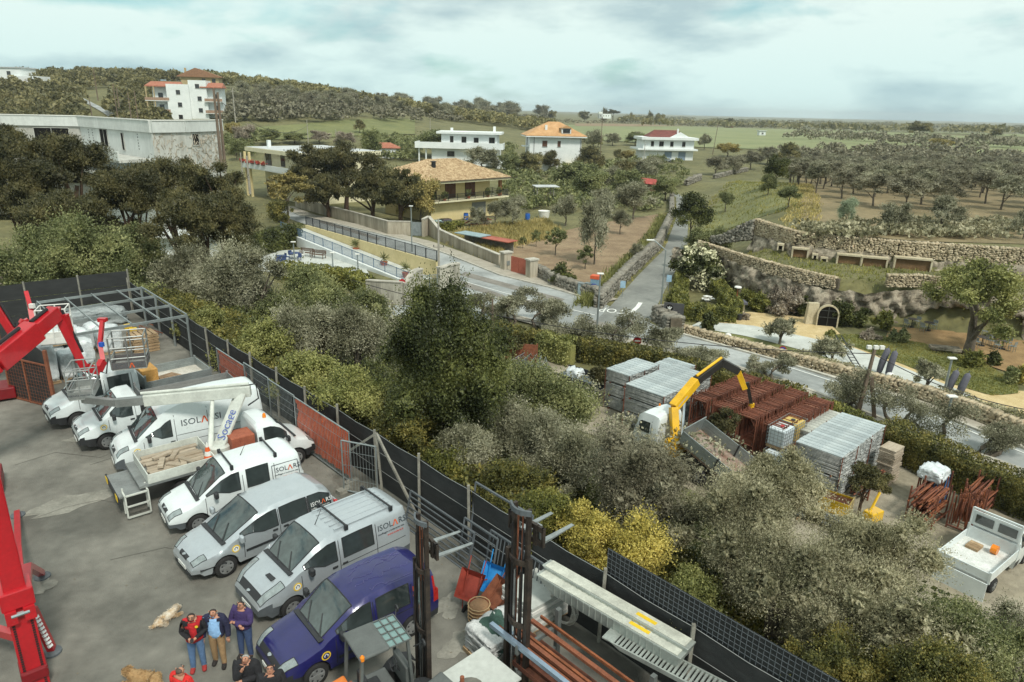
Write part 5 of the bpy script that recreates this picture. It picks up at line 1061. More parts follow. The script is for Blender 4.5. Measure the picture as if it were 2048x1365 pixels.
def vehicle(name,label,cat,loc,rz,sp,group=None):
 """lofted body: x runs from the front bumper to the rear, -y is the side seen from the yard"""
 o=thing(name,label,cat,(loc[0],loc[1],0 if len(loc)<3 else loc[2]),rz,group);o.scale=(VS,VS,VS);L_,W_=sp['L'],sp['W'];hw=W_/2;pr=np.array(sp['prof'],float);xw0,xw1=sp['ws'];belt=sp['belt'];tum=sp.get('tum',0.12)
 zs=sp.get('sill',0.28);wr=sp.get('wr',0.33);axles=sp['axles'];arch=wr*1.18
 xs=set(np.round(np.linspace(0,L_,int(L_/0.16)),3));xs|={0.0,0.02,0.06,0.12,0.2,0.3,L_-0.03,L_-0.1,xw0,xw1,xw0+0.05,xw1-0.04}
 for a in axles:
  for k in range(13):xs.add(round(a+arch*math.cos(math.pi*k/12),3))
 for a,b in sp.get('glass',[]):xs|={round(a,3),round(b,3)}
 for k in('hl','gr'):xs|={round(v_,3)for v_ in sp.get(k,())}
 xs=sorted(x for x in xs if 0<=x<=L_);xs=[x for i,x in enumerate(xs)if i==0 or x-xs[i-1]>0.008]
 zt=lambda x:float(np.interp(x,pr[:,0],pr[:,1]));zh=zt(xw0);ztop=zt(xw1)
 fr,rr=sp.get('fround',0.16),sp.get('rround',0.05)
 rows=[]
 for x in xs:
  w=hw*(1-fr*max(0,1-x/0.75)**2.2-rr*max(0,1-(L_-x)/0.4)**2);z=zt(x);s=0.0 if x<=xw0 else 1.0 if x>=xw1 else(z-zh)/(ztop-zh)
  zb=zs+(0.1 if x<0.3 else 0)
  for a in axles:
   if abs(x-a)<arch:zb=max(zb,wr+math.sqrt(arch**2-(x-a)**2)-0.02)
  lo=min(z-0.03,max(zb+0.03,sp.get('clad',0.52)));bl=lerp(z-0.07,belt,s)if x>0.02 else z-0.07;bl=max(bl,lo+0.02);mid=max(lo+0.01,lerp(lo,bl,0.45))
  hood=[(w*0.95,bl),(w*0.86,z-0.03),(w*0.68,z-0.012),(w*0.36,z),(0,z+0.006)]
  wt=w*(1-tum);cab=[(w*0.985,bl),(wt,z-sp.get('hdr',0.16)),(wt-0.11,z-0.045),(w*0.42,z-0.004),(0,z)]
  up=[(lerp(a[0],b[0],s),lerp(a[1],b[1],s))for a,b in zip(hood,cab)]
  up=[(y_,max(z_,bl-0.0))if i>0 else(y_,z_)for i,(y_,z_)in enumerate(up)]
  rows.append([(w*0.95,min(zb,z-0.05)),(w*0.99,lo),(w,mid)]+up)
 n=len(xs);cells={}
 def reg(j,x,side):
  if j==3 and any(a<=x<=b for a,b in sp.get('glass',[])):return('side_window',side,[i for i,(a,b)in enumerate(sp['glass'])if a<=x<=b][0])
  if j in(5,6)and xw0+0.04<x<xw1-0.03:return('windscreen',0,0)
  if 'hl' in sp and j in sp.get('hlrows',(3,4))and sp['hl'][0]<x<sp['hl'][1]:return('headlight',side,0)
  if 'gr' in sp and j in sp.get('grrows',(6,))and sp['gr'][0]<x<sp['gr'][1]:return('grille',0,0)
  if j==0 and(sp.get('cladall')or x<0.75 or x>L_-0.5)and sp.get('bump')is not None:return('bumper' if x<L_/2 else 'rear_bumper',0,0)
  if j==1 and x<sp.get('bx',0)and sp.get('bump')is not None:return('bumper',0,0)
  if 'tl' in sp and j in(2,3)and x>L_-0.14:return('tail_light',side,0)
  return('body',0,0)
 for side in(-1,1):
  for i in range(n-1):
   x=(xs[i]+xs[i+1])/2
   for j in range(7):
    q=[Vector((xs[a],side*rows[a][b][0],rows[a][b][1]))for a,b in((i,j),(i+1,j),(i+1,j+1),(i,j+1))]
    if side>0:q.reverse()
    cells.setdefault(reg(j,x,side),[]).append(q)
 for i,key in((0,('bumper',0,0)if sp.get('bump')is not None else('body',0,0)),(n-1,('body',0,0))):
  for j in range(7):
   a,b=rows[i][j],rows[i][j+1];q=[Vector((xs[i],-a[0],a[1])),Vector((xs[i],-b[0],b[1])),Vector((xs[i],b[0],b[1])),Vector((xs[i],a[0],a[1]))]
   if i:q.reverse()
   cells.setdefault(key,[]).append(q)
 mats={'body':sp['paint'],'side_window':WGLASS,'windscreen':SCREEN,'headlight':LAMP,'grille':BPLAS,'bumper':sp.get('bump'),'rear_bumper':sp.get('bump'),'tail_light':REDL}
 for key,qs in cells.items():
  m=MB();ix={}
  for q in qs:
   f=[]
   for p in q:
    k=(round(p.x,4),round(p.y,4),round(p.z,4))
    if k not in ix:ix[k]=len(m.v);m.v.append(k)
    if ix[k]not in f:f.append(ix[k])
   if len(f)>2:m.f.append(tuple(f))
  ob=m.build(key[0],mats[key[0]],o,True)
  ob.data.set_sharp_from_angle(angle=R(38))if hasattr(ob.data,'set_sharp_from_angle')else None
  if key[0]in('side_window','windscreen','headlight'):
   cnt={}
   for f in m.f:
    for a,b in zip(f,f[1:]+f[:1]):cnt[frozenset((a,b))]=cnt.get(frozenset((a,b)),0)+1
   sl=MB();[sl.bar(m.v[min(e)],m.v[max(e)],.03 if key[0]!='headlight' else .016,.014)for e,c in cnt.items()if c==1 and len(e)==2];sl.build('rubber_seal',SEAM,ob)
 MB().box((L_/2,0,zs+0.12),(L_-0.5,W_*0.72,0.3)).build('underbody',BPLAS,o)
 m=MB()
 for a in axles:m.box((a,0,wr+0.12),(arch*1.9,W_*0.86,arch*1.3))
 m.build('wheel_housing',SEAM,o)
 for a in axles:
  for s in(-1,1):wheel(o,a,s*(hw-0.11),wr,0.2,s,sp.get('spokes',6))
 def sidept(x,z,off=0.004):
  i=min(max(int(np.searchsorted(xs,x)),1),n-1);t=(x-xs[i-1])/(xs[i]-xs[i-1]);pr_=[(lerp(a[0],b[0],t),lerp(a[1],b[1],t))for a,b in zip(rows[i-1],rows[i])]
  for a,b in zip(pr_[:-1],pr_[1:]):
   if a[1]<=z<=b[1]and b[1]>a[1]:y=lerp(a[0],b[0],(z-a[1])/(b[1]-a[1]));return Vector((x,-(y+off),z))
  return Vector((x,-(pr_[2][0]+off),z))
 sm=MB()
 for(x,za,zb_)in sp.get('seams',[]):
  p=[sidept(x,lerp(za,zb_,k/6),0.003)for k in range(7)]
  for a,b in zip(p[:-1],p[1:]):sm.bar(a,b,0.016,0.01,up=(0,1,0))
 for(xa,xb,z)in sp.get('hlines',[]):
  p=[sidept(lerp(xa,xb,k/8),z,0.003)for k in range(9)]
  for a,b in zip(p[:-1],p[1:]):sm.bar(a,b,0.016,0.01)
 if sm.v:sm.build('door_gaps',SEAM,o)['kind']='stuff'
 for(x,z)in sp.get('handles',[]):p=sidept(x,z,0.02);MB().box(p,(0.16,0.04,0.05)).build('door_handle',BPLAS,o,bevel=0.01)
 for(xa,xb,z)in sp.get('trim',[]):
  p=[sidept(lerp(xa,xb,k/8),z,0.012)for k in range(9)];m=MB()
  for a,b in zip(p[:-1],p[1:]):m.bar(a,b,0.07,0.025,up=(0,1,0))
  m.build('side_trim',sp.get('trimmat',BPLAS),o)
# mirrors
 for s in(-1,1):
  mx=xw0+sp.get('mir',0.42);m=MB();m.box((mx,s*(hw+0.13),belt+0.12),(0.12,0.2,0.22));mo=m.build('mirror',sp.get('mirmat',BPLAS),o,bevel=0.04);MB().bar((mx,s*(hw-0.05),belt+0.04),(mx,s*(hw+0.1),belt+0.06),0.05).build('mirror_arm',BPLAS,mo);MB().box((mx+0.062,s*(hw+0.13),belt+0.12),(0.006,0.16,0.17)).build('mirror_glass',WGLASS,mo)
# wipers and plate
 wv=Vector((xw1-xw0,0,ztop-zh));
 for y0 in(-0.55,0.1):
  MB().bar(Vector((xw0+0.03,y0*hw*1.1,zh+0.04)),Vector((xw0+0.03,y0*hw*1.1+0.42,zh+0.05))+wv*0.34,0.03,0.02).build('wiper',BPLAS,o)
 if sp.get('cowl',True):MB().bar((xw0+0.0,-hw*0.8,zh+0.012),(xw0+0.0,hw*0.8,zh+0.012),0.14,0.03).build('wiper_cowl',BPLAS,o)
 MB().box((-0.012,0,0.42),(0.02,0.52,0.11)).build('number_plate',PLATE,o)
 bz=zt(0.12)-0.06;MB().lathe((sp.get('badge',0.1),0,zt(sp.get('badge',0.1))+0.012),[(0.065,-0.012),(0.07,0.0),(0.05,0.012)],12,'z').build('badge',CHROME,o)
 for(x,w2)in sp.get('bars',[]):
  z=zt(x)+0.09;m=MB();m.bar((x,-w2,z),(x,w2,z),0.05,0.035);[m.bar((x,s*w2,z-0.14),(x,s*w2,z+0.01),0.07,0.1)for s in(-1,1)];m.build('roof_bar',BPLAS,o)
 if 'ant' in sp:MB().tube([(sp['ant'],0,zt(sp['ant'])),(sp['ant']+0.22,0,zt(sp['ant'])+0.4)],[0.014,0.006],5).build('aerial',BPLAS,o)
 if 'sticker' in sp:
  x,z=sp['sticker'];p=sidept(x,z,0.006);st=MB();st.lathe(p,[(0.12,-0.003),(0.12,0.003)],20,'y');so_=st.build('round_sticker',YELLOW_INK,o);MB().lathe(p-Vector((0,0.004,0)),[(0.088,-0.002),(0.088,0.002)],18,'y').build('sticker_disc',sp.get('stdisc',WHITE_INK),so_)
  MB().bar(p+Vector((-0.04,-0.009,-0.03)),p+Vector((-0.04,-0.009,0.02)),0.018,0.004,up=(0,1,0)).bar(p+Vector((0.04,-0.009,-0.03)),p+Vector((0.04,-0.009,0.02)),0.018,0.004,up=(0,1,0)).bar(p+Vector((-0.055,-0.009,0.01)),p+Vector((0,-0.009,0.06)),0.018,0.004,up=(0,1,0)).bar(p+Vector((0.055,-0.009,0.01)),p+Vector((0,-0.009,0.06)),0.018,0.004,up=(0,1,0)).build('house_mark',INK if sp.get('stdisc')is None else WHITE_INK,so_)
 o['_zt']=0
 return o,sidept,zt
AZ=R(42)
# white people-mover van
scudo=dict(L=4.44,W=1.82,prof=[(0,.58),(.04,.74),(.2,.86),(.95,1.08),(1.72,1.74),(2.05,1.88),(3.0,1.93),(4.2,1.92),(4.38,1.8),(4.44,1.0)],ws=(.95,1.9),belt=1.12,axles=(.85,3.75),glass=[(1.2,2.28),(2.5,3.25)],hl=(0.03,0.42),gr=(0.03,0.12),paint=VWHITE,bump=GPLAS,bx=0.02,seams=[(1.15,.4,1.15),(2.38,.4,1.6),(3.45,.4,1.7)],hlines=[(2.4,4.3,0.8)],handles=[(2.2,.98),(2.56,.98)],bars=[(2.1,.72),(3.55,.72)],sticker=None,mir=0.5,ant=2.6)
scudo.pop('sticker');v1,spt,_=vehicle('minibus','white van with two black roof bars and framed company lettering','van',(-10.3,18.15),R(38),scudo)
isolarsi(v1,spt(3.42,1.42,0.012)+Vector((0,0,0)),(1,0,0),(0,0.12,1),0.235)
fr_=MB();c_=[spt(3.36,1.05,.012),spt(4.3,1.05,.012),spt(4.26,1.62,.012),spt(3.36,1.62,.012)]
for a,b in zip(c_,c_[1:]+c_[:1]):fr_.bar(a,b,0.022,0.008,up=(0,1,0))
fr_.build('print_border',INK,v1)
# silver people mover
ul=dict(L=4.72,W=1.86,prof=[(0,.5),(.06,.7),(.3,.84),(.95,.98),(2.05,1.6),(2.4,1.68),(3.2,1.72),(4.1,1.69),(4.5,1.5),(4.72,.95)],ws=(.98,2.15),belt=1.02,axles=(.92,3.78),wr=.33,glass=[(1.45,2.62),(2.72,3.62),(3.68,4.45)],hl=(0.06,0.42),hlrows=(3,4),gr=(0.04,0.14),paint=VSILV,bump=VSILV,bx=0,seams=[(1.5,.4,1.0),(2.67,.4,1.5),(3.65,.4,1.5)],hlines=[],handles=[(2.5,.92),(2.85,.92)],trim=[(1.55,2.6,.62),(2.72,3.3,.62)],bars=[],sticker=(1.25,.82),mirmat=VSILV,tl=1,fround=0.24,tum=.15,spokes=6)
v2,spt,zt2=vehicle('people_mover','silver people carrier with dark lettered rear side window','car',(-8.75,15.97),R(45),ul)
isolarsi(v2,spt(3.74,1.22,0.02),(1,0,0),(0,0.2,1),0.19,WHITE_INK,extra=False);place_text('slogan',.055,WHITE_INK,v2,spt(3.74,1.09,.02),(1,0,0),(0,.2,1))
MB().bar((0.2,-0.84,0.5),(0.9,-0.93,0.52),0.05,0.03).build('bumper_strip',BPLAS,v2)
for s in(-.3,.3):MB().box((0.02,s,0.3),(0.06,0.5,0.1)).build('lower_grille',BPLAS,v2)
# silver panel van with black roof bars
tr=dict(L=4.78,W=1.9,prof=[(0,.6),(.04,.74),(.25,.95),(.95,1.24),(1.75,1.84),(2.05,1.95),(3,1.99),(4.6,1.97),(4.73,1.88),(4.78,1.1)],ws=(.98,1.9),belt=1.18,axles=(.88,3.98),wr=.33,glass=[(1.3,2.3),(2.5,3.5)],hl=(0.06,0.72),hlrows=(3,4),gr=(0.05,0.2),grrows=(5,6),paint=VSILV,bump=GPLAS,bx=0.35,clad=.6,seams=[(1.2,.4,1.2),(2.38,.4,1.75),(3.6,.4,1.75)],hlines=[(2.4,4.6,.98)],handles=[(2.2,1.02),(2.52,1.02)],bars=[(2.7,.78),(4.2,.78)],sticker=(1.05,.95),ant=2.15,fround=.22,mir=.45,hdr=.2)
v3,spt,_=vehicle('panel_van','silver van with tinted side window and ribbed roof','van',(-6.46,14.46),R(44),tr)
isolarsi(v3,spt(3.66,1.56,0.012),(1,0,0),(0,0.15,1),0.26)
MB().box((0.62,-0.28,1.118),(0.16,0.34,0.02)).build('bonnet_vent',BPLAS,v3)
for k in range(6):MB().box((3.4,-0.62+k*0.25,1.985),(2.0,0.05,0.02)).build('roof_rib',VSILV,v3)
# blue small van
cd=dict(L=4.4,W=1.8,prof=[(0,.56),(.04,.72),(.22,.86),(1.08,1.06),(1.85,1.66),(2.15,1.77),(3,1.83),(4.0,1.8),(4.3,1.66),(4.4,1.0)],ws=(1.1,2.0),belt=1.1,axles=(.86,3.55),wr=.32,glass=[(1.45,2.4),(2.55,3.5)],hl=(0.03,0.45),hlrows=(3,4),gr=(0.03,0.14),grrows=(5,6),paint=VBLUE,bump=BPLAS,bx=0.3,clad=.5,seams=[(1.4,.4,1.1),(2.46,.4,1.6),(3.58,.4,1.6)],hlines=[(2.5,4.2,.95)],handles=[(2.3,.95),(2.6,.95)],trim=[(1.45,3.2,.55)],sticker=(1.12,.78),stdisc=VBLUE,fround=.2,tl=1)
v4,spt,ztc=vehicle('delivery_van','dark blue small van with peeling roof lacquer','van',(-5.24,12.37),R(40.5),cd)
place_text('LO',.2,ORANGE_INK,v4,spt(3.6,1.35,.012),(1,0,0),(0,.1,1))
r_=np.random.default_rng(9);pk=MB();PEEL=M('peeled_lacquer',srgb(84,82,124),0.6,var=0.2)
def on_roof(x,y,off=0.006):
 w=0.9;wt=w*(1-.12);z=ztc(x);ya=abs(y)
 return Vector((x,y,(z-0.004*ya/.38 if ya<.38 else z-0.004-0.041*(ya-.38)/(wt-.11-.38))+off))
for k in range(5):
 x,y=r_.uniform(2.2,2.6),-0.5+0.25*k;pts=[]
 for j in range(30):
  pts.append(on_roof(x,max(-.62,min(.62,y))));x+=r_.uniform(0.0,0.12);y+=r_.normal(0,0.055)
  if x>3.95:break
 for a,b in zip(pts[:-1],pts[1:]):pk.bar(a,b,0.012,0.004)
pk.build('peeling_edges',PEEL,v4)
# big white panel van
du=dict(L=5.45,W=2.05,prof=[(0,.66),(.04,.84),(.22,1.08),(.75,1.28),(1.45,2.0),(1.85,2.32),(2.35,2.5),(4,2.55),(5.25,2.52),(5.4,2.4),(5.45,1.2)],ws=(.78,1.62),belt=1.3,axles=(.95,4.35),wr=.35,glass=[(1.1,2.0)],hl=(0.08,0.5),hlrows=(3,4),gr=(0.03,0.12),paint=VWHITE,bump=GPLAS,bx=.3,clad=.62,seams=[(1.0,.45,1.3),(2.12,.45,2.1),(3.3,.45,2.2)],hlines=[(2.15,5.3,1.02),(2.15,5.3,1.3)],handles=[(1.98,1.1)],sticker=(.75,1.0),hdr=.42,tum=.1,mir=.4,fround=.2)
v5,spt,_=vehicle('panel_van','tall white panel van with large company lettering','van',(-13.7,21.6),R(36),du)
isolarsi(v5,spt(2.32,1.72,0.012),(1,0,0),(0,0.05,1),0.36)
m=MB();m.box((0.1,0,.75),(0.02,1.0,.1));m.build('grille_slot',BPLAS,v5);place_text('glass',.3,INK,v5,(1.12,-.2,1.66),(0,-1,0),(0.7,0,0.7))
# double-cab flatbed and single-cab flatbed behind it
def bed(parent,x0,x1,w,z,side=0.4,mat=None,floor=None,head=True):
 mat=mat or GALV;MB().box(((x0+x1)/2,0,z),(x1-x0,w,0.1)).build('bed_floor',floor or M('worn_bed_floor',srgb(176,172,160),0.8,var=0.3,scale=1.5,col2=srgb(200,196,186)),parent)
 for s in(-1,1):
  m=MB();
  for k in range(4):m.box(((x0+x1)/2,s*w/2,z+0.05+side*(k+0.5)/4),(x1-x0,0.035,side/4-0.012))
  m.build('side_board',mat,parent)
 m=MB();m.box((x1,0,z+side/2+.05),(0.04,w,side));m.build('tail_board',mat,parent)
 if head:m=MB();m.box((x0,0,z+side*0.8),(0.05,w,side*1.6));[m.bar((x0,s*w/2,z),(x0,s*w/2,z+side*1.9),0.07)for s in(-1,1)];m.build('head_board',mat,parent)
 for x in(x0,x1):
  for s in(-1,1):MB().bar((x,s*w/2,z-.05),(x,s*w/2,z+side+.12),0.08).build('corner_post',mat,parent)
dc=dict(L=3.5,W=2.0,prof=[(0,.64),(.04,.86),(.25,1.0),(.85,1.2),(1.5,1.9),(1.85,2.1),(2.4,2.15),(3.4,2.14),(3.5,2.0)],ws=(.88,1.7),belt=1.25,axles=(.95,),wr=.35,glass=[(1.2,2.05),(2.3,3.15)],hl=(0.03,0.4),hlrows=(3,4),gr=(0.03,.1),paint=VWHITE,bump=BPLAS,bx=.25,clad=.62,seams=[(1.1,.45,1.25),(2.16,.45,1.95),(3.25,.45,1.95)],hlines=[],handles=[(2.02,1.1),(2.4,1.1)],mir=.4,hdr=.2,rround=0)
v6,spt,_=vehicle('double_cab_truck','white double cab flatbed truck under the grey lift basket','truck',(-18.1,24.9),R(43),dc)
bed(v6,3.75,6.6,2.1,0.95,.4);wheel(v6,5.2,-.85,.35,.22,-1);wheel(v6,5.2,.85,.35,.22,1);MB().box((4.9,0,.7),(3.4,.8,.2)).build('chassis',BPLAS,v6)
MB().box((4.15,0.2,1.35),(.7,1.1,.7)).build('tool_box',M('ochre_rusty_box',srgb(176,130,66),.8,var=.3,scale=2,col2=srgb(196,150,84)),v6,bevel=.03)
for k in range(5):MB().box((4.7+.2*k,-.3+.05*k,1.03),(.16,1.3,.05),.1*k).build('board',M('bed_boards',srgb(130,108,84),.9,var=.25,rnd=.2),v6)
pc=dict(L=2.3,W=1.95,prof=[(0,.64),(.04,.86),(.25,1.0),(.85,1.2),(1.45,1.9),(1.75,2.02),(2.2,2.02),(2.3,1.9)],ws=(.88,1.6),belt=1.25,axles=(.95,),wr=.35,glass=[(1.2,2.0)],hl=(0.03,0.4),hlrows=(3,4),gr=(0.03,.1),paint=VWHITE,bump=BPLAS,bx=.25,clad=.62,seams=[(1.1,.45,1.25),(2.1,.45,1.85)],handles=[(1.95,1.1)],mir=.4,hdr=.18,rround=0,sticker=(.9,1.0))
v7,spt,_=vehicle('flatbed_truck','white single cab flatbed truck with ribbed aluminium sides','truck',(-15.95,23.2),R(40),pc)
bed(v7,2.55,6.4,2.0,.95,.5,M('aluminium_side',srgb(140,142,142),.45,.5,var=.12));wheel(v7,4.9,-.85,.35,.22,-1);wheel(v7,4.9,.85,.35,.22,1);MB().box((4.3,0,.7),(3.6,.8,.2)).build('chassis',BPLAS,v7)
# boom-lift truck, cab towards the fence
bt=dict(L=2.25,W=1.95,prof=[(0,.5),(.05,.8),(.3,1.0),(.8,1.15),(1.35,1.9),(1.65,2.08),(2.15,2.08),(2.25,1.95)],ws=(.82,1.5),belt=1.2,axles=(.85,),wr=.35,glass=[(1.15,2.0)],hl=(0.06,.3),hlrows=(3,4),gr=(.03,.12),paint=VWHITE,bump=BPLAS,bx=.25,clad=.6,seams=[(1.05,.45,1.2),(2.08,.45,1.9)],handles=[],mir=.35,hdr=.2,rround=0)
ang=R(40);A0=Vector((-7.5,23.4));v8,spt,_=vehicle('boom_lift_truck','white truck with folded aerial boom and plank loaded bed','truck',(A0.x,A0.y),ang+math.pi,bt)
BMET=M('pale_lift_paint',srgb(196,200,192),.5,.1,var=.14,scale=1.2);ALU=M('dull_aluminium',srgb(150,154,152),.45,.6,var=.15,scale=2)
place_text('Socage',.34,BLUE_INK,v8,(2.85,1.0,1.9),(-.45,0,.9),(-.9,0,-.45))if False else None
MB().box((4.1,0,.72),(3.9,.9,.22)).build('chassis',BPLAS,v8);MB().box((4.35,0,.98),(4.0,2.05,.1)).build('deck',ALU,v8)
m=MB()
for(c,d)in(((4.95,1.02,1.2),(2.2,.04,.34)),((4.95,-1.02,1.2),(2.2,.04,.34)),((6.05,0,1.2),(.04,2.04,.34)),((3.85,0,1.2),(.04,2.04,.34))):m.box(c,d)
m.build('tray_sides',BMET,v8)
PLANK=M('grey_scaffold_board',srgb(150,136,116),.9,var=.3,scale=2,col2=srgb(176,164,146),stretch=(.3,2,1),rnd=.15)
r_=np.random.default_rng(2)
for k in range(9):MB().box((4.95+r_.uniform(-.08,.08),-.85+k*.21,1.08+(.05 if k%3==0 else 0)),(1.9,.2,.05),r_.uniform(-.03,.03)).build('board',PLANK,v8)
for k in range(6):MB().box((4.4+r_.uniform(0,1.2),r_.uniform(-.6,.6),1.17+.02*k),(.7,.18,.08),r_.uniform(0,3)).build('timber_offcut',PLANK,v8)
MB().box((6.55,0.1,.82),(.9,1.9,.06)).build('rear_step',ALU,v8);m=MB();m.box((7.0,0,.7),(.06,2.0,.28));m.build('rear_bar',BPLAS,v8)
for s in(-.75,.75):MB().box((7.035,s,.72),(.02,.3,.2)).build('reflector',YELLOW_INK,v8)
m=MB();y_=.85
for x in(6.15,6.85):m.bar((x,y_,.1),(x,y_,1.05),.05);m.bar((x,y_+.35,.1),(x,y_+.35,.9),.05);m.bar((x,y_,.9),(x,y_+.35,.9),.05)
for z in(.1,.5,.9):m.bar((6.15,y_+.35,z),(6.85,y_+.35,z),.05)
m.build('side_ladder',BMET,v8)
for a,s in((5.0,-1),(5.0,1)):wheel(v8,a,s*.85,.36,.26,s)
for s in(-1,1):MB().bar((4.2,s*1.0,1.0),(4.2,s*1.05,.25),.11).build('outrigger',BMET,v8)
MB().box((2.75,.45,1.4),(.85,.8,.7)).build('rusty_chest',M('rust_red_chest',srgb(142,76,54),.8,var=.3,scale=2.5,col2=srgb(166,96,70)),v8,bevel=.03)
tb0=Vector((3.45,0.25,1.05));MB().lathe(tb0,[(.5,0),(.5,.1),(.42,.12),(.42,.35),(.3,.4)],18).build('turret',BMET,v8,False)
inv=Matrix.Scale(1/VS,4)@Matrix.Rotation(-(ang+math.pi),4,'Z')@Matrix.Translation(-Vector((A0.x,A0.y,0)))
root=inv@atd(482,783,24.2);tip=inv@atd(232,806,23.4);pbase=tb0+Vector((0,0,.3))
post=MB();post.bar(pbase+Vector((0,.14,0)),root+Vector((0,.14,-.05)),.34,.08);post.bar(pbase+Vector((0,-.14,0)),root+Vector((0,-.14,-.05)),.34,.08);post.bar(pbase,root-Vector((0,0,.1)),.26,.2);po_=post.build('lift_post',BMET,v8)
ax=(root-pbase).normalized();wv_=inv.to_3x3()@Vector((.9,.44,0));place_text('Socage',.42,BLUE_INK,v8,pbase+ax*.35-(inv.to_3x3()@Vector((.1,-1,0)))*-.22,ax,-(wv_))
bd=(tip-root).normalized();MB().bar(root-bd*.35,root+bd*(tip-root).length*.78,.3,.42).build('boom',BMET,v8,bevel=.02);MB().bar(root+bd*(tip-root).length*.7,tip,.22,.3).build('boom_extension',ALU,v8);MB().tube([root-bd*.3+Vector((0,0,.28)),root+bd*(tip-root).length*.8+Vector((0,0,.28))],.055,8).build('boom_pipe',BMET,v8)
MB().tube([pbase+Vector((.35,.1,0)),root.lerp(tip,.24)-Vector((0,0,.2))],[.11,.07],10).build('lift_cylinder',BMET,v8)
MB().tube([root+Vector((0,0,.2)),root-bd*.55+Vector((0,0,.25)),root-bd*.6-Vector((0,0,.35)),root-bd*.2-Vector((0,0,.6))],.03,6).build('hose',BPLAS,v8)
def basket(parent,base,u_,v_,w,d,h,mat,plate=None,name='basket',txt=None,rails=3):
 """work platform: floor, toe boards, posts and rails"""
 u_,v_=Vector(u_).normalized(),Vector(v_).normalized();b=Vector(base);o=thing(name,None,None);o.parent=parent;o.location=(0,0,0);P=[b,b+u_*w,b+u_*w+v_*d,b+v_*d]
 m=MB();m.add([p for p in P]+[p-Vector((0,0,.06))for p in P],[(0,1,2,3),(7,6,5,4),(0,4,5,1),(1,5,6,2),(2,6,7,3),(3,7,4,0)]);m.build('platform',M('chequer_plate',srgb(168,172,168),.5,.4,var=.25,scale=2),o)
 m=MB()
 for a,c in zip(P,P[1:]+P[:1]):m.bar(a+Vector((0,0,.12)),c+Vector((0,0,.12)),.03,.26)
 m.build('toe_board',plate or mat,o)
 for p in P+[P[0].lerp(P[1],.5),P[3].lerp(P[2],.5)]:MB().bar(p,p+Vector((0,0,h)),.045).build('post',mat,o)
 for k in range(rails):
  z=h*(k+1)/rails;m=MB()
  for a,c in zip(P,P[1:]+P[:1]):m.tube([a+Vector((0,0,z)),c+Vector((0,0,z))],.025,6)
  m.build('rail',mat,o)
 if txt:place_text(txt[0],txt[1],txt[2],o,P[0].lerp(P[1],.5)+Vector((0,0,.12))-v_*.025 if txt[0]=='basket' else P[0]+u_*.1+Vector((0,0,.12))-v_*.025,u_,(0,0,1))
 return o
bk=inv@atd(138,800,24.0);e1=(inv.to_3x3()@Vector((.93,.36,0))).normalized();e2=(inv.to_3x3()@Vector((-.36,.93,0))).normalized();basket(v8,bk,e1,e2,.8,1.35,1.1,ALU,txt=('basket',.085,INK))
MB().bar(tip,bk+e1*.4+e2*.3-Vector((0,0,.15)),.2,.25).build('basket_bracket',ALU,v8)
bc=MB();bc.lathe((1.75,.35,2.08),[(.07,0),(.07,.05),(.055,.14),(.02,.17)],10);bc.build('beacon',AMBER,v8)
# traffic cone standing on the deck
pw=v8.matrix_world;cpos=Vector((A0.x,A0.y,0))+Matrix.Rotation(ang+math.pi,3,'Z')@(Vector((3.95,.55,1.035))*VS)
cn=thing('traffic_cone','orange and white traffic cone standing on the truck deck','cone',cpos);MB().box((0,0,.03),(.4,.4,.06)).build('base',AMBER,cn,bevel=.02)
for k in range(4):MB().lathe((0,0,.06+k*.15),[(.15-.032*k,0),(.15-.032*(k+1),.15)],14).build('band',(M('cone_orange',srgb(220,96,40),.6,var=.1),FRAMEW)[k%2],cn)
# --- yellow van and small cars in the distance
far=dict(L=5.0,W=2.0,prof=[(0,.5),(.05,.8),(.25,1.0),(.85,1.2),(1.5,1.9),(1.85,2.2),(2.4,2.3),(4.9,2.3),(5.0,1.6)],ws=(.88,1.7),belt=1.25,axles=(.95,4.0),wr=.35,glass=[(1.2,2.05)],hl=(.06,.3),gr=(.03,.1),paint=VYEL,bump=BPLAS,bx=.25,clad=.6,seams=[(2.2,.4,1.9)])
p=g(1118,344);vehicle('yellow_van','yellow van parked beside the orange roofed house','van',(p.x,p.y,p.z),R(10),far)
sm=dict(L=4.0,W=1.7,prof=[(0,.4),(.05,.65),(.3,.8),(1.0,.95),(1.8,1.4),(2.2,1.45),(3.3,1.42),(3.8,1.0),(4.0,.7)],ws=(1.0,1.9),belt=.95,axles=(.8,3.3),wr=.3,glass=[(1.5,2.2),(2.3,3.2)],hl=(.05,.3),gr=(.03,.1),paint=VGREY,bump=VGREY,seams=[(2.25,.4,.95)],mirmat=VGREY)
p=g(1332,324);vehicle('small_car','pale small car in front of the garage doors','car',(p.x-2,p.y-1,p.z),R(5),dict(sm,paint=VSILV,bump=VSILV));p=at(865,458,-5);vehicle('small_car','dark car parked under the villa porch','car',(p.x,p.y,-4.95),R(40),dict(sm,paint=paint('dark_car_paint',srgb(60,40,44)),bump=BPLAS));p=at(852,463,-5);vehicle('covered_car','pale car seen over the grey sheet gate','car',(p.x,p.y,-4.95),R(60),dict(sm,paint=paint('pale_blue_paint',srgb(150,172,172)),bump=BPLAS))
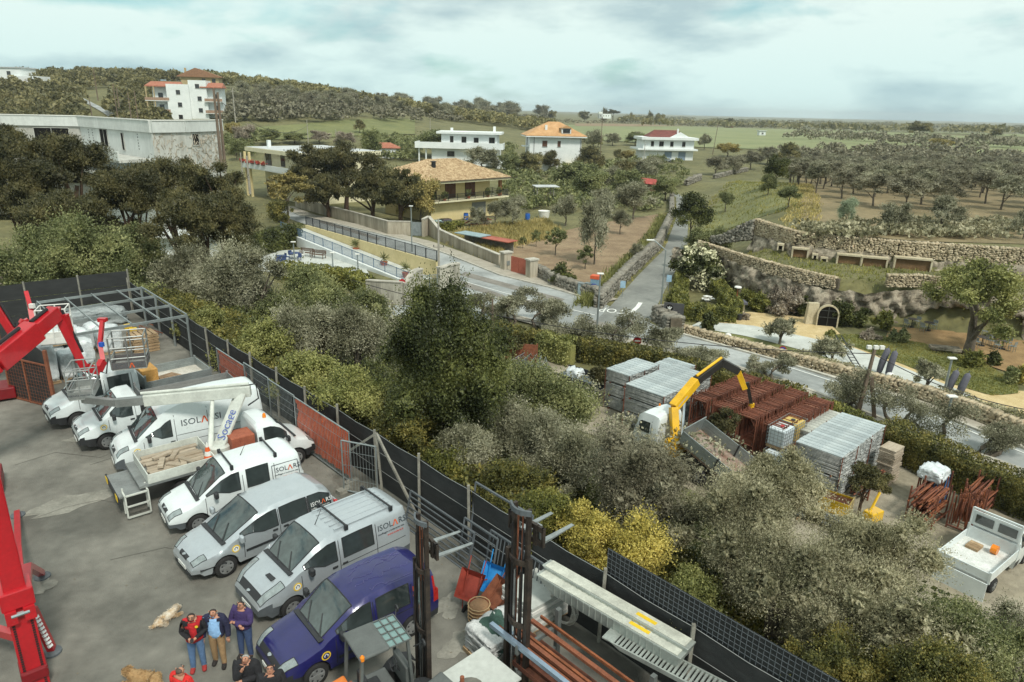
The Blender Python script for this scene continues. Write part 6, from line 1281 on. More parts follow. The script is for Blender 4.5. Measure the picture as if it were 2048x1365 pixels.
# == yard fence
NET=M('black_shade_net',srgb(46,48,48),0.85,var=0.22,scale=1.5,bump=0.3,bscale=60,stretch=(1,1,4))
POST=M('old_fence_post',srgb(134,132,122),0.8,var=0.25,scale=4);RUST=M('rusted_steel',srgb(112,66,46),0.85,var=0.3,scale=3,col2=srgb(140,84,58));RUST2=M('orange_rust_steel',srgb(112,64,38),0.8,var=0.4,scale=3,col2=srgb(146,86,52))
DKRUST=M('dark_rust_steel',srgb(92,54,42),0.85,var=0.3,scale=3,col2=srgb(136,82,60),rnd=0.25)
WIREW=M('pale_wire',srgb(150,154,152),0.5,0.3,var=0.1)
fe=thing('shade_net_fence','black shade net fence on grey posts along the yard edge','fence',fpt(0,0));r_=np.random.default_rng(31);F0=fpt(0,0)
def rel(p):return p-F0
ts=list(np.arange(0,47.6,2.45))
for i,t in enumerate(ts):
 h=2.12+r_.uniform(-.05,.1);b=rel(fpt(t,-0.06));MB().bar(b,b+Vector((r_.uniform(-.05,.05),r_.uniform(-.05,.05),h)),.075).build('post',POST,fe)
for i,(a,b)in enumerate(zip(ts[:-1],ts[1:])):
 n,k=8,6;V=[]
 for j in range(k+1):
  for q in range(n+1):
   t=lerp(a,b,q/n);sag=.07*math.sin(math.pi*q/n);z=lerp(.04,1.98-sag+r_.uniform(-.01,.01),j/k);p=rel(fpt(t,.02+.03*math.sin(q*2.1+i)*(j/k)));V.append((p.x,p.y,z))
 ii=np.arange((k+1)*(n+1)).reshape(k+1,n+1);F_=np.stack([ii[:-1,:-1],ii[:-1,1:],ii[1:,1:],ii[1:,:-1]],-1).reshape(-1,4)
 mobj('net_panel',npmesh('net_panel',V,F_),NET,fe);m=MB()
 for z in(1.96,1.3,.65):p,q=rel(fpt(a,-.01)),rel(fpt(b,-.01));m.tube([p+Vector((0,0,z)),p.lerp(q,.5)+Vector((0,0,z-.05*(z>1.9))),q+Vector((0,0,z))],.008,4)
 m.build('tension_wire',WIREW,fe)
 if a>35.5:
  m=MB();p,q=rel(fpt(a,.06)),rel(fpt(b,.06))
  for z in np.arange(1.5,2.62,.12):m.bar(p+Vector((0,0,z)),q+Vector((0,0,z)),.012)
  for x in np.arange(0,1.0,.05):m.bar(p.lerp(q,x)+Vector((0,0,1.5)),p.lerp(q,x)+Vector((0,0,2.6)),.012)
  m.build('grid_panel',GPLAS,fe);MB().bar(p+Vector((0,.02,2.05)),q+Vector((0,.02,2.05)),.006,1.1).build('grid_backing',NET,fe)
fb=thing('shade_net_fence','taller black net fence closing the back of the yard','fence',fpt(0,0))
for k in range(4):
 a,b=rel(fpt(-.1,-k*2.6)),rel(fpt(-.1,-(k+1)*2.6));MB().bar(a,a+Vector((0,0,2.7)),.08).build('post',POST,fb);m=MB()
 for j in range(3):m.bar(a+Vector((0,0,.45+.86*j)),b+Vector((0,0,.45+.86*j+.03*j)),.02,.85)
 m.build('net_panel',NET,fb)
# galvanised site panels, two of them behind orange mesh
ORNET=M('orange_barrier_mesh',srgb(216,88,44),0.7,var=0.18,scale=5,col2=srgb(234,112,62))
def site_panel(t0,t1,s0,label,net=False,h=1.95,z0=0.08,s1=None):
 A,B=fpt(t0,s0),fpt(t1,s1 if s1 is not None else s0);o=thing('site_panel',label,'fence panel',A);B=B-A;A=Vector((0,0,0));m=MB();up=lambda z:Vector((0,0,z))
 for p,q in((A+up(z0),A+up(h)),(B+up(z0),B+up(h)),(A+up(z0),B+up(z0)),(A+up(h),B+up(h))):m.tube([p,q],.026,7)
 m.build('frame',GALV,o);m=MB();L_=B.length
 for k in range(1,int(L_/.11)):p=A.lerp(B,k*.11/L_);m.bar(p+up(z0),p+up(h),.01)
 for z in np.arange(z0+.45,h,.5):m.bar(A+up(z),B+up(z),.01)
 m.build('wire_mesh',GALV,o)
 if net:
  V,F_=[],[];n,k=26,16;r=np.random.default_rng(int(t0*7));d=B.normalized();nn=Vector((-d.y,d.x,0))
  for j in range(k+1):
   for q in range(n+1):p=A.lerp(B,.02+.96*q/n)+up(lerp(z0+.1,h-.06,j/k))+nn*(.05+.035*math.sin(q*1.9+j*.7)+r.normal(0,.01));V.append(tuple(p))
  ii=np.arange((k+1)*(n+1)).reshape(k+1,n+1);F_=np.stack([ii[:-1,:-1],ii[:-1,1:],ii[1:,1:],ii[1:,:-1]],-1).reshape(-1,4);mobj('orange_mesh',npmesh('orange_mesh',V,F_),ORNET,o)
  m=MB()
  for q in range(0,n,1):
   for j in range(0,k,2):
    a_=Vector(V[j*(n+1)+q])-nn*.012;b_=Vector(V[(j+1)*(n+1)+q+1])-nn*.012;m.bar(a_,b_,.012,.006)
  m.build('mesh_cords',M('pale_orange_cord',srgb(228,128,84),.7,var=.15),o)
 for p in(A,B):MB().box(p+up(.07),(.5,.24,.14),.8).build('foot_block',POST,o)
 return o
site_panel(22.4,26.3,-0.65,'site fence panel with orange mesh beside the boom truck cab',True);site_panel(14.6,17.6,-0.5,'site fence panel with orange mesh behind the tall white van',True,1.75)
site_panel(17.7,20.0,-0.55,'bare wire site panel behind the tall white van');site_panel(20.1,22.3,-0.6,'bare wire site panel next to the orange mesh');site_panel(26.6,27.7,-1.1,'narrow wire gate panel beyond the orange mesh',False,1.9,.08,-0.5)
pr=thing('fence_prop','timber tripod prop bracing the black fence','prop',fpt(27.6,-.4));a=Vector((0,0,2.3))
for d in((.15,-.1,0),(1.35,-.95,0),(-.9,.3,1.55)):MB().bar(a,d,.07).build('strut',POST,pr)
# galvanised yard gates leaning on the fence
def yard_gate(t0,t1,s,h,label,bars,vert=False,lean=.25):
 A,B=fpt(t0,s),fpt(t1,s);o=thing('leaning_gate',label,'gate',A);B=B-A;A=Vector((0,0,0));off=Vector((FN[0],FN[1],0))*lean;tz=lambda z:Vector((0,0,z))+off*(z/h);m=MB()
 for p,q in((A,A+tz(h)),(B,B+tz(h)),(A,B),(A+tz(h),B+tz(h))):m.bar(p,q,.05)
 m.build('frame',GPLAS,o)
 for k in range(1,bars):
  if vert:p=A.lerp(B,k/bars);MB().bar(p,p+tz(h),.03).build('bar',GPLAS,o)
  else:MB().bar(A+tz(h*k/bars),B+tz(h*k/bars),.032).build('bar',GPLAS,o)
yard_gate(29.6,32.6,-.75,1.15,'long horizontal barred gate leaning on the black fence',7);yard_gate(32.0,33.4,-.6,1.3,'short horizontal barred gate next to the wheelbarrows',6);yard_gate(33.0,35.6,-.5,1.35,'vertical barred railing leaning behind the wheelbarrows',18,True);yard_gate(31.9,34.2,-.12,2.2,'tall thin frame standing against the black fence',1)
# == steel frame canopy and wrapped pallets
pg=thing('canopy_frame','galvanised steel canopy frame without a cover','canopy',fpt(3.1,-.2));P0=fpt(3.1,-.2);X=Vector((FD[0],FD[1],0));Y=-Vector((FN[0],FN[1],0));Ht=2.2;Lp,Wp=7.1,5.0
for i in range(4):
 for j in(0,1):
  b=X*(Lp*i/3)+Y*(Wp*j);MB().bar(b,b+Vector((0,0,Ht)),.09).build('column',GALV,pg)
 MB().bar(X*(Lp*i/3)+Vector((0,0,Ht)),X*(Lp*i/3)+Y*Wp+Vector((0,0,Ht)),.07,.12).build('cross_beam',GALV,pg)
 if i in(0,3):MB().bar(X*(Lp*i/3)+Vector((0,0,Ht-.45)),X*(Lp*i/3)+Y*.45+Vector((0,0,Ht)),.06).build('knee_brace',GALV,pg)
for j in range(5):MB().bar(Y*(Wp*j/4)+Vector((0,0,Ht+.07)),X*Lp+Y*(Wp*j/4)+Vector((0,0,Ht+.07)),.05,.07).build('purlin',GALV,pg)
FILM=M('white_wrap_film',srgb(196,204,206),.35,var=.14,scale=2.2,col2=srgb(224,230,230),bump=.9,bscale=7,spec=.6)
PALW=M('pallet_wood',srgb(150,124,92),.9,var=.25,scale=3,col2=srgb(176,152,120),rnd=.15)
def pallet_parts(o,z,w=1.2,d=1.0,mat=None):
 mat=mat or PALW
 for k in range(5):MB().box((0,-d/2+(k+.5)*d/5,z+.135),(w,d/5-.05,.022)).build('deck_board',mat,o)
 for k in range(3):MB().box((-w/2+.07+k*(w-.14)/2,0,z+.065),(.1,d,.1)).build('bearer',mat,o)
def soft_box(w,d,h,seed,n=6,jit=.05):
 r=np.random.default_rng(seed);bm=bmesh.new();bmesh.ops.create_cube(bm,size=1.0);bmesh.ops.subdivide_edges(bm,edges=bm.edges,cuts=n,use_grid_fill=True)
 for v in bm.verts:
  q=v.co*2;k=1-.05*(abs(q.x)**4*abs(q.y)**4+abs(q.x)**4*max(0,q.z)**4+abs(q.y)**4*max(0,q.z)**4);v.co=Vector((v.co.x*w*k+r.normal(0,jit*.4),v.co.y*d*k+r.normal(0,jit*.4),(v.co.z+.5)*h*k+r.normal(0,jit*.5)))
 me=bpy.data.meshes.new('wrapped_load');bm.to_mesh(me);bm.free();me.shade_smooth();return me
WP=[(6.6,-3.0,0,1.2,'front wrapped pallet nearest the pallet stack'),(5.4,-3.2,0,1.15,'wrapped pallet second from the pallet stack'),(6.5,-4.4,0,1.3,'wrapped pallet in the middle of the canopy'),(5.2,-4.6,0,1.2,'wrapped pallet behind the middle one'),(7.9,-4.6,0,1.15,'wrapped pallet below the red jib'),(8.0,-5.8,0,1.35,'wrapped pallet beside the basket'),(6.7,-5.9,0,1.2,'wrapped pallet at the open canopy side'),(8.1,-5.2,1.35,.55,'half height wrapped bundle on top of the others'),(9.4,-6.4,0,1.7,'tall wrapped pallet beside the dark gate'),(3.9,-4.8,0,1.0,'low wrapped pallet under the rear purlins'),(9.4,-5.2,0,1.2,'wrapped pallet at the near canopy corner')]
for i,(t,s,z,h,lb)in enumerate(WP):
 p=fpt(t,s,z);o=thing('wrapped_pallet',lb,'pallet',p,math.atan2(FD[1],FD[0])+r_.uniform(-.08,.08),'film wrapped pallets under the canopy frame')
 pallet_parts(o,0,1.15,1.1);mobj('wrapped_load',soft_box(1.12,1.1,h,i),FILM,o,(0,0,.15))
for k in range(6):
 o=thing('timber_pallet',['bottom pallet','second pallet','third pallet','fourth pallet','fifth pallet','top pallet'][k]+' of the brown stack under the canopy','pallet',fpt(7.4,-1.6,k*.155),math.atan2(FD[1],FD[0])+r_.uniform(-.05,.05),'brown pallet stack');pallet_parts(o,0,1.2,1.2)
TARP=M('grey_tarpaulin',srgb(150,158,158),.5,var=.2,scale=1.2,bump=.9,bscale=4)
o=thing('covered_heap','grey tarpaulin covered heap against the back fence','tarpaulin',fpt(1.3,-2.4),math.atan2(FN[1],FN[0]));mobj('tarpaulin',soft_box(3.2,1.2,.9,44,7,.16),TARP,o)
o=thing('scaffold_tube_heap','heap of rusty scaffold tubes and couplers under the canopy','scaffold heap',fpt(5.6,-1.2),math.atan2(FD[1],FD[0]))
for k in range(34):a=Vector((r_.uniform(-1.0,.2),r_.uniform(-.5,.5),.1+.02*k));MB().tube([a,a+Vector((r_.uniform(.8,1.4),r_.uniform(-.35,.35),r_.uniform(-.03,.03)))],.026,6).build('tube',RUST,o)
for k in range(2):MB().box((-.3+k*.9,-.5,.75),(.22,.35,.28)).build('yellow_box',M('yellow_crate_paint',srgb(214,178,44),.6,var=.12),o)
o=thing('round_tub','large rusty round mortar tub under the canopy','tub',fpt(2.6,-4.6));MB().lathe((0,0,0),[(.5,0),(.62,.5),(.66,.75),(.68,.78),(.62,.76),(.55,.2)],20).build('tub',M('terracotta_steel',srgb(150,104,84),.8,var=.2,scale=3),o,True);MB().tube([(.69*math.cos(a*.4),.69*math.sin(a*.4),.78)for a in range(17)],.03,6).build('rim_hoop',RUST,o)
for k in range(4):MB().bar((.4*math.cos(k*1.57),.4*math.sin(k*1.57),-.02),(.45*math.cos(k*1.57),.45*math.sin(k*1.57),.1),.05).build('leg',RUST,o)
# dark sheeted gate with rusty frame on the left
A,B=at(24,796,0),at(110,818,0);gt=thing('mesh_gate','dark netted gate leaf with rusty frame at the yard entrance','gate',A);B=B-A
for p,q in((Vector(),Vector((0,0,1.9))),(B,B+Vector((0,0,1.9))),(Vector((0,0,1.9)),B+Vector((0,0,1.9))),(Vector((0,0,.06)),B+Vector((0,0,.06))),(B*.45,B*.45+Vector((0,0,1.9)))):MB().bar(p,q,.06).build('frame_bar',RUST,gt)
MB().bar(Vector((0,.03,.98)),B+Vector((0,.03,.98)),.02,1.8).build('net_sheet',NET,gt);m=MB()
for k in range(1,16):m.bar(B*(k/16)+Vector((0,-.03,.1)),B*(k/16)+Vector((0,-.03,1.88)),.008)
for k in range(1,12):m.bar(Vector((0,-.03,k*.16)),B+Vector((0,-.03,k*.16)),.008)
m.build('wire_mesh',RUST,gt)
A=at(112,820,0);o=thing('gate_screen','black net screen hung beside the rusty gate','screen',A)
for k,(px,py)in enumerate(((118,800),(122,760))):pass
B=fpt(6.0,-7.3)-A;B.z=0;MB().bar(Vector((0,0,1.25)),B+Vector((0,0,1.25)),.03,2.4).build('net_sheet',NET,o);MB().bar((0,0,0),(0,0,2.6),.12).build('post',RUST,o);MB().bar(B,B+Vector((0,0,2.6)),.1).build('post',RUST,o)
# == red lifts
RED=M('lift_red_paint',srgb(176,24,34),.35,var=.12,scale=1.5,coat=.4);DKRED=M('lift_dark_red',srgb(120,18,26),.45,var=.12);HOSE=M('black_hose',srgb(30,30,32),.6,var=.1)
b0=at(74,1365,0);ml=thing('mast_lift','tall red telescopic mast lift standing on outriggers','aerial lift',(b0.x,b0.y,0));
cam2=Vector((-b0.x,-b0.y,0)).normalized();side=Vector((-cam2.y,cam2.x,0));ra=math.atan2(cam2.y,cam2.x)
MB().box((0,0,4.9),(.38,.4,8.4),ra).build('outer_mast',RED,ml,bevel=.03);MB().box((0,0,1.2),(.46,.46,2.4),ra).build('base_mast',RED,ml,bevel=.02)
MB().box((0,0,2.35),(.6,.6,.42),ra).build('mast_collar',RED,ml,bevel=.03)
for s in(-.16,.16):
 p=cam2*.3+side*s;MB().box((p.x,p.y,2.0),(.14,.2,.3),ra).build('collar_lug',RED,ml);m=MB();q=cam2*.235+side*s
 for k in range(30):m.box((q.x,q.y,.1+k*.06),(.02,.05,.036),ra)
 m.build('lift_chain',HOSE,ml)
p=cam2*.34;MB().tube([p+side*-.16+Vector((0,0,2.05)),p+side*.16+Vector((0,0,2.05))],.05,8).build('pin',CHROME,ml)
for k in range(4):p=side*(-.4-.0)+Vector((0,0,2.3+.07*k));MB().tube([p,p+side*-.08],.03,6).build('hose_coupling',HOSE,ml)
MB().box((0,0,.4),(.6,.5,.3),ra).build('chassis',DKRED,ml,bevel=.05)
for i,(px,py)in enumerate(((85,1155),(105,1306),(36,1032),(-60,1290))):
 f_=at(px,py,0)-Vector((b0.x,b0.y,0));k_=f_.normalized()*.4+Vector((0,0,1.5 if i<2 else 1.1));el=f_*.55+Vector((0,0,1.55 if i<2 else .9));m=MB();m.bar(k_,el,.16,.18);m.bar(el,f_+Vector((0,0,.12)),.15,.15);lg=m.build('outrigger_leg',RED,ml);MB().lathe(f_+Vector((0,0,.0)),[(.2,0),(.2,.05),(.1,.1)],12).build('foot_pad',GPLAS,lg)
 if i==1:
  for q in range(9):c=el.lerp(f_+Vector((0,0,.12)),.12+q*.09);MB().bar(c+cam2*.085,c+cam2*.09+Vector((.03,0,-.06)),.1,.05).build('chevron',WHITE_INK,lg)
# articulated red boom coming in from the left, carrying the lettered basket
def boom_lift(name,label,pts,w,jib,parts_extra=None):
 q=[atd(*p)for p in pts];o=thing(name,label,'aerial lift',(q[0].x,q[0].y,0.0));off=Vector((q[0].x,q[0].y,0.0));q=[p-off for p in q]
 MB().tube([Vector((0,0,0)),q[0]],[.35,.3],8).build('turret_column',RED,o);MB().box((0,0,.35),(2.4,1.2,.5),.6).build('crawler_base',DKRED,o,bevel=.05)
 for i,(a,b)in enumerate(zip(q[:-1],q[1:])):
  k=w[i];MB().bar(a,b,k,k*1.25).build('boom_section',RED,o,bevel=.03);d=(b-a).normalized();n=Vector((0,0,1))-d*d.z;n.normalize()
  MB().tube([a+n*k*.8,b.lerp(a,.25)+n*k*.75],.06,6).build('hydraulic_ram',HOSE,o)
 for a in q[1:-1]:
  v=Vector((.35,-.93,0));MB().tube([a-v*.24,a+v*.24],.11,10).build('pivot_pin',CHROME,o);MB().box(a,(.3,.34,.34),.4).build('knuckle',RED,o,bevel=.04)
 return o,q,off
bl,q,off=boom_lift('articulated_lift','red articulated lift with lettered basket over the white double cab',[(-130,800,21.5),(-10,725,22.5),(70,660,23.8),(112,625,24.6),(168,735,25.6)],[.5,.55,.42,.22],None)
MB().bar(q[3]+Vector((.25,.1,-.1)),q[4]+Vector((-.15,0,.2)),.16,.16).build('parallel_link',RED,bl)
jb=[q[4],atd(196,742,26.2)-off,atd(206,722,26.4)-off,atd(200,690,26.6)-off,atd(205,640,26.9)-off]
for a,b,w in zip(jb[:-1],jb[1:],(.24,.2,.16,.13)):MB().bar(a,b,w,w*1.3).build('jib_section',RED,bl)
MB().tube([jb[0],jb[0]+Vector((.2,0,-.35)),jb[1]+Vector((0,0,-.3)),jb[1]],.035,6).build('hose',HOSE,bl);MB().tube([jb[1],jb[1]+Vector((.3,0,-.1)),jb[2]+Vector((.2,0,.1))],.03,6).build('hose',HOSE,bl)
MB().box(jb[3]+Vector((.12,-.1,.05)),(.16,.12,.16)).build('control_box',M('blue_box',srgb(40,90,180),.5),bl);MB().box(jb[4],(.3,.2,.14)).build('beacon_head',RED,bl)
bp=atd(224,740,26.8)-off;basket(bl,bp,(.93,.36,0),(-.36,.93,0),1.2,1.0,1.25,ALU,plate=M('grey_basket_plate',srgb(92,88,88),.6,var=.12),name='lettered_basket')
isolarsi(bl,bp+Vector((.93,.36,0))*.06+Vector((.36,-.93,0))*.03+Vector((0,0,.12)),(.93,.36,0),(0,0,1),.27,GPLAS,extra=False)
bl2,q,off=boom_lift('articulated_lift','red articulated lift with empty basket farther behind',[(-90,560,28),(-10,610,28.5),(30,672,29),(48,640,29.2)],[.3,.26,.2],None)
jb=[q[3],atd(70,668,29.6)-off,atd(62,620,29.9)-off,atd(52,585,30.2)-off]
for a,b,w in zip(jb[:-1],jb[1:],(.2,.2,.16)):MB().bar(a,b,w,w*1.3).build('jib_section',RED,bl2)
MB().box(jb[2]+Vector((.15,-.1,.2)),(.2,.14,.18)).build('control_box',FRAMEW,bl2)
basket(bl2,atd(82,690,30)-off,(.93,.36,0),(-.36,.93,0),1.1,.9,1.5,FRAMEW,name='empty_basket',rails=3)
# == forklifts
BLK=M('mast_black_steel',srgb(44,40,38),.55,.3,var=.3,scale=4,col2=srgb(74,64,56));FORK=M('worn_fork_steel',srgb(150,156,156),.4,.5,var=.2,scale=3);ORG=M('forklift_orange',srgb(214,120,48),.5,var=.12,scale=2);FGREY=M('forklift_grey',srgb(92,96,94),.5,var=.12,scale=2)
def fork_mast(o,x,h,zf,w=.62,zc=None):
 """mast standing at local x, forks pointing along +x at height zf"""
 for s in(-1,1):
  MB().box((x,s*w/2,h*.36+.15),(.13,.09,h*.72)).build('outer_channel',BLK,o);MB().box((x+.05,s*(w/2-.1),h*.62),(.11,.07,h*.74)).build('inner_channel',BLK,o);MB().tube([(x-.02,s*(w/2-.22),.2),(x-.02,s*(w/2-.22),h*.66)],[.05,.035],8).build('lift_cylinder',CHROME if s>0 else BLK,o);MB().bar((x+.02,s*.07,h*.3),(x+.02,s*.07,h*.96),.035,.02).build('lift_chain',RUST,o);MB().tube([(x-.05,s*.16,.4),(x-.05,s*.16,h*.9)],.018,5).build('hose',HOSE,o)
 for z in(.25,h*.38,h*.72,h*.98):
  m=MB();arc=[(x+.02-.14*math.sin(math.pi*k/6),-w/2+w*k/6,z)for k in range(7)]
  for a,b in zip(arc[:-1],arc[1:]):m.bar(a,b,.05,.12)
  m.build('cross_member',BLK if z<h*.9 else GPLAS,o)
 c=MB();c.box((x+.2,0,zf+.42),(.07,1.02,.12));c.box((x+.2,0,zf+.08),(.07,1.02,.12));[c.box((x+.18,s*.3,zf+.25),(.08,.1,.5))for s in(-1,1)];[c.box((x+.2,s*.5,zf+.25),(.07,.06,.46))for s in(-1,1)];c.build('fork_carriage',BLK,o)
 for s in(-.32,.32):
  m=MB();m.box((x+.26,s,zf+.22),(.05,.13,.5));m.add([(x+.28,s-.065,zf+.02),(x+1.35,s-.045,zf-.0),(x+1.35,s+.045,zf-.0),(x+.28,s+.065,zf+.02),(x+.28,s-.065,zf-.04),(x+1.35,s-.045,zf-.012),(x+1.35,s+.045,zf-.012),(x+.28,s+.065,zf-.04)],[(0,1,2,3),(7,6,5,4),(0,4,5,1),(1,5,6,2),(2,6,7,3)]);m.build('fork',FORK,o)
def forklift(label,loc,rz,h,zf,body,roofz,grille,sc=1.0):
 o=thing('forklift',label,'forklift',loc,rz);o.scale=(sc,sc,sc);fork_mast(o,1.3 if grille else 1.0,h,zf)
 m=MB();m.box((-.55,0,.62),(1.9,1.05,.5));m.build('chassis',FGREY,o,bevel=.05)
 m=MB();m.add([(-1.75,-.52,.6),(-.75,-.52,.6),(-.75,.52,.6),(-1.75,.52,.6),(-1.7,-.5,1.05),(-.75,-.5,1.22),(-.75,.5,1.22),(-1.7,.5,1.05)],[(3,2,1,0),(4,5,6,7),(0,1,5,4),(1,2,6,5),(2,3,7,6),(3,0,4,7)]);m.build('engine_cover',body,o,bevel=.06)
 MB().lathe((-1.25,.25,1.13),[(.09,0),(.09,.1),(.05,.13)],12).build('filler_cap',BPLAS,o);MB().tube([(-.9,-.38,1.1),(-.9,-.38,1.75)],.045,8).build('exhaust',RUST,o)
 if not grille:
  MB().box((-.3,0,roofz+.07),(1.7,1.25,.05)).build('cover_sheet',SLAB,o);MB().lathe((-.45,-.1,roofz+.1),[(.3,0),(.3,.003)],16).build('damp_patch',STAIN,o);return o
 m=MB();m.box((-.2,0,.92),(.5,.5,.12));m.box((-.45,0,1.2),(.12,.5,.5));m.build('seat',BPLAS,o,bevel=.04)
 m=MB();ring=[(.42+.05*math.cos(k*.52),.17*math.sin(k*.52),1.32+.17*math.cos(k*.52))for k in range(13)];m.tube(ring,.018,6);m.tube([(.44,0,1.3),(.62,0,1.0)],.03,6);m.build('steering_wheel',BPLAS,o)
 MB().box((.68,0,1.05),(.18,.8,.7)).build('dashboard',FGREY,o,bevel=.04)
 for x,s in((-.72,-1),(-.72,1),(.72,-1),(.72,1))if grille else():MB().bar((x,s*.5,.85),(x*.86,s*.48,roofz),.075).build('cab_pillar',FGREY,o)
 r_o=thing('cab_roof',None,None,(0,0,0));r_o.parent=o
 MB().box((-.3,0,roofz+.05),(.8,1.12,.1)).build('roof_panel',FGREY if grille else SLAB,r_o,bevel=.04)
 if grille:
  MB().box((.4,0,roofz+.03),(.6,1.04,.02)).build('roof_glass',M('tinted_roof_glass',srgb(120,148,146),.15,var=.1),r_o)
  for k in range(4):MB().bar((.1+k*.2,-.54,roofz+.06),(.1+k*.2,.54,roofz+.06),.03).build('guard_bar',FGREY,r_o)
  for k in range(5):MB().bar((.1,-.54+k*.27,roofz+.06),(.7,-.54+k*.27,roofz+.06),.03).build('guard_bar',FGREY,r_o)
 else:MB().box((.4,0,roofz+.05),(.7,1.12,.1)).build('roof_panel',SLAB,r_o)
 for x,rr in((.85,.42),(-1.2,.34)):
  for s in(-1,1):
   wh=thing('wheel',None,None,(x,s*.55,rr));wh.parent=o;MB().lathe((0,0,0),[(rr*.55,-.14),(rr*.92,-.14),(rr,-.09),(rr,.09),(rr*.92,.14),(rr*.55,.14)],20,'y').build('tyre',TYRE,wh,True);MB().lathe((0,s*.09,0),[(rr*.55,-.03),(rr*.55,.03)],14,'y').build('rim',FGREY,wh)
   if x>0:m=MB();[m.bar((x+(rr+.08)*math.cos(a),s*.55,rr+(rr+.08)*math.sin(a)),(x+(rr+.08)*math.cos(a+.4),s*.55,rr+(rr+.08)*math.sin(a+.4)),.3,.03)for a in(.6,1.0,1.4,1.8,2.2)];m.build('mudguard',BPLAS,o)
 MB().lathe((-.62,-.52,roofz+.02),[(.06,0),(.06,.1),(.03,.14)],10).build('beacon',AMBER,o)
 for s in(-1,1):MB().bar((.75,s*.55,roofz-.2),(.9,s*.75,roofz),.025).build('mirror_arm',BPLAS,o);MB().lathe((.92,s*.77,roofz),[(.1,-.02),(.1,.02)],12,'x').build('mirror',BPLAS,o)
 return o
forklift('orange and grey forklift with glazed guard roof beside the blue van',(-2.62,11.65,0),R(35),5.5,4.4,ORG,2.35,True,.8)
forklift('old forklift with pale flat roof and tall black mast',(-.45,11.75,0),R(44),4.75,3.85,FGREY,.86,False,.97)
# == barrows, bags, beams, ramps
def wheelbarrow(label,p,rz,col,tilt):
 o=thing('wheelbarrow',label,'wheelbarrow',p,rz);o.scale=(.75,.75,.75);o.rotation_euler=(tilt,0,rz);m=MB()
 a=[(-.28,-.3),(.28,-.3),(.34,.4),(-.34,.4)];b=[(-.4,-.45),(.4,-.45),(.48,.55),(-.48,.55)];vs=[(x,y,.3)for x,y in a]+[(x,y,.62)for x,y in b];m.add(vs,[(3,2,1,0),(0,1,5,4),(1,2,6,5),(2,3,7,6),(3,0,4,7)]);m.build('tray',col,o)
 for s in(-1,1):MB().tube([(s*.12,-.75,.22),(s*.26,-.2,.3),(s*.3,1.0,.6)],.02,6).build('handle',col,o);MB().bar((s*.28,.35,.32),(s*.3,.45,.0),.035).build('leg',col,o)
 wh=thing('wheel',None,None,(0,-.75,.2));wh.parent=o;MB().lathe((0,0,0),[(.11,-.045),(.19,-.045),(.2,0),(.19,.045),(.11,.045)],18,'x').build('tyre',TYRE,wh,True);MB().lathe((0,0,0),[(.11,-.03),(.11,.03)],12,'x').build('rim',FRAMEW,wh);return o
REDB=M('faded_red_barrow',srgb(150,62,48),.7,var=.2,scale=3);BLUEB=M('bright_blue_barrow',srgb(44,140,206),.55,var=.12,scale=3)
p=at(925,1220,0);wheelbarrow('faded red wheelbarrow tipped up against the railing',(p.x+.3,p.y+.45,.28),R(-28),REDB,R(48));p=at(972,1200,0);wheelbarrow('bright blue wheelbarrow tipped up behind the red one',(p.x+.3,p.y+.35,.3),R(-30),BLUEB,R(52));p=at(990,1230,0);wheelbarrow('rusty brown wheelbarrow next to the blue one',(p.x+.2,p.y+.2,.25),R(-50),RUST,R(35))
p=at(958,1240,0);o=thing('bucket_cage','round rusty wire bound bucket in front of the barrows','bucket',(p.x,p.y,0));MB().lathe((0,0,.05),[(.2,0),(.26,.2),(.26,.38),(.2,.45)],14).build('drum',M('tan_drum',srgb(150,116,84),.8,var=.2),o,True)
for k in range(5):MB().tube([(.28*math.cos(a*.52),.28*math.sin(a*.52),.08+.1*k)for a in range(13)],.014,5).build('hoop',M('straw_wire',srgb(190,160,120),.7),o)
p=at(985,1320,0);BAGS=M('pale_bag_film',srgb(170,172,170),.4,var=.18,scale=3,col2=srgb(204,206,204),bump=1.0,bscale=9);o=thing('bag_pallet','pallet of film wrapped cement bags with a green cloth on top','pallet',(p.x+.1,p.y+.25,0),R(40));pallet_parts(o,0,1.25,1.1)
for k in range(5):
 for j in range(3):mobj('cement_bag',soft_box(.4,.98,.16,k*3+j,4,.04),BAGS,o,(-.4+j*.4+r_.uniform(-.02,.02),r_.uniform(-.02,.02),.15+k*.12))
V=[];n=14;r2=np.random.default_rng(8)
for j in range(n+1):
 for i in range(n+1):
  x,y=-.5+i/n,-.5+j/n;d=max(0,math.hypot(x,y)-.33);V.append((x*1.05,y*1.1,.86+.1*math.sin(9*x+2)*math.cos(8*y)+r2.normal(0,.025)-1.7*d))
ii=np.arange((n+1)**2).reshape(n+1,n+1);me=npmesh('green_cloth',V,np.stack([ii[:-1,:-1],ii[:-1,1:],ii[1:,1:],ii[1:,:-1]],-1).reshape(-1,4));me.shade_smooth();gc=thing('green_cloth','crumpled dark green tarpaulin lying on the bag pallet','tarpaulin',(p.x+.1,p.y+.3,0),R(40));mobj('cloth',me,M('dark_green_cloth',srgb(58,84,74),.8,var=.25,scale=4,bump=.6,bscale=14),gc)
p=at(1075,1250,0);o=thing('sheet_stack','stack of white insulation boards against the fence','board stack',(p.x,p.y+.4,0),R(40));pallet_parts(o,0,1.4,1.2)
for k in range(7):MB().box((r_.uniform(-.02,.02),r_.uniform(-.02,.02),.2+k*.1),(1.4,1.15,.09)).build('board',FRAMEW if k%2 else SLAB,o)
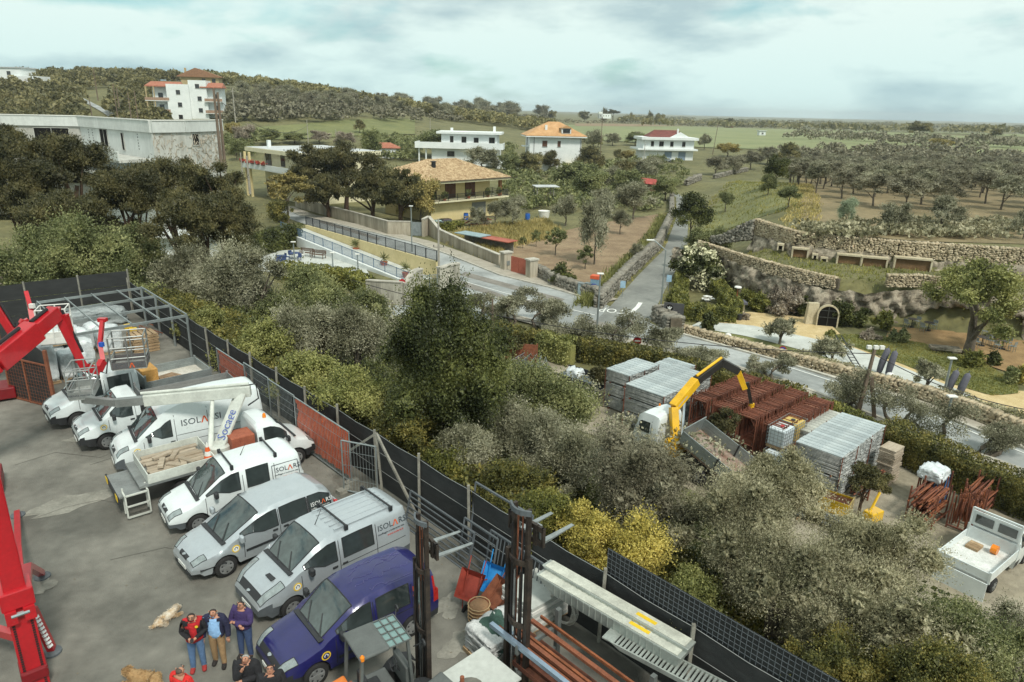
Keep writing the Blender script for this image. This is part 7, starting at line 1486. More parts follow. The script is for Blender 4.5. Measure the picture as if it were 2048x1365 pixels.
# cantilever rack of beams
rk=thing('beam_rack','steel rack of rusty beams parallel to the fence','rack',fpt(36.0,-1.6),math.atan2(FD[1],FD[0]))
for x in(.6,3.2,5.8,8.0):
 MB().box((x,.2,.8),(.1,.12,1.6)).build('upright',FGREY,rk)
 for z in(.55,1.15):MB().bar((x,.2,z),(x,-1.1,z),.08).build('arm',FGREY,rk);MB().bar((x,-1.08,z),(x,-1.08,z+.18),.05).build('stop_pin',FGREY,rk)
for k in range(5):MB().box((4.2+r_.uniform(-.5,.5),(-.9,-.72,-.6,-.2,.05)[k],1.23),(8.4,(.08,.1,.06,.1,.05)[k],.07)).build('rusty_beam',RUST if k%2 else RUST2,rk)
for k in range(5):MB().box((4.2+r_.uniform(-.3,.3),-.9+k*.2,.66),(8.2,.13,.12)).build('rusty_beam',DKRUST,rk)
MB().box((4.0,-1.02,1.3),(8.6,.1,.1)).build('bright_beam',M('galvanised_box_section',srgb(150,168,186),.35,.6,var=.1),rk)
for k in range(4):o=thing('floor_beam',['thick rusty beam on the ground nearest the rack','second rusty beam on the ground','third rusty beam on the ground','outermost rusty beam on the ground'][k],'beam',fpt(37.0+.3*k,-3.0-.35*k,.12),math.atan2(FD[1],FD[0])+r_.uniform(-.1,.1));MB().box((1.8,0,0),(4.2,.14,.14)).build('web',RUST if k%2 else GALV,o);MB().box((1.8,0,.08),(4.2,.2,.02)).build('flange',RUST if k%2 else GALV,o)
for k in range(3):o=thing('timber_sleeper',['timber bearer under the beams by the mast','middle timber bearer under the beams','far timber bearer under the beams'][k],'timber',fpt(36.5+1.3*k,-2.9,.0),math.atan2(FN[1],FN[0]));MB().box((0,0,.05),(2.0,.12,.1)).build('timber',PALW,o)
# loading ramps
ALR=M('ramp_aluminium',srgb(164,170,164),.45,.45,var=.16,scale=2)
def ramp(label,pa,pb,w,h,rungs,zoff=0):
 A,B=Vector(pa),Vector(pb);o=thing('loading_ramp',label,'ramp',A);d=B-A;L_=d.length;o.rotation_euler=(0,-math.asin(d.z/L_),math.atan2(d.y,d.x))
 for s in(-1,1):MB().add([(0,s*w/2-.02,0),(L_,s*w/2-.02,0),(L_,s*w/2+.02,0),(0,s*w/2+.02,0),(.25,s*w/2-.02,-h),(L_-.2,s*w/2-.02,-h),(L_-.2,s*w/2+.02,-h),(.25,s*w/2+.02,-h)],[(0,1,2,3),(7,6,5,4),(4,5,1,0),(6,7,3,2),(5,6,2,1),(7,4,0,3)]).build('side_rail',ALR,o)
 for k in range(rungs):MB().box(((k+.5)*L_/rungs,0,-.03),(L_/rungs*.55,w-.04,.03)).build('rung',ALR,o)
 MB().box((-.08,0,-.02),(.25,w,.03)).build('lip',ALR,o);return o
def ramp_beam(label,pa,pb):
 A,B=Vector(pa),Vector(pb);o=thing('loading_ramp',label,'ramp',A);d=B-A;L_=d.length;o.rotation_euler=(0,0,math.atan2(d.y,d.x))
 MB().add([(0,-.17,0),(L_,-.17,0),(L_,.17,0),(0,.17,0),(.5,-.16,-.32),(L_-.1,-.16,-.32),(L_-.1,.16,-.32),(.5,.16,-.32)],[(0,1,2,3),(7,6,5,4),(4,5,1,0),(6,7,3,2),(5,6,2,1),(7,4,0,3)]).build('box_beam',ALR,o,bevel=.02);MB().box((L_/2,0,.012),(L_-.2,.3,.02)).build('tread',M('pale_tread',srgb(186,188,176),.6,var=.18,scale=3),o)
 for k in range(18):MB().box((.6+k*(L_-.9)/18,-.172,-.15),(.02,.02,.26)).build('stiffener',ALR,o)
 MB().box((L_*.72,0,.025),(.5,.1,.004)).build('warning_label',YELLOW_INK,o)
ramp_beam('long box section ramp lying on the rack nearest the fence',at(1092,1124,1.75),at(1385,1292,1.75));ramp_beam('long box section ramp lying on the rack farther from the fence',at(1080,1142,1.65),at(1370,1310,1.65));ramp('slotted aluminium ramp lying across the beams',at(1232,1270,1.4),at(1520,1420,1.4),.5,.1,34)
p=at(1115,1270,.0);o=thing('cable_coil','big loose coil of pale cable hanging on the rack','cable',(p.x+.1,p.y+.1,.75),R(-45))
for k in range(9):rr=.34+.012*k;MB().tube([(rr*math.cos(a*.35),.03*math.sin(a+k)+.012*k-.05,rr*1.15*math.sin(a*.35))for a in range(19)],.011,5).build('turn',M('pale_cable',srgb(186,184,176),.6,var=.1),o)
p=at(60,820,0)
# == scaffold lot
ZINC=M('zinc_plank',srgb(166,176,178),.5,.2,var=.16,scale=1.5,col2=srgb(192,200,200),rnd=.14);ZINCD=M('zinc_edge',srgb(128,132,130),.55,.15,var=.35,scale=3,col2=srgb(176,178,174))
_pk={}
def plank_stack(label,org,rz,n,tiers,lay,length=2.5,w=.33,th=.062,top=ZINC,edge=ZINCD,z=-4.95,posts=True):
 o=thing('plank_stack',label,'plank stack',(org[0],org[1],z),rz,'stacks of steel scaffold planks');r=np.random.default_rng(int(org[0]*10));P,S=[],[];zz=.12
 for t in range(tiers):
  for k in range(lay):
   for i in range(n):P.append((i*w+w/2+r.normal(0,.006),-length/2+r.normal(0,.025),zz+th/2));S.append((w*.93,length,th*.7))
   zz+=th
  zz+=.09
 zt_=zz-.09;keep=[i for i,p in enumerate(P)if p[2]<zt_-th];V,F_=stones_np(r,np.array(P)[keep],np.array(S)[keep],0.0)
 V=np.array(P)[keep][:,None,:]+np.array([[(-1,-1,-1),(1,-1,-1),(1,1,-1),(-1,1,-1),(-1,-1,1),(1,-1,1),(1,1,1),(-1,1,1)]])*.5*np.array(S)[keep][:,None,:]
 b=mobj('plank_layers',npmesh('plank_layers',V.reshape(-1,3),F_),edge,o);b['kind']='stuff'
 key=(length,w,th,top.name)
 if key not in _pk:m=MB();m.box((0,0,0),(w*.94,length,th*.8));[m.box((x*w*.36,0,th*.45),(w*.1,length*.98,.012))for x in(-1,0,1)];_pk[key]=m.mesh('plank');_pk[key].materials.append(top)
 for i in range(n):mobj('plank',_pk[key],None,o,(i*w+w/2,-length/2+r.normal(0,.02),zt_-th/2))
 m=MB();zz=.12
 for t in range(tiers):
  for y in(-.35,-length+.35):m.box((n*w/2,y,zz-.06),(n*w+.1,.07,.05))
  zz+=lay*th+.09
 for x in np.arange(0,n*w+.1,n*w/max(1,round(n*w/1.6))):m.bar((x,-length-.03,0),(x,-length-.03,zt_),.035);m.bar((x,-.0+.03,0),(x,.03,zt_),.035)
 m.build('stack_frame',DKRUST,o);return o
plank_stack('front zinc plank stack beside the crane truck, three tiers high',(6.5,37.0),R(45),15,3,12,2.55)
plank_stack('rear zinc plank stack with rusty top bundle',(5.7,39.4),R(45),9,3,12,1.7);plank_stack('shorter zinc plank stack behind the front one',(8.3,41.6),R(45),9,2,13,2.0)
plank_stack('long zinc plank stack nearest the olives, two tiers high',(13.75,30.5),R(44),16,2,17,2.2);plank_stack('low wooden deck plank stack between rusty frames and zinc stack',(14.3,33.4),R(44),11,2,12,1.9,.34,.07,M('grey_deck_plank',srgb(176,178,170),.7,var=.18,scale=1.2,rnd=.1),ZINCD)
# rusty portal frames, row by row
m=MB();w,h=1.05,2.0
for s in(0,1):m.tube([(0,-s*w,0),(0,-s*w,h)],.03,5)
for z in(h-.12,.35):m.bar((0,0,z),(0,-w,z),.05)
m.bar((0,0,h-.6),(0,-.35,h-.14),.03);m.bar((0,-w,h-.6),(0,-w+.35,h-.14),.03);FRM=m.mesh('portal_frame');FRM.materials.append(DKRUST)
r_=np.random.default_rng(5)
for k in range(4):
 o=thing('frame_row',['row of rusty portal frames nearest the crane truck','second row of rusty portal frames under the crane hook','third row of rusty portal frames','row of rusty portal frames nearest the tank cubes'][k],'scaffold frames',(10.0+k*.98,36.0-k*1.1,-4.95),R(42),'rows of rusty portal frames')
 for i in range(44):f_=mobj('portal_frame',FRM,None,o,(i*.13,r_.normal(0,.03),.35+r_.normal(0,.02)),r_.normal(0,.03))
 MB().box((2.9,-.52,.2),(5.9,1.1,.12)).build('skid',DKRUST,o);[MB().box((x,-.52,.07),(.15,1.1,.14)).build('bearer',DKRUST,o)for x in(.4,2.9,5.4)]
 MB().box((2.9,-.52,2.17),(5.6,.74,.03)).build('rusty_deck',M('flaking_rust_deck',srgb(134,88,68),.9,var=.35,scale=2.5,col2=srgb(172,126,102)),o)
# tank cubes
TANK=M('translucent_tank',srgb(206,216,220),.35,var=.08,scale=1.5);TANKY=M('yellowed_tank',srgb(200,172,96),.4,var=.12)
for i,(x,y,z,mt,lb)in enumerate([(13.6,32.0,-4.95,TANK,'white tank cube on the ground by the truck bed'),(14.35,32.75,-4.95,TANKY,'yellowed tank cube on the ground behind the white ones'),(13.75,32.3,-3.78,TANK,'white tank cube stacked on top with red cap'),(14.6,33.1,-3.78,TANKY,'yellowed tank cube stacked behind the white one')]):
 o=thing('tank_cube',lb,'tank',(x,y,z),R(43),'caged tank cubes');MB().box((0,0,.62),(1.05,.9,.92)).build('tank',mt,o,bevel=.07);MB().lathe((0,0,1.08),[(.11,0),(.11,.05)],12).build('cap',M('red_cap',srgb(170,40,44),.5)if i==2 else BPLAS,o);pallet_parts(o,0,1.1,.95);m=MB()
 for k in range(6):
  z_=.2+k*.19;c=[(-.56,-.49,z_),(.56,-.49,z_),(.56,.49,z_),(-.56,.49,z_)]
  for a,b in zip(c,c[1:]+c[:1]):m.bar(a,b,.016)
 for k in range(6):
  t_=-.56+k*.224;[m.bar((t_,s*.49,.15),(t_,s*.49,1.16),.016)for s in(-1,1)];u_=-.49+k*.196;[m.bar((s*.56,u_,.15),(s*.56,u_,1.16),.016)for s in(-1,1)]
 m.build('cage',GALV,o)
# crane truck
sc=dict(L=1.75,W=2.3,prof=[(0,.9),(.04,1.6),(.28,2.6),(.6,2.85),(1.4,2.9),(1.65,2.85),(1.75,2.7)],ws=(.05,.3),belt=1.75,axles=(1.2,),wr=.48,glass=[(.45,1.2)],hl=(2.2,2.3),paint=VWHITE,bump=GPLAS,bx=.1,clad=.9,sill=.5,seams=[(.4,.7,1.75),(1.32,.7,2.5)],fround=.06,rround=.02,tum=.06,hdr=.5,mir=.1,cowl=False)
ct,spt,_=vehicle('crane_truck','white cab truck with folded yellow loading crane and tipped bed','truck',(7.2,34.1,-5.0),R(-50),sc);place_text('SCANIA',.3,INK,ct,spt(.55,1.35,.01),(1,0,0),(0,0,1));MB().lathe((.9,0,3.05),[(.07,0),(.05,.12)],8).build('beacon',AMBER,ct)
inv=(Matrix.Translation(Vector((7.2,34.1,-5.0)))@Matrix.Rotation(R(-50),4,'Z')@Matrix.Scale(VS,4)).inverted();L3=inv.to_3x3()
CY=M('crane_yellow',srgb(226,176,34),.45,var=.12,scale=1.5);CK=M('crane_black',srgb(38,36,34),.5,var=.2)
MB().box((4.6,0,.85),(6.6,.9,.3)).build('chassis',BPLAS,ct);[wheel(ct,x,s*1.0,.48,.3,s)for x in(4.6,5.8)for s in(-1,1)]
MB().box((2.6,-.75,1.35),(.75,.6,.9)).build('crane_control_box',CY,ct,bevel=.04);MB().box((2.6,0,1.2),(.7,2.2,.5)).build('crane_base',CY,ct,bevel=.04)
cp=[inv@atd(*p)for p in((1352,900,35.4),(1347,815,35.6),(1392,762,36.2),(1442,724,37.0))]
for(a,b,w,mt,nm)in((cp[0],cp[1],.42,CY,'crane_column'),(cp[1],cp[2],.46,CY,'main_boom'),(cp[2],cp[3],.4,CK,'outer_boom')):MB().bar(a,b,w,w*1.1).build(nm,mt,ct,bevel=.03)
MB().tube([cp[0]+Vector((.3,0,.5)),cp[1].lerp(cp[2],.5)-Vector((0,0,.2))],.09,8).build('crane_ram',CHROME,ct);MB().tube([cp[2]+Vector((0,0,.3)),cp[3]+Vector((0,0,.25))],.08,8).build('crane_ram',CY,ct)
tipq=[inv@atd(*p)for p in((1476,742,37.2),(1490,778,37.4),(1503,812,37.6))];MB().bar(cp[3],tipq[0],.5,.4).build('boom_knuckle',CK,ct);MB().bar(tipq[0],tipq[1],.3,.3).build('jib',CY,ct);MB().bar(tipq[1]+Vector((.06,.05,.4)),tipq[2],.2,.2).build('jib_extension',CK,ct);MB().bar(tipq[2]-Vector((0,0,.1)),tipq[2]+Vector((0,0,.15)),.28,.2).build('hook_block',CY,ct)
mid=cp[1].lerp(cp[2],.35);d=(cp[2]-cp[1]).normalized();fw=(L3@Vector((-.24,-.97,0))).normalized();bg_=MB().bar(mid-d*.42+fw*.245,mid+d*.42+fw*.245,.3,.012,up=fw).build('badge_plate',M('crane_badge_blue',srgb(60,130,190),.5),ct);place_text('EFFER',.26,WHITE_INK,ct,mid-d*.38+fw*.262,d,(L3@Vector((-.6,0,.8))))
A,B=Vector((8.5,31.2,-2.55)),Vector((9.95,32.7,-2.55));D=Vector((.60,-.72,-.30)).normalized()*4.4;up=(B-A).normalized().cross(D.normalized());up=up if up.z>0 else-up
A,B,D,up=inv@A,inv@B,L3@D,(L3@up).normalized();f0,f1=A-up*.75,B-up*.75
MB().add([f0,f1,f1+D,f0+D,f0-up*.12,f1-up*.12,f1+D-up*.12,f0+D-up*.12],[(0,1,2,3),(7,6,5,4),(4,5,1,0),(6,7,3,2),(5,6,2,1),(7,4,0,3)]).build('tipper_floor',M('rust_worn_floor',srgb(120,86,70),.8,var=.3,scale=1.2,col2=srgb(156,146,134)),ct)
for p,nm in((A,'side_board'),(B,'side_board')):
 for k in range(4):q=p-up*(.75-(k+.5)*.185);MB().bar(q,q+D,.05,.165,up=up).build(nm,GALV,ct)
 MB().bar(p-up*.8+D*.5,p+up*.02+D*.5,.12,.08).build('board_post',BPLAS,ct)
MB().bar(A.lerp(B,0)-up*.3,B-up*.3,.05,.9,up=up).build('head_board',GALV,ct);MB().tube([A.lerp(B,.5)+D*.3-up*.9,Vector((4.2,0,.9))],.1,8).build('tipping_ram',CHROME,ct)
# white pickup at the right edge, tailgate hanging open
pk,spt,_=vehicle('flatbed_truck','white flatbed pickup with open tailgate in the lower lot','truck',(21.3,25.7,-5.0),R(217),dict(pc,sticker=(.9,1.0)));bed(pk,2.5,5.4,2.0,.95,.38,VWHITE,M('scuffed_white_floor',srgb(196,198,192),.7,var=.25,scale=2.5,col2=srgb(222,224,220)))
MB().box((5.5,0,.45),(.06,2.0,.95)).build('open_tailgate',VWHITE,pk);MB().box((2.45,0,2.0),(.05,1.9,.7)).build('rear_window_panel',VWHITE,pk);[MB().box((2.5,y,2.0),(.03,.7,.4)).build('rear_window',WGLASS,pk)for y in(-.45,.45)];m=MB();[m.bar((2.55,s*.95,.9),(2.55,s*.95,2.5),.07)for s in(-1,1)];m.bar((2.55,-.95,2.5),(2.55,.95,2.5),.07);m.build('ladder_frame',VWHITE,pk);wheel(pk,4.4,.85,.35,.24,1);wheel(pk,4.4,-.85,.35,.24,-1)
MB().lathe((3.0,.3,1.2),[(.2,-.12),(.2,.12)],12,'y').build('hose_reel',AMBER,pk);[MB().box((3.0+.22*k,-.4,1.06),(.2,.5,.12)).build('timber_block',PALW,pk)for k in range(3)]
# timber stack, racks of tubes, crate, pipes
o=thing('timber_stack','tall neat stack of grey timber boards beside the hedge','timber stack',(18.7,31.0,-4.95),R(40))
for k in range(22):MB().box((r_.normal(0,.02),r_.normal(0,.02),.1+k*.085),(1.0,.75,.06),r_.normal(0,.03)).build('board',PLANK,o)
def tube_rack(label,org,rz,n,mat,w,h,d,seed,pts=False):
 o=thing('tube_rack',label,'scaffold rack',(org[0],org[1],-4.95),R(rz));r=np.random.default_rng(seed)
 for x in(0,w):
  for y in(0,-d):MB().bar((x,y,0),(x,y,h*1.12),.06).build('upright',DKRUST,o)
  MB().bar((x,0,.15),(x,-d,.15),.06).build('bearer',DKRUST,o)
 m_=[mat,RUST,DKRUST]
 for k in range(n):
  if pts:x=r.uniform(.05,w-.05);y=r.uniform(-d,0);MB().tube([(x,y,.15),(x+r.normal(0,.12),y+r.normal(0,.08),h*r.uniform(.8,1.05))],.03,5).build('tube',m_[k%3],o)
  else:z=.2+h*.85*k/n;y=r.uniform(-d,0);MB().tube([(-.25+r.normal(0,.15),y,z),(w+.25+r.normal(0,.15),y+r.normal(0,.06),z+r.normal(0,.03))],.034,5).build('tube',m_[k%3],o)
 return o
BLT=M('blue_painted_tube',srgb(74,112,160),.6,var=.2)
tube_rack('rack of rusty tubes lying flat beside the clearing',(17.9,27.6),40,64,RUST2,1.5,1.5,1.1,3);tube_rack('rack with blue painted frames under white sheeting',(19.0,28.9),40,40,BLT,1.3,1.5,.9,4,True);tube_rack('rack of rusty standing props behind the white pickup',(19.4,27.0),42,56,RUST2,1.7,1.6,.9,5,True);tube_rack('rack of rusty tubes behind the standing props',(20.6,28.0),42,36,RUST2,1.8,1.5,.8,6);tube_rack('low rack of galvanised tubes behind the yellow crate',(16.4,29.7),40,30,GALV,1.2,1.1,.8,7);tube_rack('rusty rack cut by the right edge of the lot',(23.2,26.8),42,34,RUST2,1.4,1.5,.8,8)
o=thing('white_sheet','crumpled white sheeting thrown over the blue frames','sheeting',(19.6,28.9,-3.5),.7);mobj('sheet',soft_box(1.2,1.0,.5,90,7,.07),FILM,o)
o=thing('yellow_crate','yellow ribbed steel crate with junk inside','crate',(15.0,28.2,-4.95),R(-38));[MB().box((0,s*.42,.1+.13*k),(1.3,.05,.11)).build('side_slat',VYEL,o)for s in(-1,1)for k in range(5)];[MB().box((s*.64,0,.38),(.05,.8,.7)).build('end_panel',VYEL,o)for s in(-1,1)];MB().box((0,0,.4),(1.2,.75,.4)).build('junk',RUST,o)
o=thing('pipe_bundle','bundle of dark pipes on bearers beside the yellow crate','pipes',(13.9,27.2,-4.95),R(-38));[MB().tube([(-1.1,y,z),(1.1,y,z)],.1,8).build('pipe',GPLAS,o)for y,z in((-.35,.22),(-.1,.22),(.15,.22),(.4,.22),(-.2,.4),(.08,.4))];[MB().box((x,0,.06),(.12,1.1,.1)).build('bearer',PALW,o)for x in(-.8,.8)]
o=thing('yellow_plant','small yellow machine parts half hidden by the tall olive','machine',(16.2,27.2,-4.95),.5);MB().box((0,0,.4),(.8,.5,.5)).build('housing',VYEL,o,bevel=.05);MB().tube([(-.3,0,.6),(.5,.2,1.3)],.06,6).build('arm',VYEL,o);MB().lathe((.5,.3,.25),[(.25,-.08),(.25,.08)],12,'y').build('wheel_disc',BPLAS,o)
for k in range(5):
 b=at(1030+k*19,745+k*4,-5);o=thing('lattice_truss',['first','second','third','fourth','fifth'][k]+' lattice truss counting from the young pine','truss',(b.x,b.y,-4.95),R(60+8*k),'lattice trusses');m=MB();c=[(0,0,.05),(0,.7,.05),(0,.35,.75)]
 for p in c:m.tube([p,(2.4,p[1],p[2])],.03,5)
 for j in range(6):
  for a,b_ in((0,1),(1,2),(2,0)):m.tube([(j*.4,c[a][1],c[a][2]),((j+1)*.4,c[b_][1],c[b_][2])],.018,4)
 m.build('lattice',GALV,o)
b=at(1160,785,-5);o=thing('flat_trailer','dark flat trailer loaded with steel and white sheeting','trailer',(b.x,b.y,-4.95),R(-40));MB().box((0,0,.75),(3.4,1.8,.15)).build('deck',GPLAS,o);[MB().box((x,s*.92,1.0),(1.6,.04,.4)).build('side_board',BPLAS,o)for x in(-.85,.85)for s in(-1,1)];[wheel(o,x,s*.8,.35,.22,s)for x in(-.6,.4)for s in(-1,1)];mobj('white_sheet',soft_box(1.0,.8,.5,66,5,.12),FILM,o,(-.6,.2,.85));[MB().tube([(-1.4,-.6+.2*k,.9),(1.4,-.5+.15*k,.95)],.04,5).build('steel_tube',GALV,o)for k in range(6)]
o=thing('rust_screen','rust brown sheet screen behind the lattice trusses','screen',(*at(998,722,-5)[:2],-4.95),R(-12));MB().box((1.2,0,.7),(3.2,.06,1.4)).build('sheet',RUST,o);[MB().bar((x,0,0),(x,0,1.5),.08).build('post',RUST,o)for x in(-.35,2.75)]
# == poles, lamps, signs, garden furniture
WPOLE=M('grey_timber_pole',srgb(112,98,84),.9,var=.25,scale=3,stretch=(1,1,.2));CPOLE=M('concrete_pole',srgb(158,154,144),.9,var=.12,scale=2)
def pole(px,base,top,label,mat=CPOLE,r=.13,name='utility_pole',depth=None,lean=(0,0),arms=()):
 b=g(px,base)if depth is None else atd(px,base,depth);D=depth_of(b);h=(base-top)*D/FPX/.95;o=thing(name,label,'pole',b);MB().tube([(0,0,-.3),(lean[0]*h,lean[1]*h,h)],[r,r*.65],8).build('shaft',mat,o)
 for z in arms:MB().bar((-.6,0,h*z),(.6,0,h*z),.1).build('crossarm',mat,o);[MB().lathe((x,0,h*z+.05),[(.05,0),(.05,.15)],6).build('insulator',IRON,o)for x in(-.5,.5)]
 return o,b,h
pole(878,562,445,'square concrete pole in front of the scrolled gateway',arms=(.55,));pole(443,330,193,'grey timber pole at the end of the concrete building',WPOLE,.2,depth=84);pole(450,330,200,'second timber pole strapped beside the first',WPOLE,.2,depth=84.5)
pole(471,243,183,'concrete pole on the slope right of the apartments',depth=160,arms=(.9,));pole(617,292,245,'slim pole behind the flat roof');pole(673,290,262,'short pole with white box behind the flat roof');pole(500,385,318,'grey pole left of the flat roofed house',depth=118,r=.22);pole(486,360,310,'thin pole beside the grey pole',depth=125);pole(1200,320,242,'slim dark pole beside the broom bush',WPOLE);pole(1425,310,252,'leaning dark pole in the cereal field edge',WPOLE,lean=(.08,0));pole(1285,355,290,'grey pole below the white house drive');pole(861,290,240,'slim pole behind the modern villa')
for i,(px,b_,t_)in enumerate([(185,240,200),(196,200,142),(235,232,175),(263,240,190),(277,245,188),(238,212,180)]):pole(px,b_,t_,['pole at the lower bend of the hill road','tall pole against the sky on the hill','pole in the middle of the hill road line','pole above the concrete roof','cluster pole above the concrete roof','lamp pole on the hill road'][i],WPOLE,.16,depth=200-i*8)
pole(984,682,600,'dark timber pole behind the lot hedge',WPOLE,.1);o,wb,wh_=pole(1712,838,700,'old timber pole with floodlights leaning over the road',WPOLE,.15,lean=(.1,.05));MB().bar((1.1,0,0),(.55,.2,wh_*.6),.22).build('brace_pole',WPOLE,o);[MB().box((wh_*.1+x,wh_*.05,wh_+.1),(.25,.2,.2)).build('floodlight',FRAMEW,o)for x in(-.35,.05,.4)]
def lamp_post(px,base,top,label,arm=0.0,mat=GALV,head=.5):
 b=at(px,base,-5);D=depth_of(b);h=(base-top)*D/FPX/.95;o=thing('street_lamp',label,'street lamp',b);m=MB();pts=[(0,0,0),(0,0,h*.85)]+[(-arm*math.sin(k*.39),0,h*.85+h*.15*math.sin(k*.39))for k in range(1,5)]if arm else[(0,0,0),(0,0,h)]
 m.tube(pts,[.09]+[.06]*(len(pts)-1),8);m.build('post',mat,o);e=pts[-1];MB().box((e[0]-(.3 if arm else 0),0,e[2]),(.7 if arm else head,.3,.1)).build('lamp_head',FRAMEW,o,bevel=.03);return o
lamp_post(824,505,418,'thin street lamp beside the upper road');lamp_post(1322,610,487,'street lamp with curved arm at the lane mouth',1.2);lamp_post(1192,690,552,'tall lamp standing among the roadside olives');lamp_post(1885,800,716,'lamp between the folded umbrellas of the cave garden');lamp_post(1880,895,790,'thin lamp at the road edge behind the hedge');lamp_post(591,545,487,'garden lamp in the courtyard');lamp_post(666,535,507,'short lantern by the driveway wall');lamp_post(716,540,510,'short lantern at the gateway end of the driveway')
# overhead wires
def wire(a,b,sag,label,r=.018):
 a,b=Vector(a),Vector(b);pts=[a.lerp(b,k/14)-Vector((0,0,sag*4*(k/14)*(1-k/14)))for k in range(15)];o=thing('overhead_wire',label,'wire',a);MB().tube([p-a for p in pts],r,4).build('cable',HOSE if r>.02 else WIREW,o)
wt=wb+Vector((wh_*.1,wh_*.05,wh_-.3));wire(atd(700,560,50),wt,1.2,'overhead cable from the gateway to the timber pole',.025);wire(wt,atd(2120,830,38),.6,'overhead cable from the timber pole to the right edge',.025);wire(atd(443,205,84),atd(617,250,150),2.5,'overhead wire passing over the flat roofed house',.03);wire(atd(196,148,200),atd(235,180,185),2,'sagging wire on the hill road',.05);wire(atd(235,180,185),atd(277,192,168),1.5,'lower sagging wire on the hill road',.05)
# telephone cabinets and kiosk on the footway
for i,(px,by,w,h,lb)in enumerate([(1163,590,.7,1.1,'grey utility cabinet leftmost on the footway'),(1176,592,.6,1.2,'grey utility cabinet next to the kiosk')]):
 b=at(px,by,-4.9);o=thing('utility_cabinet',lb,'cabinet',(b.x,b.y,-4.87),R(-25));MB().box((0,0,h/2),(w,.4,h)).build('housing',M('cabinet_grey',srgb(140,158,162),.6,var=.08),o,bevel=.02);MB().box((0,0,h+.04),(w+.08,.48,.07)).build('lid',GALV,o);MB().box((0,-.205,h/2),(.02,.01,h*.9)).build('door_gap',SEAM,o)
b=at(1189,592,-4.9);o=thing('phone_kiosk','blue grey telephone kiosk with orange top','kiosk',(b.x,b.y,-4.87),R(-25));MB().box((0,0,.85),(.8,.7,1.7)).build('housing',M('kiosk_blue',srgb(120,150,170),.5,var=.08),o,bevel=.03);MB().box((0,0,1.86),(.86,.76,.32)).build('top_band',M('kiosk_orange',srgb(206,92,56),.5,var=.08),o);MB().box((0,-.36,.95),(.5,.02,.6)).build('poster',BLUE_INK,o);place_text('T',.45,WHITE_INK,o,(0,-.375,.95),(1,0,0),(0,0,1))
def sign(px,by,top,label,kind):
 b=g(px,by);D=depth_of(b);h=(by-top)*D/FPX/.95;o=thing('road_sign',label,'sign',b,R(-10));MB().tube([(0,0,0),(0,0,h)],.035,6).build('post',GALV,o)
 if kind=='round':MB().lathe((0,-.05,h),[(.32,-.01),(.32,.01)],18,'y').build('disc',RED,o);MB().box((0,-.07,h),(.42,.01,.12)).build('bar',WHITE_INK,o)
 elif kind=='blue':MB().lathe((0,-.05,h),[(.3,-.01),(.3,.01)],18,'y').build('disc',RED,o);MB().lathe((0,-.065,h),[(.24,-.01),(.24,.01)],18,'y').build('disc_face',BLUE_INK,o)
 elif kind=='tri':MB().add([(-.45,-.05,h+.3),(.45,-.05,h+.3),(0,-.05,h-.45),(-.45,-.02,h+.3),(.45,-.02,h+.3),(0,-.02,h-.45)],[(0,2,1),(3,4,5)]).build('triangle',WHITE_INK,o)
 else:MB().box((0,-.05,h),(.5,.02,.7)).build('panel',M('pale_blue_sign',srgb(150,180,200),.5),o)
sign(806,609,566,'no entry sign at the corner of the gateway wall','round');sign(1273,704,682,'round red stop sign among the roadside olives','round');sign(1563,712,700,'blue no parking sign over the garden wall','blue');sign(650,432,400,'give way sign at the beige boundary wall','tri');sign(1336,582,558,'pale blue panel sign beside the lane','panel');sign(1244,596,570,'small panel sign at the lane wall corner','panel')
b=at(1345,645,-5);o=thing('garden_sign','large dark grey garden sign panel with round emblem','sign',(b.x,b.y,H(b.x,b.y)),R(-18));MB().box((0,0,1.3),(1.7,.08,2.2)).build('panel',M('slate_panel',srgb(74,74,76),.6,var=.08),o);MB().lathe((-.35,-.06,1.95),[(.3,-.01),(.3,.01)],18,'y').build('emblem',DARK,o);[MB().tube([(-.35,-.08,1.8),(-.35+.18*math.sin(k),-.08,2.0+.12*math.cos(k))],.04,5).build('emblem_leaf',WHITE_INK,o)for k in(-1.2,0,1.2)];[MB().bar((x,0,0),(x,0,.4),.08).build('post',IRON,o)for x in(-.6,.6)]
# folded umbrellas, globe lamps, ladder, tables
UMB=M('grey_umbrella_cover',srgb(92,92,102),.85,var=.12,scale=3)
for i,(px,by,tp,ln)in enumerate([(1755,750,698,.3),(1773,756,704,.2),(1890,794,742,.3),(1912,802,748,.3)]):
 b=g(px,by);D=depth_of(b);h=(by-tp)*D/FPX/.92;o=thing('folded_umbrella',['first folded grey umbrella from the arched door','second folded grey umbrella from the arched door','third folded grey umbrella beside the lamp','last folded grey umbrella right of the lamp'][i],'umbrella',b,0,'folded umbrellas');MB().tube([(0,0,0),(ln*.25,0,.3),(ln*.6,0,h*.5),(ln*1.3,0,h*.93),(ln*1.4,0,h)],[.05,.2,.24,.2,.06],8).build('cover',UMB,o,True);MB().box((0,0,.05),(.7,.7,.1)).build('base',GPLAS,o);MB().tube([(ln*1.4,0,h),(ln*1.45,0,h+.15)],.03,5).build('finial',GPLAS,o)
for i,(px,by)in enumerate([(1622,722),(1776,772),(1945,826),(1454,690)]):
 b=g(px,by);o=thing('globe_lamp',['white globe lamp opposite the ladder olive','white globe lamp between two umbrella pairs','white globe lamp nearest the right edge','white globe lamp near the round twin olive'][i],'lamp',b,0,'globe lamps');MB().tube([(0,0,0),(0,0,.4)],.05,6).build('stem',IRON,o);MB().lathe((0,0,.4),[(.02,0),(.2,.06),(.3,.25),(.3,.35),(.2,.54),(.02,.6)],14).build('globe',FRAMEW,o,True)
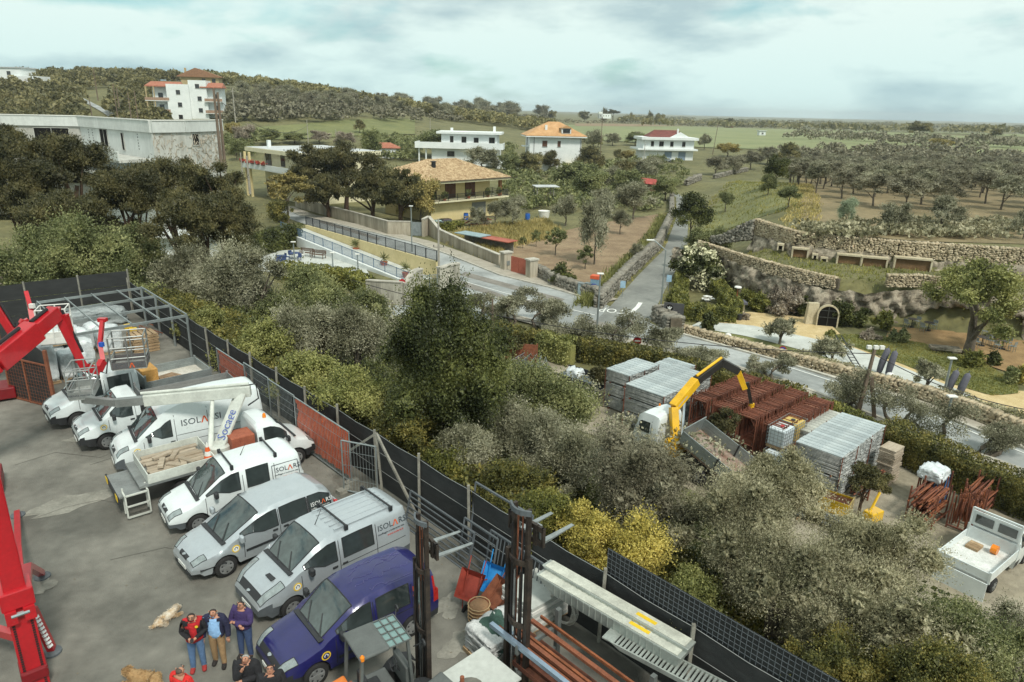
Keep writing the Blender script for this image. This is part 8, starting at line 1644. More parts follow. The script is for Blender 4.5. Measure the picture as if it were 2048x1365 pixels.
a,b=g(1672,700),g(1725,755);o=thing('ladder','dark ladder lying beside the thin olive','ladder',a);d=b-a;n_=Vector((-d.y,d.x,0)).normalized()*.22;[MB().bar(n_*s+Vector((0,0,1.2)),d+n_*s+Vector((0,0,.1)),.06).build('rail',IRON,o)for s in(-1,1)];[MB().bar(d*k/14+n_+Vector((0,0,1.2-1.1*k/14)),d*k/14-n_+Vector((0,0,1.2-1.1*k/14)),.035).build('rung',IRON,o)for k in range(1,14)]
TBL=M('dark_table_top',srgb(70,66,64),.5,var=.1)
def cafe(px,by,label,chairs=4):
 b=g(px,by);o=thing('garden_table',label+' round garden table','table',b+Vector((0,0,.1)));MB().lathe((0,0,.72),[(.42,0),(.42,.03)],16).build('top',TBL,o);MB().tube([(0,0,0),(0,0,.72)],.04,6).build('pedestal',IRON,o);MB().lathe((0,0,0),[(.25,0),(.25,.03)],12).build('foot',IRON,o)
 for k in range(chairs):
  a=.5+k*6.28/chairs;c=Vector((b.x+.75*math.cos(a),b.y+.75*math.sin(a),b.z+.1));ch=thing('garden_chair',['near','right','far','left'][k]+' metal chair at the '+label+' garden table','chair',c,a,'metal garden chairs');MB().box((0,0,.45),(.42,.42,.03)).build('seat',GALV,ch);MB().box((.2,0,.7),(.03,.42,.28)).build('backrest',GALV,ch);[MB().bar((x,y,0),(x,y,.45),.03).build('leg',GALV,ch)for x in(-.18,.18)for y in(-.18,.18)]
cafe(1962,694,'tree side',2);cafe(2003,700,'right hand',4);cafe(1988,678,'cave side',3);cafe(1855,664,'lawn corner',2);cafe(1822,656,'cave mouth',2)
o=thing('stone_bench','low stone slab bench at the edge of the lawn','bench',g(1888,706),R(-15));MB().box((0,0,.38),(2.2,.9,.2)).build('slab',ROCK,o);[MB().box((x,0,.14),(.4,.7,.3)).build('support',ROCK,o)for x in(-.7,.7)]
b=g(1478,642);o=thing('waste_bin','black waste bin beside the clipped hedge','bin',b);MB().lathe((0,0,0),[(.2,0),(.26,.55),(.28,.58)],12).build('bin',BPLAS,o)
b=g(1480,628);o=thing('sign_stand','stone pedestal with sloping black roof and mushroom lamp','pedestal',b);MB().box((0,0,.5),(.55,.5,1.0)).build('pedestal',CAVEW,o);MB().box((0,0,1.15),(.8,1.3,.2)).build('roof',UMB,o);MB().tube([(-.3,.6,1.0),(-.3,.6,2.4)],.05,6).build('stem',RUST2,o);MB().lathe((-.3,.6,2.4),[(.35,0),(.3,.1),(.05,.14)],12).build('lamp_cap',FRAMEW,o)
for i,(px,by,mt,lb)in enumerate([(1362,595,RED,'red plastic chair pile in the seating garden'),(1412,605,FRAMEW,'white folded chairs in the seating garden'),(1390,618,M('pale_green_sheet',srgb(120,160,150),.6),'pale green sheeting on the seating garden floor')]):
 b=g(px,by);o=thing('garden_clutter',lb,'clutter',b,i);[MB().box((r_.uniform(-.6,.6),r_.uniform(-.5,.5),.1+.12*k),(.6,.5,.05),r_.uniform(0,3)).build('piece',mt,o)for k in range(1 if i==2 else 6)]
# clutter beside the yellow villa, sheds by the orchard
b=at(960,452,-5);o=thing('timber_heap','heap of grey scrap timber in front of the villa','timber heap',(b.x,b.y,-4.95));[MB().bar((r_.uniform(-2.5,2),r_.uniform(-1,1),.1+.05*k),(r_.uniform(-2,2.5),r_.uniform(-1,1),.2+.05*k),.14).build('beam',PLANK if k%3 else RUST,o)for k in range(26)]
for i,(px,by,lb)in enumerate([(932,440,'bright blue barrel by the villa wall'),(1055,440,'blue crate beside the white tub')]):b=at(px,by,-5);o=thing('barrel',lb,'barrel',(b.x,b.y,-4.95));MB().lathe((0,0,0),[(.36,0),(.4,.3),(.4,.75),(.36,1.0)],14).build('drum',M('blue_drum',srgb(36,96,180),.5),o);MB().lathe((0,0,1.0),[(.37,0),(.37,.05)],14).build('lid',BLUEP,o)
b=at(1088,436,-5);o=thing('water_tub','round white water tub at the end of the villa yard','tub',(b.x,b.y,-4.95));MB().lathe((0,0,0),[(.8,0),(1.0,1.1),(1.05,1.12),(.9,1.0)],18).build('tub',FRAMEW,o)
b=at(1090,412,-5);o=thing('lean_to','ramshackle lean-to with corrugated roof beside the villa yard','shed',(b.x,b.y,-4.95),.2);[MB().bar((x,y,0),(x,y,3.4),.15).build('post',POST,o)for x in(-1.6,1.6)for y in(0,2.5)];MB().box((.3,1.2,3.5),(4.6,3.6,.1)).build('roof_sheet',ROOFW,o);[MB().box((r_.uniform(-1.2,1.2),1.2,.3+.3*k),(1.8,1.2,.25),r_.uniform(0,1)).build('stored_timber',PLANK,o)for k in range(7)]
a=at(945,492,-5);o=thing('lean_to','low sheds with pale and rusty roof sheets behind the footway wall','shed',(a.x,a.y,-4.95),R(-40));MB().box((0,0,1.5),(4.6,2.2,.1)).build('roof_sheet',M('pale_blue_sheet',srgb(150,172,176),.5,.3,var=.12),o);MB().box((4.4,.3,1.35),(4.6,2.0,.1)).build('rusty_roof_sheet',RUSTR,o);MB().box((2.0,.9,.7),(8.6,.1,1.4)).build('back_wall',POST,o)
# == people and dogs
SKIN=M('skin',srgb(176,128,104),.6,var=.08,scale=6)
def cloth(n,c,**k):return M(n,c,.85,var=k.get('var',.14),scale=7,bump=.5,bscale=22)
HAIRD=M('dark_hair',srgb(44,36,32),.7,var=.25,scale=30);HAIRG=M('grey_hair',srgb(150,148,144),.7,var=.25,scale=30);HAIRS=M('cropped_hair',srgb(84,68,58),.8,var=.2,scale=30)
def region(me,J,E):
 """nearest bone of every vertex"""
 V=np.empty(len(me.vertices)*3);me.vertices.foreach_get('co',V);V=V.reshape(-1,3);N=np.empty(len(me.vertices)*3);me.vertices.foreach_get('normal',N);N=N.reshape(-1,3);best=np.full(len(V),9.0);lab=np.zeros(len(V),int)
 for i,(a,b)in enumerate(E):
  A,B=np.array(J[a][:3]),np.array(J[b][:3]);d=B-A;t=np.clip(((V-A)@d)/(d@d),0,1);q=np.linalg.norm(V-A-t[:,None]*d,axis=1)-.5*(np.mean(J[a][3])*(1-t)+np.mean(J[b][3])*t);m=q<best;best=np.where(m,q,best);lab=np.where(m,i,lab)
 return V,N,[E[i]for i in lab]
def person(label,pose,loc,face,wear,hair,extra=None,sc=.93):
 """wear: list of (name, material, test on bone pair and position, thickness)"""
 me,J,E=FIG[pose];me=me.copy();me.name='body';me.materials.clear();o=thing('person',label,'person',loc,face);o.scale=(sc,sc,sc);V,N,lab=region(me,J,E)
# fingers closed round whatever the hands hold
 bm=bmesh.new();bm.from_mesh(me);mb=MB()
 for n in 'lr':
  w,h=Vector(J[n+'wri'][:3]),Vector(J[n+'hand'][:3]);d=(h-w).normalized();s=d.cross(Vector((0,0,1))).normalized()
  for k in range(4):a=h+s*(.024-.016*k);mb.tube([a,a+d*(.05-.006*abs(k-1.4)),a+d*.065+Vector((0,0,-.03))],[.0095,.009,.007],5)
  mb.tube([h-d*.03+s*.03,h+s*.05+d*.01,h+s*.045+d*.045],[.011,.0095,.008],5)
 sk=Vector(J['skull'][:3]);jw=Vector(J['jaw'][:3]);fx=Vector((1,0,-.1 if pose=='phone' else .1)).normalized()
 mb.tube([sk+fx*.085+Vector((0,0,-.005)),sk+fx*.118+Vector((0,0,-.045)),sk+fx*.09+Vector((0,0,-.055))],[.012,.018,.014],6)
 for s in(-1,1):mb.ico(sk+Vector((-.005,s*.093,-.03)),.026,None,0,(.7,.4,1.2))
 k0=len(bm.verts);[bm.verts.new(v)for v in mb.v];bm.verts.ensure_lookup_table();[bm.faces.new([bm.verts[k0+i]for i in f])for f in mb.f];bm.to_mesh(me);bm.free();me.shade_smooth();mobj('body',me,SKIN,o)
 src=FIG[pose][0];polys=[tuple(p.vertices)for p in src.polygons]
 for nm,mt,test,th in wear+[('hair',hair,lambda e,v:e==('jaw','skull')and(v[2]>sk.z+.03 or(v[0]<sk.x+.02 and v[2]>sk.z-.08)),.016)]:
  ok=np.array([test(e,v)for e,v in zip(lab,V)]);F_=[p for p in polys if all(ok[i]for i in p)];ids=sorted({i for p in F_ for i in p});ix={v:i for i,v in enumerate(ids)}
  if not ids:continue
  m=MB();m.v=[tuple(V[i]+N[i]*th)for i in ids];m.f=[tuple(ix[i]for i in p)for p in F_];ob=m.build(nm,mt,o,True);so=ob.modifiers.new('t','SOLIDIFY');so.thickness=.012;so.offset=-1
 ey=MB();[ey.ico(sk+fx*.088+Vector((0,s*.036,.005)),.013)for s in(-1,1)];ey.build('eyes',HAIRD,o);MB().bar(jw+Vector((.085,-.025,-.005)),jw+Vector((.085,.025,-.005)),.012,.01).build('mouth',M('lips',srgb(140,84,74),.6),o)
 if extra:extra(o,J,sk,fx)
 return o
LEG=lambda e,v:e[1].endswith(('hip','knee','ank'))and v[2]<1.0 or(e==('pelvis','belly')and v[2]<.93)
SHOE=lambda e,v:e[1].endswith('toe');ARM=lambda e,v:e[1].endswith(('elb','wri'));TOR=lambda e,v:(e in(('pelvis','belly'),('belly','chest'))or(e==('chest','neck')and(v[2]<1.44 or math.hypot(v[0],v[1])>.085))or(e==('neck','jaw')and v[2]<1.5 and math.hypot(v[0],v[1])>.075)or e[1].endswith('sho')or(e[1].endswith('hip')and v[2]>.86))
JEAN=cloth('blue_jeans',srgb(84,112,148));JEAN2=cloth('dark_jeans',srgb(58,76,112));REDV=cloth('red_vest',srgb(176,30,36));BLKC=cloth('black_cloth',srgb(30,30,34));NAVY=cloth('navy_jacket',srgb(34,36,62));SHIRT=cloth('light_blue_shirt',srgb(140,180,222));KHAKI=cloth('khaki_trousers',srgb(150,122,88));PURP=cloth('purple_fleece',srgb(60,46,92));ORJ=cloth('scarlet_jacket',srgb(206,40,36));DSHOE=cloth('dark_shoe',srgb(40,36,34));RSHOE=cloth('red_trainer',srgb(150,46,44))
def glasses(o,J,sk,fx):
 m=MB();[m.tube([sk+fx*.105+Vector((0,s*.036+.026*math.cos(a),.002+.02*math.sin(a)))for a in np.linspace(0,6.28,9)],.004,4)for s in(-1,1)];[m.bar(sk+fx*.1+Vector((0,s*.06,.004)),sk+Vector((0,s*.095,.0)),.006)for s in(-1,1)];m.build('glasses',BPLAS,o)
def phone(o,J,sk,fx):h=(Vector(J['lhand'][:3])+Vector(J['rhand'][:3]))/2;MB().box(h+Vector((.03,0,.02)),(.14,.075,.012),.2).build('phone',BPLAS,o);c=Vector((.165,.1,1.36));MB().lathe(c,[(.035,-.004),(.035,.004)],10,'x').build('chest_badge',YELLOW_INK,o);glasses(o,J,sk,fx)
def badges(o,J,sk,fx):MB().bar((.155,-.2,1.27),(.155,.2,1.27),.02,.012).build('grey_stripe',GALV,o);MB().box((.165,-.09,1.2),(.01,.07,.03)).build('orange_print',ORANGE_INK,o);MB().box((.165,.1,1.22),(.01,.04,.05)).build('white_print',WHITE_INK,o);glasses(o,J,sk,fx)
def collar(o,J,sk,fx):MB().box((.15,-.12,1.3),(.01,.04,.03)).build('orange_print',ORANGE_INK,o)
fc=math.atan2(-.9,.3)
p=at(399,1338,0);person('person in red sleeveless vest and jeans looking at a phone','phone',(p.x,p.y,0),math.atan2(-.85,.25),[('trousers',JEAN,LEG,.014),('shoes',RSHOE,SHOE,.014),('black_shirt',BLKC,lambda e,v:ARM(e,v)or TOR(e,v)or(e==('neck','jaw')and v[2]<1.5 and math.hypot(v[0],v[1])>.075)or e[1].endswith('sho'),.012),('vest',REDV,lambda e,v:TOR(e,v)and abs(v[1])<.22,.026)],HAIRD,phone)
p=at(441,1330,0);person('person in open navy jacket over light blue shirt and khaki trousers','stand',(p.x,p.y,0),math.atan2(-.95,.1),[('trousers',KHAKI,LEG,.014),('shoes',DSHOE,SHOE,.014),('shirt',SHIRT,lambda e,v:TOR(e,v),.012),('jacket',NAVY,lambda e,v:ARM(e,v)or(e==('neck','jaw')and v[2]<1.5 and math.hypot(v[0],v[1])>.075)or e[1].endswith('sho')or(TOR(e,v)and(v[0]<.06 or abs(v[1])>.12)),.03)],HAIRD)
p=at(487,1330,0);person('person in purple fleece with folded arms','cross',(p.x,p.y+.25,0),math.atan2(-.9,-.2),[('trousers',JEAN2,LEG,.014),('shoes',DSHOE,SHOE,.014),('fleece',PURP,lambda e,v:ARM(e,v)or TOR(e,v),.02)],HAIRD,glasses)
p=at(490,1300,1.66);person('grey haired person in black jacket with hand on chin','chin',(p.x,p.y,0),math.atan2(-.9,.1),[('trousers',BLKC,LEG,.014),('shoes',DSHOE,SHOE,.014),('jacket',BLKC,lambda e,v:ARM(e,v)or TOR(e,v),.03)],HAIRG,collar)
p=at(538,1322,1.66);person('person with glasses and striped black jacket looking up','up',(p.x,p.y,0),math.atan2(-.9,.35),[('trousers',BLKC,LEG,.014),('shoes',DSHOE,SHOE,.014),('jacket',BLKC,lambda e,v:ARM(e,v)or TOR(e,v),.022)],HAIRD,badges)
p=at(357,1328,1.66);person('person in scarlet jacket seen from behind','up',(p.x,p.y,0),math.atan2(.9,.35),[('trousers',JEAN2,LEG,.014),('shoes',DSHOE,SHOE,.014),('jacket',ORJ,lambda e,v:ARM(e,v)or TOR(e,v),.03)],HAIRS)
def dog(label,px,py,rz,cols,sc):
 p=at(px,py,.12);o=thing('dog',label,'dog',(p.x,p.y,0),rz);o.scale=(sc,sc,sc);me=FIG['dog'][0].copy();me.name='body';me.materials.clear();mt=M('dog_coat_'+cols[0],cols[1],.9,var=.2,scale=4,col2=cols[2]);mobj('body',me,mt,o)
 V=np.empty(len(me.vertices)*3);me.vertices.foreach_get('co',V);V=V.reshape(-1,3);N=np.empty(len(me.vertices)*3);me.vertices.foreach_get('normal',N);N=N.reshape(-1,3);r=np.random.default_rng(4);i=r.integers(0,len(V),5200);Vq,F_=leaf_quads(r,V[i]+r.normal(0,.012,(5200,3))+N[i]*.012,N[i]*.8+np.array([-.7,0,-.2]),.07,.014,1.6);mobj('fur',npmesh('fur',Vq,F_),mt,o)
 MB().ico((.655,-.06,.27),.02).build('nose',BPLAS,o);[MB().ico((.55,-.02+s*.06,.35),.014).build('eye',BPLAS,o)for s in(-1,1)]
dog('white and tan dog lying stretched out on the concrete',335,1232,math.atan2(.75,.35),('white_tan',srgb(206,198,182),srgb(176,146,106)),.62);dog('fluffy golden brown dog lying at the lower edge',285,1356,math.atan2(.15,-1),('golden',srgb(150,118,78),srgb(176,146,104)),.8)
# == trees and shrubs
def proj(p):
 v=np.asarray(p,float)-CAMP;k=v@cf;return 1024+FPX*(v@cr)/k,682.5-FPX*(v@cu)/k
_ti=[0]
def tb(kind,mat,px,base,w,h,label,lift=0.5,share=True,name=None,group=None,bark=None,maxn=5000,lpx=3.0,dens=1.0,trunk=None,up=None,blossom=None):
 """mid-distance tree: pixel of its foot, crown size in pixels; lift raises the crown centre in crown heights"""
 _ti[0]+=1;i=_ti[0];b=g(px,base);D=depth_of(b);W,Hh=w*D/FPX,h*D/FPX/0.95
 c=Vector((b.x,b.y,b.z+(Hh*lift if up is None else up*D/FPX)))
 return tree(kind,LM[mat],c,W,Hh,label,name or('olive_tree' if mat.startswith('olive')else 'pine_tree' if kind=='pine' else 'leafy_tree'),'tree' if trunk is not False else 'shrub',group,seed=i,share=(i%4)if share else None,bark=bark,maxn=maxn,lpx=lpx,dens=dens,trunk=trunk,blossom=blossom)
# --- near shrubs between the yard fence and the scaffold lot
def nb(kind,mat,px,py,w,h,s,label,name,cat='shrub',dens=1.0,trunk=False,maxn=26000,lpx=2.6,d2=None,blossom=None):
 _ti[0]+=1;c=ray_s(px,py,s);D=depth_of(c)
 return tree(kind,LM[mat],c,w*D/FPX,h*D/FPX/0.9,label,name,cat,None,seed=_ti[0],maxn=maxn,lpx=lpx,dens=dens,trunk=trunk,d2=d2,blossom=blossom)
NEAR=[('bush','green',118,520,235,165,-2.0,'big light green bush behind the back fence of the yard','broadleaf_bush'),('olive','grey',10,620,90,150,-4.2,'grey bush at the left edge beyond the dark gate','grey_bush'),('bush','green',285,520,130,120,5.0,'mid green bush behind the steel frame corner','broadleaf_bush'),('olive','olive',375,575,160,160,5.0,'grey olive bush just beyond the pergola frame','olive_bush'),('olive','olive',495,590,190,170,7.0,'grey olive bush below the courtyard hedge','olive_bush'),('bush','green',560,640,130,110,8.5,'green bush between two grey olives left of the laurel','broadleaf_bush'),('bush','green',640,585,150,110,13.0,'green bush under the gateway wall','broadleaf_bush'),('olive','olive',620,690,150,170,4.5,'grey olive bush with bare twigs above the fence','olive_bush'),('olive','olive',715,690,150,150,6.5,'silver olive bush beside the big laurel','olive_bush'),('bush','green',730,620,120,100,12.0,'small green bush in front of the left gateway wall','broadleaf_bush'),('bush','yellowgreen',405,650,110,70,1.6,'yellow green bush nearest the pergola along the fence','golden_bush'),('bush','yellowgreen',500,700,160,100,1.6,'yellow green bush over the fence behind the big van','golden_bush'),('bush','yellowgreen',605,755,150,90,1.5,'yellow green bush above the orange mesh panel','golden_bush'),('bush','yellowgreen',705,800,170,110,1.6,'yellow green bush over the fence beside the big laurel','golden_bush'),('bush','darkhedge',800,860,130,90,1.6,'dark green bush with dry stems at the foot of the laurel','broadleaf_bush'),('laurel','laurel',888,748,270,320,3.6,'big dense dark green laurel standing over the fence','laurel_tree'),('laurel','laurel',850,690,110,190,4.6,'tall left shoot of the big laurel','laurel_tree'),('bush','green',1085,815,210,150,9.5,'soft light green bush beside the crane truck','broadleaf_bush'),('bush','green',1010,770,110,110,9.0,'light green bush right of the big laurel','broadleaf_bush'),('olive','olive',940,905,130,120,2.8,'grey olive bush below the big laurel','olive_bush'),('olive','olive',1060,900,190,190,5.0,'broad grey olive in front of the crane truck','olive_tree','tree'),('olive','olive',1160,930,170,150,5.5,'grey olive under the tilted truck bed','olive_tree','tree'),('bush','darkhedge',1020,985,170,100,2.2,'dark green bush directly behind the taller fork mast','broadleaf_bush'),('bush','hedge',900,930,120,80,2.0,'green bush over the fence left of the fork masts','broadleaf_bush'),('bush','hedge',1090,1030,160,90,1.6,'glossy green bush along the fence by the fork tips','broadleaf_bush'),('olive','olive_dark',1270,990,270,220,4.6,'dark grey olive in the middle of the bank','olive_tree','tree'),('bush','yellow',1235,1100,200,180,1.9,'bright yellow leaved bush behind the aluminium ramps','golden_bush'),('bush','yellow',1175,1060,110,100,1.8,'lower yellow leaved bush beside the fork tips','golden_bush'),('bush','yellowgreen',1390,1210,160,110,1.3,'brownish yellow bush along the black netting','golden_bush'),('olive','olive_green',1470,1060,280,210,4.5,'large grey green olive left of the yellow crate','olive_tree','tree'),('olive','olive_green',1570,990,190,170,7.5,'grey green olive in front of the plank stacks','olive_tree','tree'),('olive','olive_green',1740,1130,230,260,6.5,'tall olive with bare trunk beside the gravel clearing','olive_tree','tree'),('olive','olive_green',1560,1190,330,240,2.8,'huge olive leaning over the black netting','olive_tree','tree'),('olive','olive_green',1760,1270,330,240,3.4,'huge olive at the lower edge beside the pickup','olive_tree','tree'),('bush','green',1930,1290,260,170,4.2,'green bush under the white pickup tailgate','broadleaf_bush'),('olive','olive',2040,1290,130,150,6.0,'grey olive cut by the right edge of the lot','olive_bush'),('bush','darkhedge',1660,1330,200,110,1.4,'dark undergrowth behind the last netting panel','broadleaf_bush'),('bush','darkhedge',1860,1360,220,120,2.2,'dark bush in the lower corner under the olives','broadleaf_bush'),]
for e in NEAR:
 e=list(e);cat=e[9]if len(e)>9 else 'shrub'
 nb(*e[:9],cat=cat,trunk=(None if cat=='tree' or e[8]in('laurel_tree','olive_bush')else False),lpx=2.5,maxn=60000 if e[8]=='laurel_tree' else 34000)
# low growth covering the bank so that no bare slope shows
def wood(name,label,pts,w,h,mat,seed,nleaf=90,lf=0.22):
 r=np.random.default_rng(seed);Vs,Fs=[],[];k0=0
 for i,p in enumerate(pts):
  ww,hh=w*r.uniform(0.7,1.3),h*r.uniform(0.7,1.25);n=nleaf;q_=unit(r,n);q_[:,2]=np.abs(q_[:,2])*1.2-0.3
  P=np.array(p)+np.array([0,0,hh*0.45])+q_*np.array([ww/2,ww/2,hh/2])*r.uniform(0.7,1.1,(n,1));L_=ww*lf
  V,F_=leaf_quads(r,P,q_,L_,L_*0.6,0.2,0.2);Vs.append(V);Fs.append(F_+k0);k0+=len(V)
 return tag(mobj(name,npmesh(name,np.concatenate(Vs),np.concatenate(Fs)),mat),label,'wood',None,'stuff')
r_=np.random.default_rng(77)
def bank(n,t0,t1,s0,s1):
 out=[]
 for t,s in zip(r_.uniform(t0,t1,n),r_.uniform(s0,s1,n)):
  p=fpt(t,s);out.append((p.x,p.y,H(p.x,p.y)))
 return out
wood('undergrowth','tangled green undergrowth on the bank close behind the fence',bank(420,-1,46,0.9,5),1.5,1.4,LM['darkhedge'],3,170,0.1)  # dark hedge leaf colour stands for shade in the gaps between crowns
wood('undergrowth','olive green scrub covering the lower bank',bank(300,-4,46,4,13),2.4,2.0,LM['laurel'],4,260,0.075)  # laurel green puts the shadow between bushes into the leaf colour
wood('undergrowth','grey scrub at the foot of the bank',bank(120,-8,30,9,19),3.0,2.2,LM['olive'],5,300,0.07)
wood('undergrowth','rough scrub behind the back fence of the yard',bank(240,-26,-1,-26,10),2.8,2.4,LM['green'],6,260,0.075)
# --- pines on the left
for i,(px,py,w,h,D,lb)in enumerate([(40,385,190,230,60,'dark pine filling the left edge'),(150,345,190,170,66,'dark pine rising in front of the concrete building'),(255,420,170,200,58,'dark pine between the two taller pines'),(340,395,200,170,64,'dark pine under the building creeper wall'),(428,400,150,165,62,'dark pine right of the creeper wall'),(400,460,210,170,54,'dark pine overhanging the striped post'),(110,450,200,150,55,'dark pine above the light green bush'),(448,450,110,140,55,'dark pine at the courtyard edge'),(20,300,110,90,72,'pine top at the building left end')]):
 c=atd(px,py,D);tree('pine',LM['pine'],c,w*D/FPX,h*D/FPX,lb,'pine_tree','tree','pines in front of the concrete building',seed=300+i,maxn=20000,lpx=2.6,bark=BARK2,dens=1.4)
for i,(px,py,w,h,D,lb)in enumerate([(620,345,110,110,118,'first stone pine from the flat roofed house'),(690,340,130,115,116,'stone pine tallest in the villa garden'),(742,372,120,130,108,'stone pine covering the villa left wall'),(800,388,130,110,104,'stone pine at the villa roof corner'),(655,385,110,80,112,'stone pine low behind the beige wall')]):
 c=atd(px,py,D);tree('pine',LM['pine'],c,w*D/FPX,h*D/FPX,lb,'pine_tree','tree','stone pines of the villa garden',seed=340+i,maxn=9000,lpx=2.8,bark=BARK2)
MID=[('airy','tawny',578,446,105,75,'tawny young tree at the kerb of the upper road',0.8),('broad','tawny',842,452,95,95,'yellow green tree by the grey sheet gate',0.5),('broad','darkhedge',560,462,60,60,'dark shrubby tree at the top of the black railing',0.5),('olive','olive',958,455,42,38,'small olive in front of the villa garage',0.6),('olive','olive',990,452,42,44,'olive beside the scrap timber heap',0.55),('olive','olive',1025,452,60,55,'olive at the end of the villa yard',0.55),('olive','olive',1130,452,60,60,'dense grey olive behind the bare orchard',0.5),('olive','olive',1205,432,55,55,'grey olive in the orchard back row',0.5),('olive','olive',1265,440,85,70,'wide grey olive in the orchard back row',0.5),('olive','olive',1188,530,75,130,'tall silver olive standing in the bare orchard',0.55),('olive','olive',1240,470,45,45,'small silver olive beyond the tall orchard olive',0.6),('airy','green',1110,512,52,50,'young fruit tree in the bare orchard',0.65),('airy','green',1170,540,42,45,'young fruit tree under the tall silver olive',0.6),('airy','green',1072,495,25,30,'sapling at the orchard weed edge',0.6),('airy','green',1045,498,18,22,'smallest sapling in the bare orchard',0.6),('olive','olive',1275,525,35,40,'low olive beside the lane wall',0.5),('broad','laurel',1380,485,85,85,'dark walnut tree on the right of the lane',0.6),('broad','green',1400,505,70,50,'green bush between lane and flowering shrub',0.4),('broad','green',1440,510,60,60,'green bush at the cave terrace end',0.4),('broad','green',1450,425,40,35,'small green tree on the grassy bank',0.7),('broad','green',1575,418,50,35,'round crowned green tree on the bank',0.75),('broad','laurel',1550,375,55,60,'dark oak shrub on the bank',0.5),('broad','green',1535,392,40,45,'green shrub below the dark oak',0.45),('olive','olive',1780,465,80,60,'spreading olive behind the retaining wall',0.5),('olive','olive',1880,465,75,65,'leggy olive behind the retaining wall',0.55),('olive','agave',1690,450,40,55,'grey prickly shrub above the retaining wall',0.45),('olive','olive',2045,480,50,70,'olive cut by the right edge above the wall',0.5),('olive','olive',965,345,85,50,'large grey olive behind the villa roof',0.5),('broad','green',865,315,90,50,'pale flowering tree left of the modern villa',0.5),('broad','tawny',905,322,80,40,'tawny tree in front of the modern villa',0.5),('broad','green',745,322,60,60,'white blossomed tree behind the stone pines',0.5),('broad','green',1150,372,110,50,'broad green fruit tree below the orange roofed house',0.5),('broad','oak',1180,352,60,55,'dark round tree beside the yellow van',0.5),('broad','green',1180,402,90,60,'large round fruit tree beside the orchard',0.5),('broad','green',1255,402,80,60,'green fruit tree left of the red roofed shed',0.5),('broad','oak',1245,372,60,55,'dark holm oak behind the fruit trees',0.5),('olive','olive',1225,382,50,45,'grey olive beside the holm oak',0.5),('broad','green',1330,402,60,45,'green tree at the lane bend',0.5),('broad','oak',1060,352,70,45,'dark bushy tree under the orange roofed house',0.5),('broad','green',1020,352,60,45,'green garden tree behind the villa',0.5),('broad','oak',1100,345,45,40,'dark shrub at the orange roofed house corner',0.5),('olive','olive',1290,362,70,45,'grey olive above the red roofed shed',0.5),('broad','green',1310,352,50,40,'green tree above the lane bend',0.5),('broad','tawny',1255,325,36,25,'round clipped tree by the white house drive',0.5),('broad','oak',1235,325,22,24,'dark round bush by the white house drive',0.5),('broad','yellowgreen',1196,295,26,18,'yellow broom bush on the bank',0.5),('olive','olive',1185,302,50,40,'grey olive behind the orange roofed house',0.5),('olive','olive',1225,292,40,25,'grey olive left of the red roofed house',0.5),('olive','olive',1275,286,40,20,'grey olive behind the red roofed house',0.5),('broad','green',1270,292,45,25,'pale green tree beside the red roofed house',0.5),('olive','olive',1408,300,28,30,'single olive right of the red roofed house',0.5),('broad','tawny',1455,315,60,30,'tawny spring tree beyond the red roofed house',0.5),('olive','olive_dark',1430,352,50,35,'dark clipped olive first in the low row',0.5),('olive','olive_dark',1465,348,50,35,'dark clipped olive second in the low row',0.5),('olive','olive_dark',1500,340,50,36,'dark clipped olive third in the low row',0.5),('olive','olive_dark',1535,330,50,36,'dark clipped olive fourth in the low row',0.5),('broad','oak',1575,340,45,50,'dark evergreen at the grove corner',0.5),('broad','oak',1838,275,50,28,'large lone tree between the far fields',0.55),('broad','oak',1990,278,30,18,'lone dark tree at the far right field',0.55),('broad','tawny',1880,302,50,25,'tawny tree at the grove far edge',0.5),('broad','oak',720,268,28,26,'dark pollarded tree in the bright field',0.5),('olive','grey',490,292,50,40,'grey shrub left of the flat roofed house',0.5),('broad','green',540,290,60,30,'pale green hedge tree behind the flat roofed house',0.5),('broad','tawny',468,280,40,36,'tawny tree beside the concrete building end',0.5),('broad','green',474,322,40,40,'green tree beside the wooden double pole',0.5),('broad','green',590,288,60,22,'green hedge behind the flat roof',0.5),('olive','grey',640,288,50,25,'grey olive behind the flat roof',0.5),('olive','grey',690,292,50,28,'grey olive beside the white blossomed tree',0.5),]
for(k,mt,px,by,w,h,lb,lf)in MID:tb(k,mt,px,by,w,h,lb,lf)
# flowering shrub and big spring tree of the cave garden
b=g(1395,575);D=depth_of(b);tree('broad',LM['laurel'],b+Vector((0,0,40*D/FPX)),108*D/FPX,95*D/FPX,'round elder bush covered in white blossom at the lane','flowering_shrub','shrub',None,seed=501,maxn=12000,lpx=3.0,trunk=0.15,blossom=0.4)
b=g(1935,712);D=depth_of(b);tree('airy',LM['yellowgreen'],b+Vector((0,0,112*D/FPX)),235*D/FPX,190*D/FPX,'big spreading yellow green tree shading the cave garden tables','garden_tree','tree',None,seed=502,maxn=34000,lpx=2.8,trunk=0.38,dens=1.15)
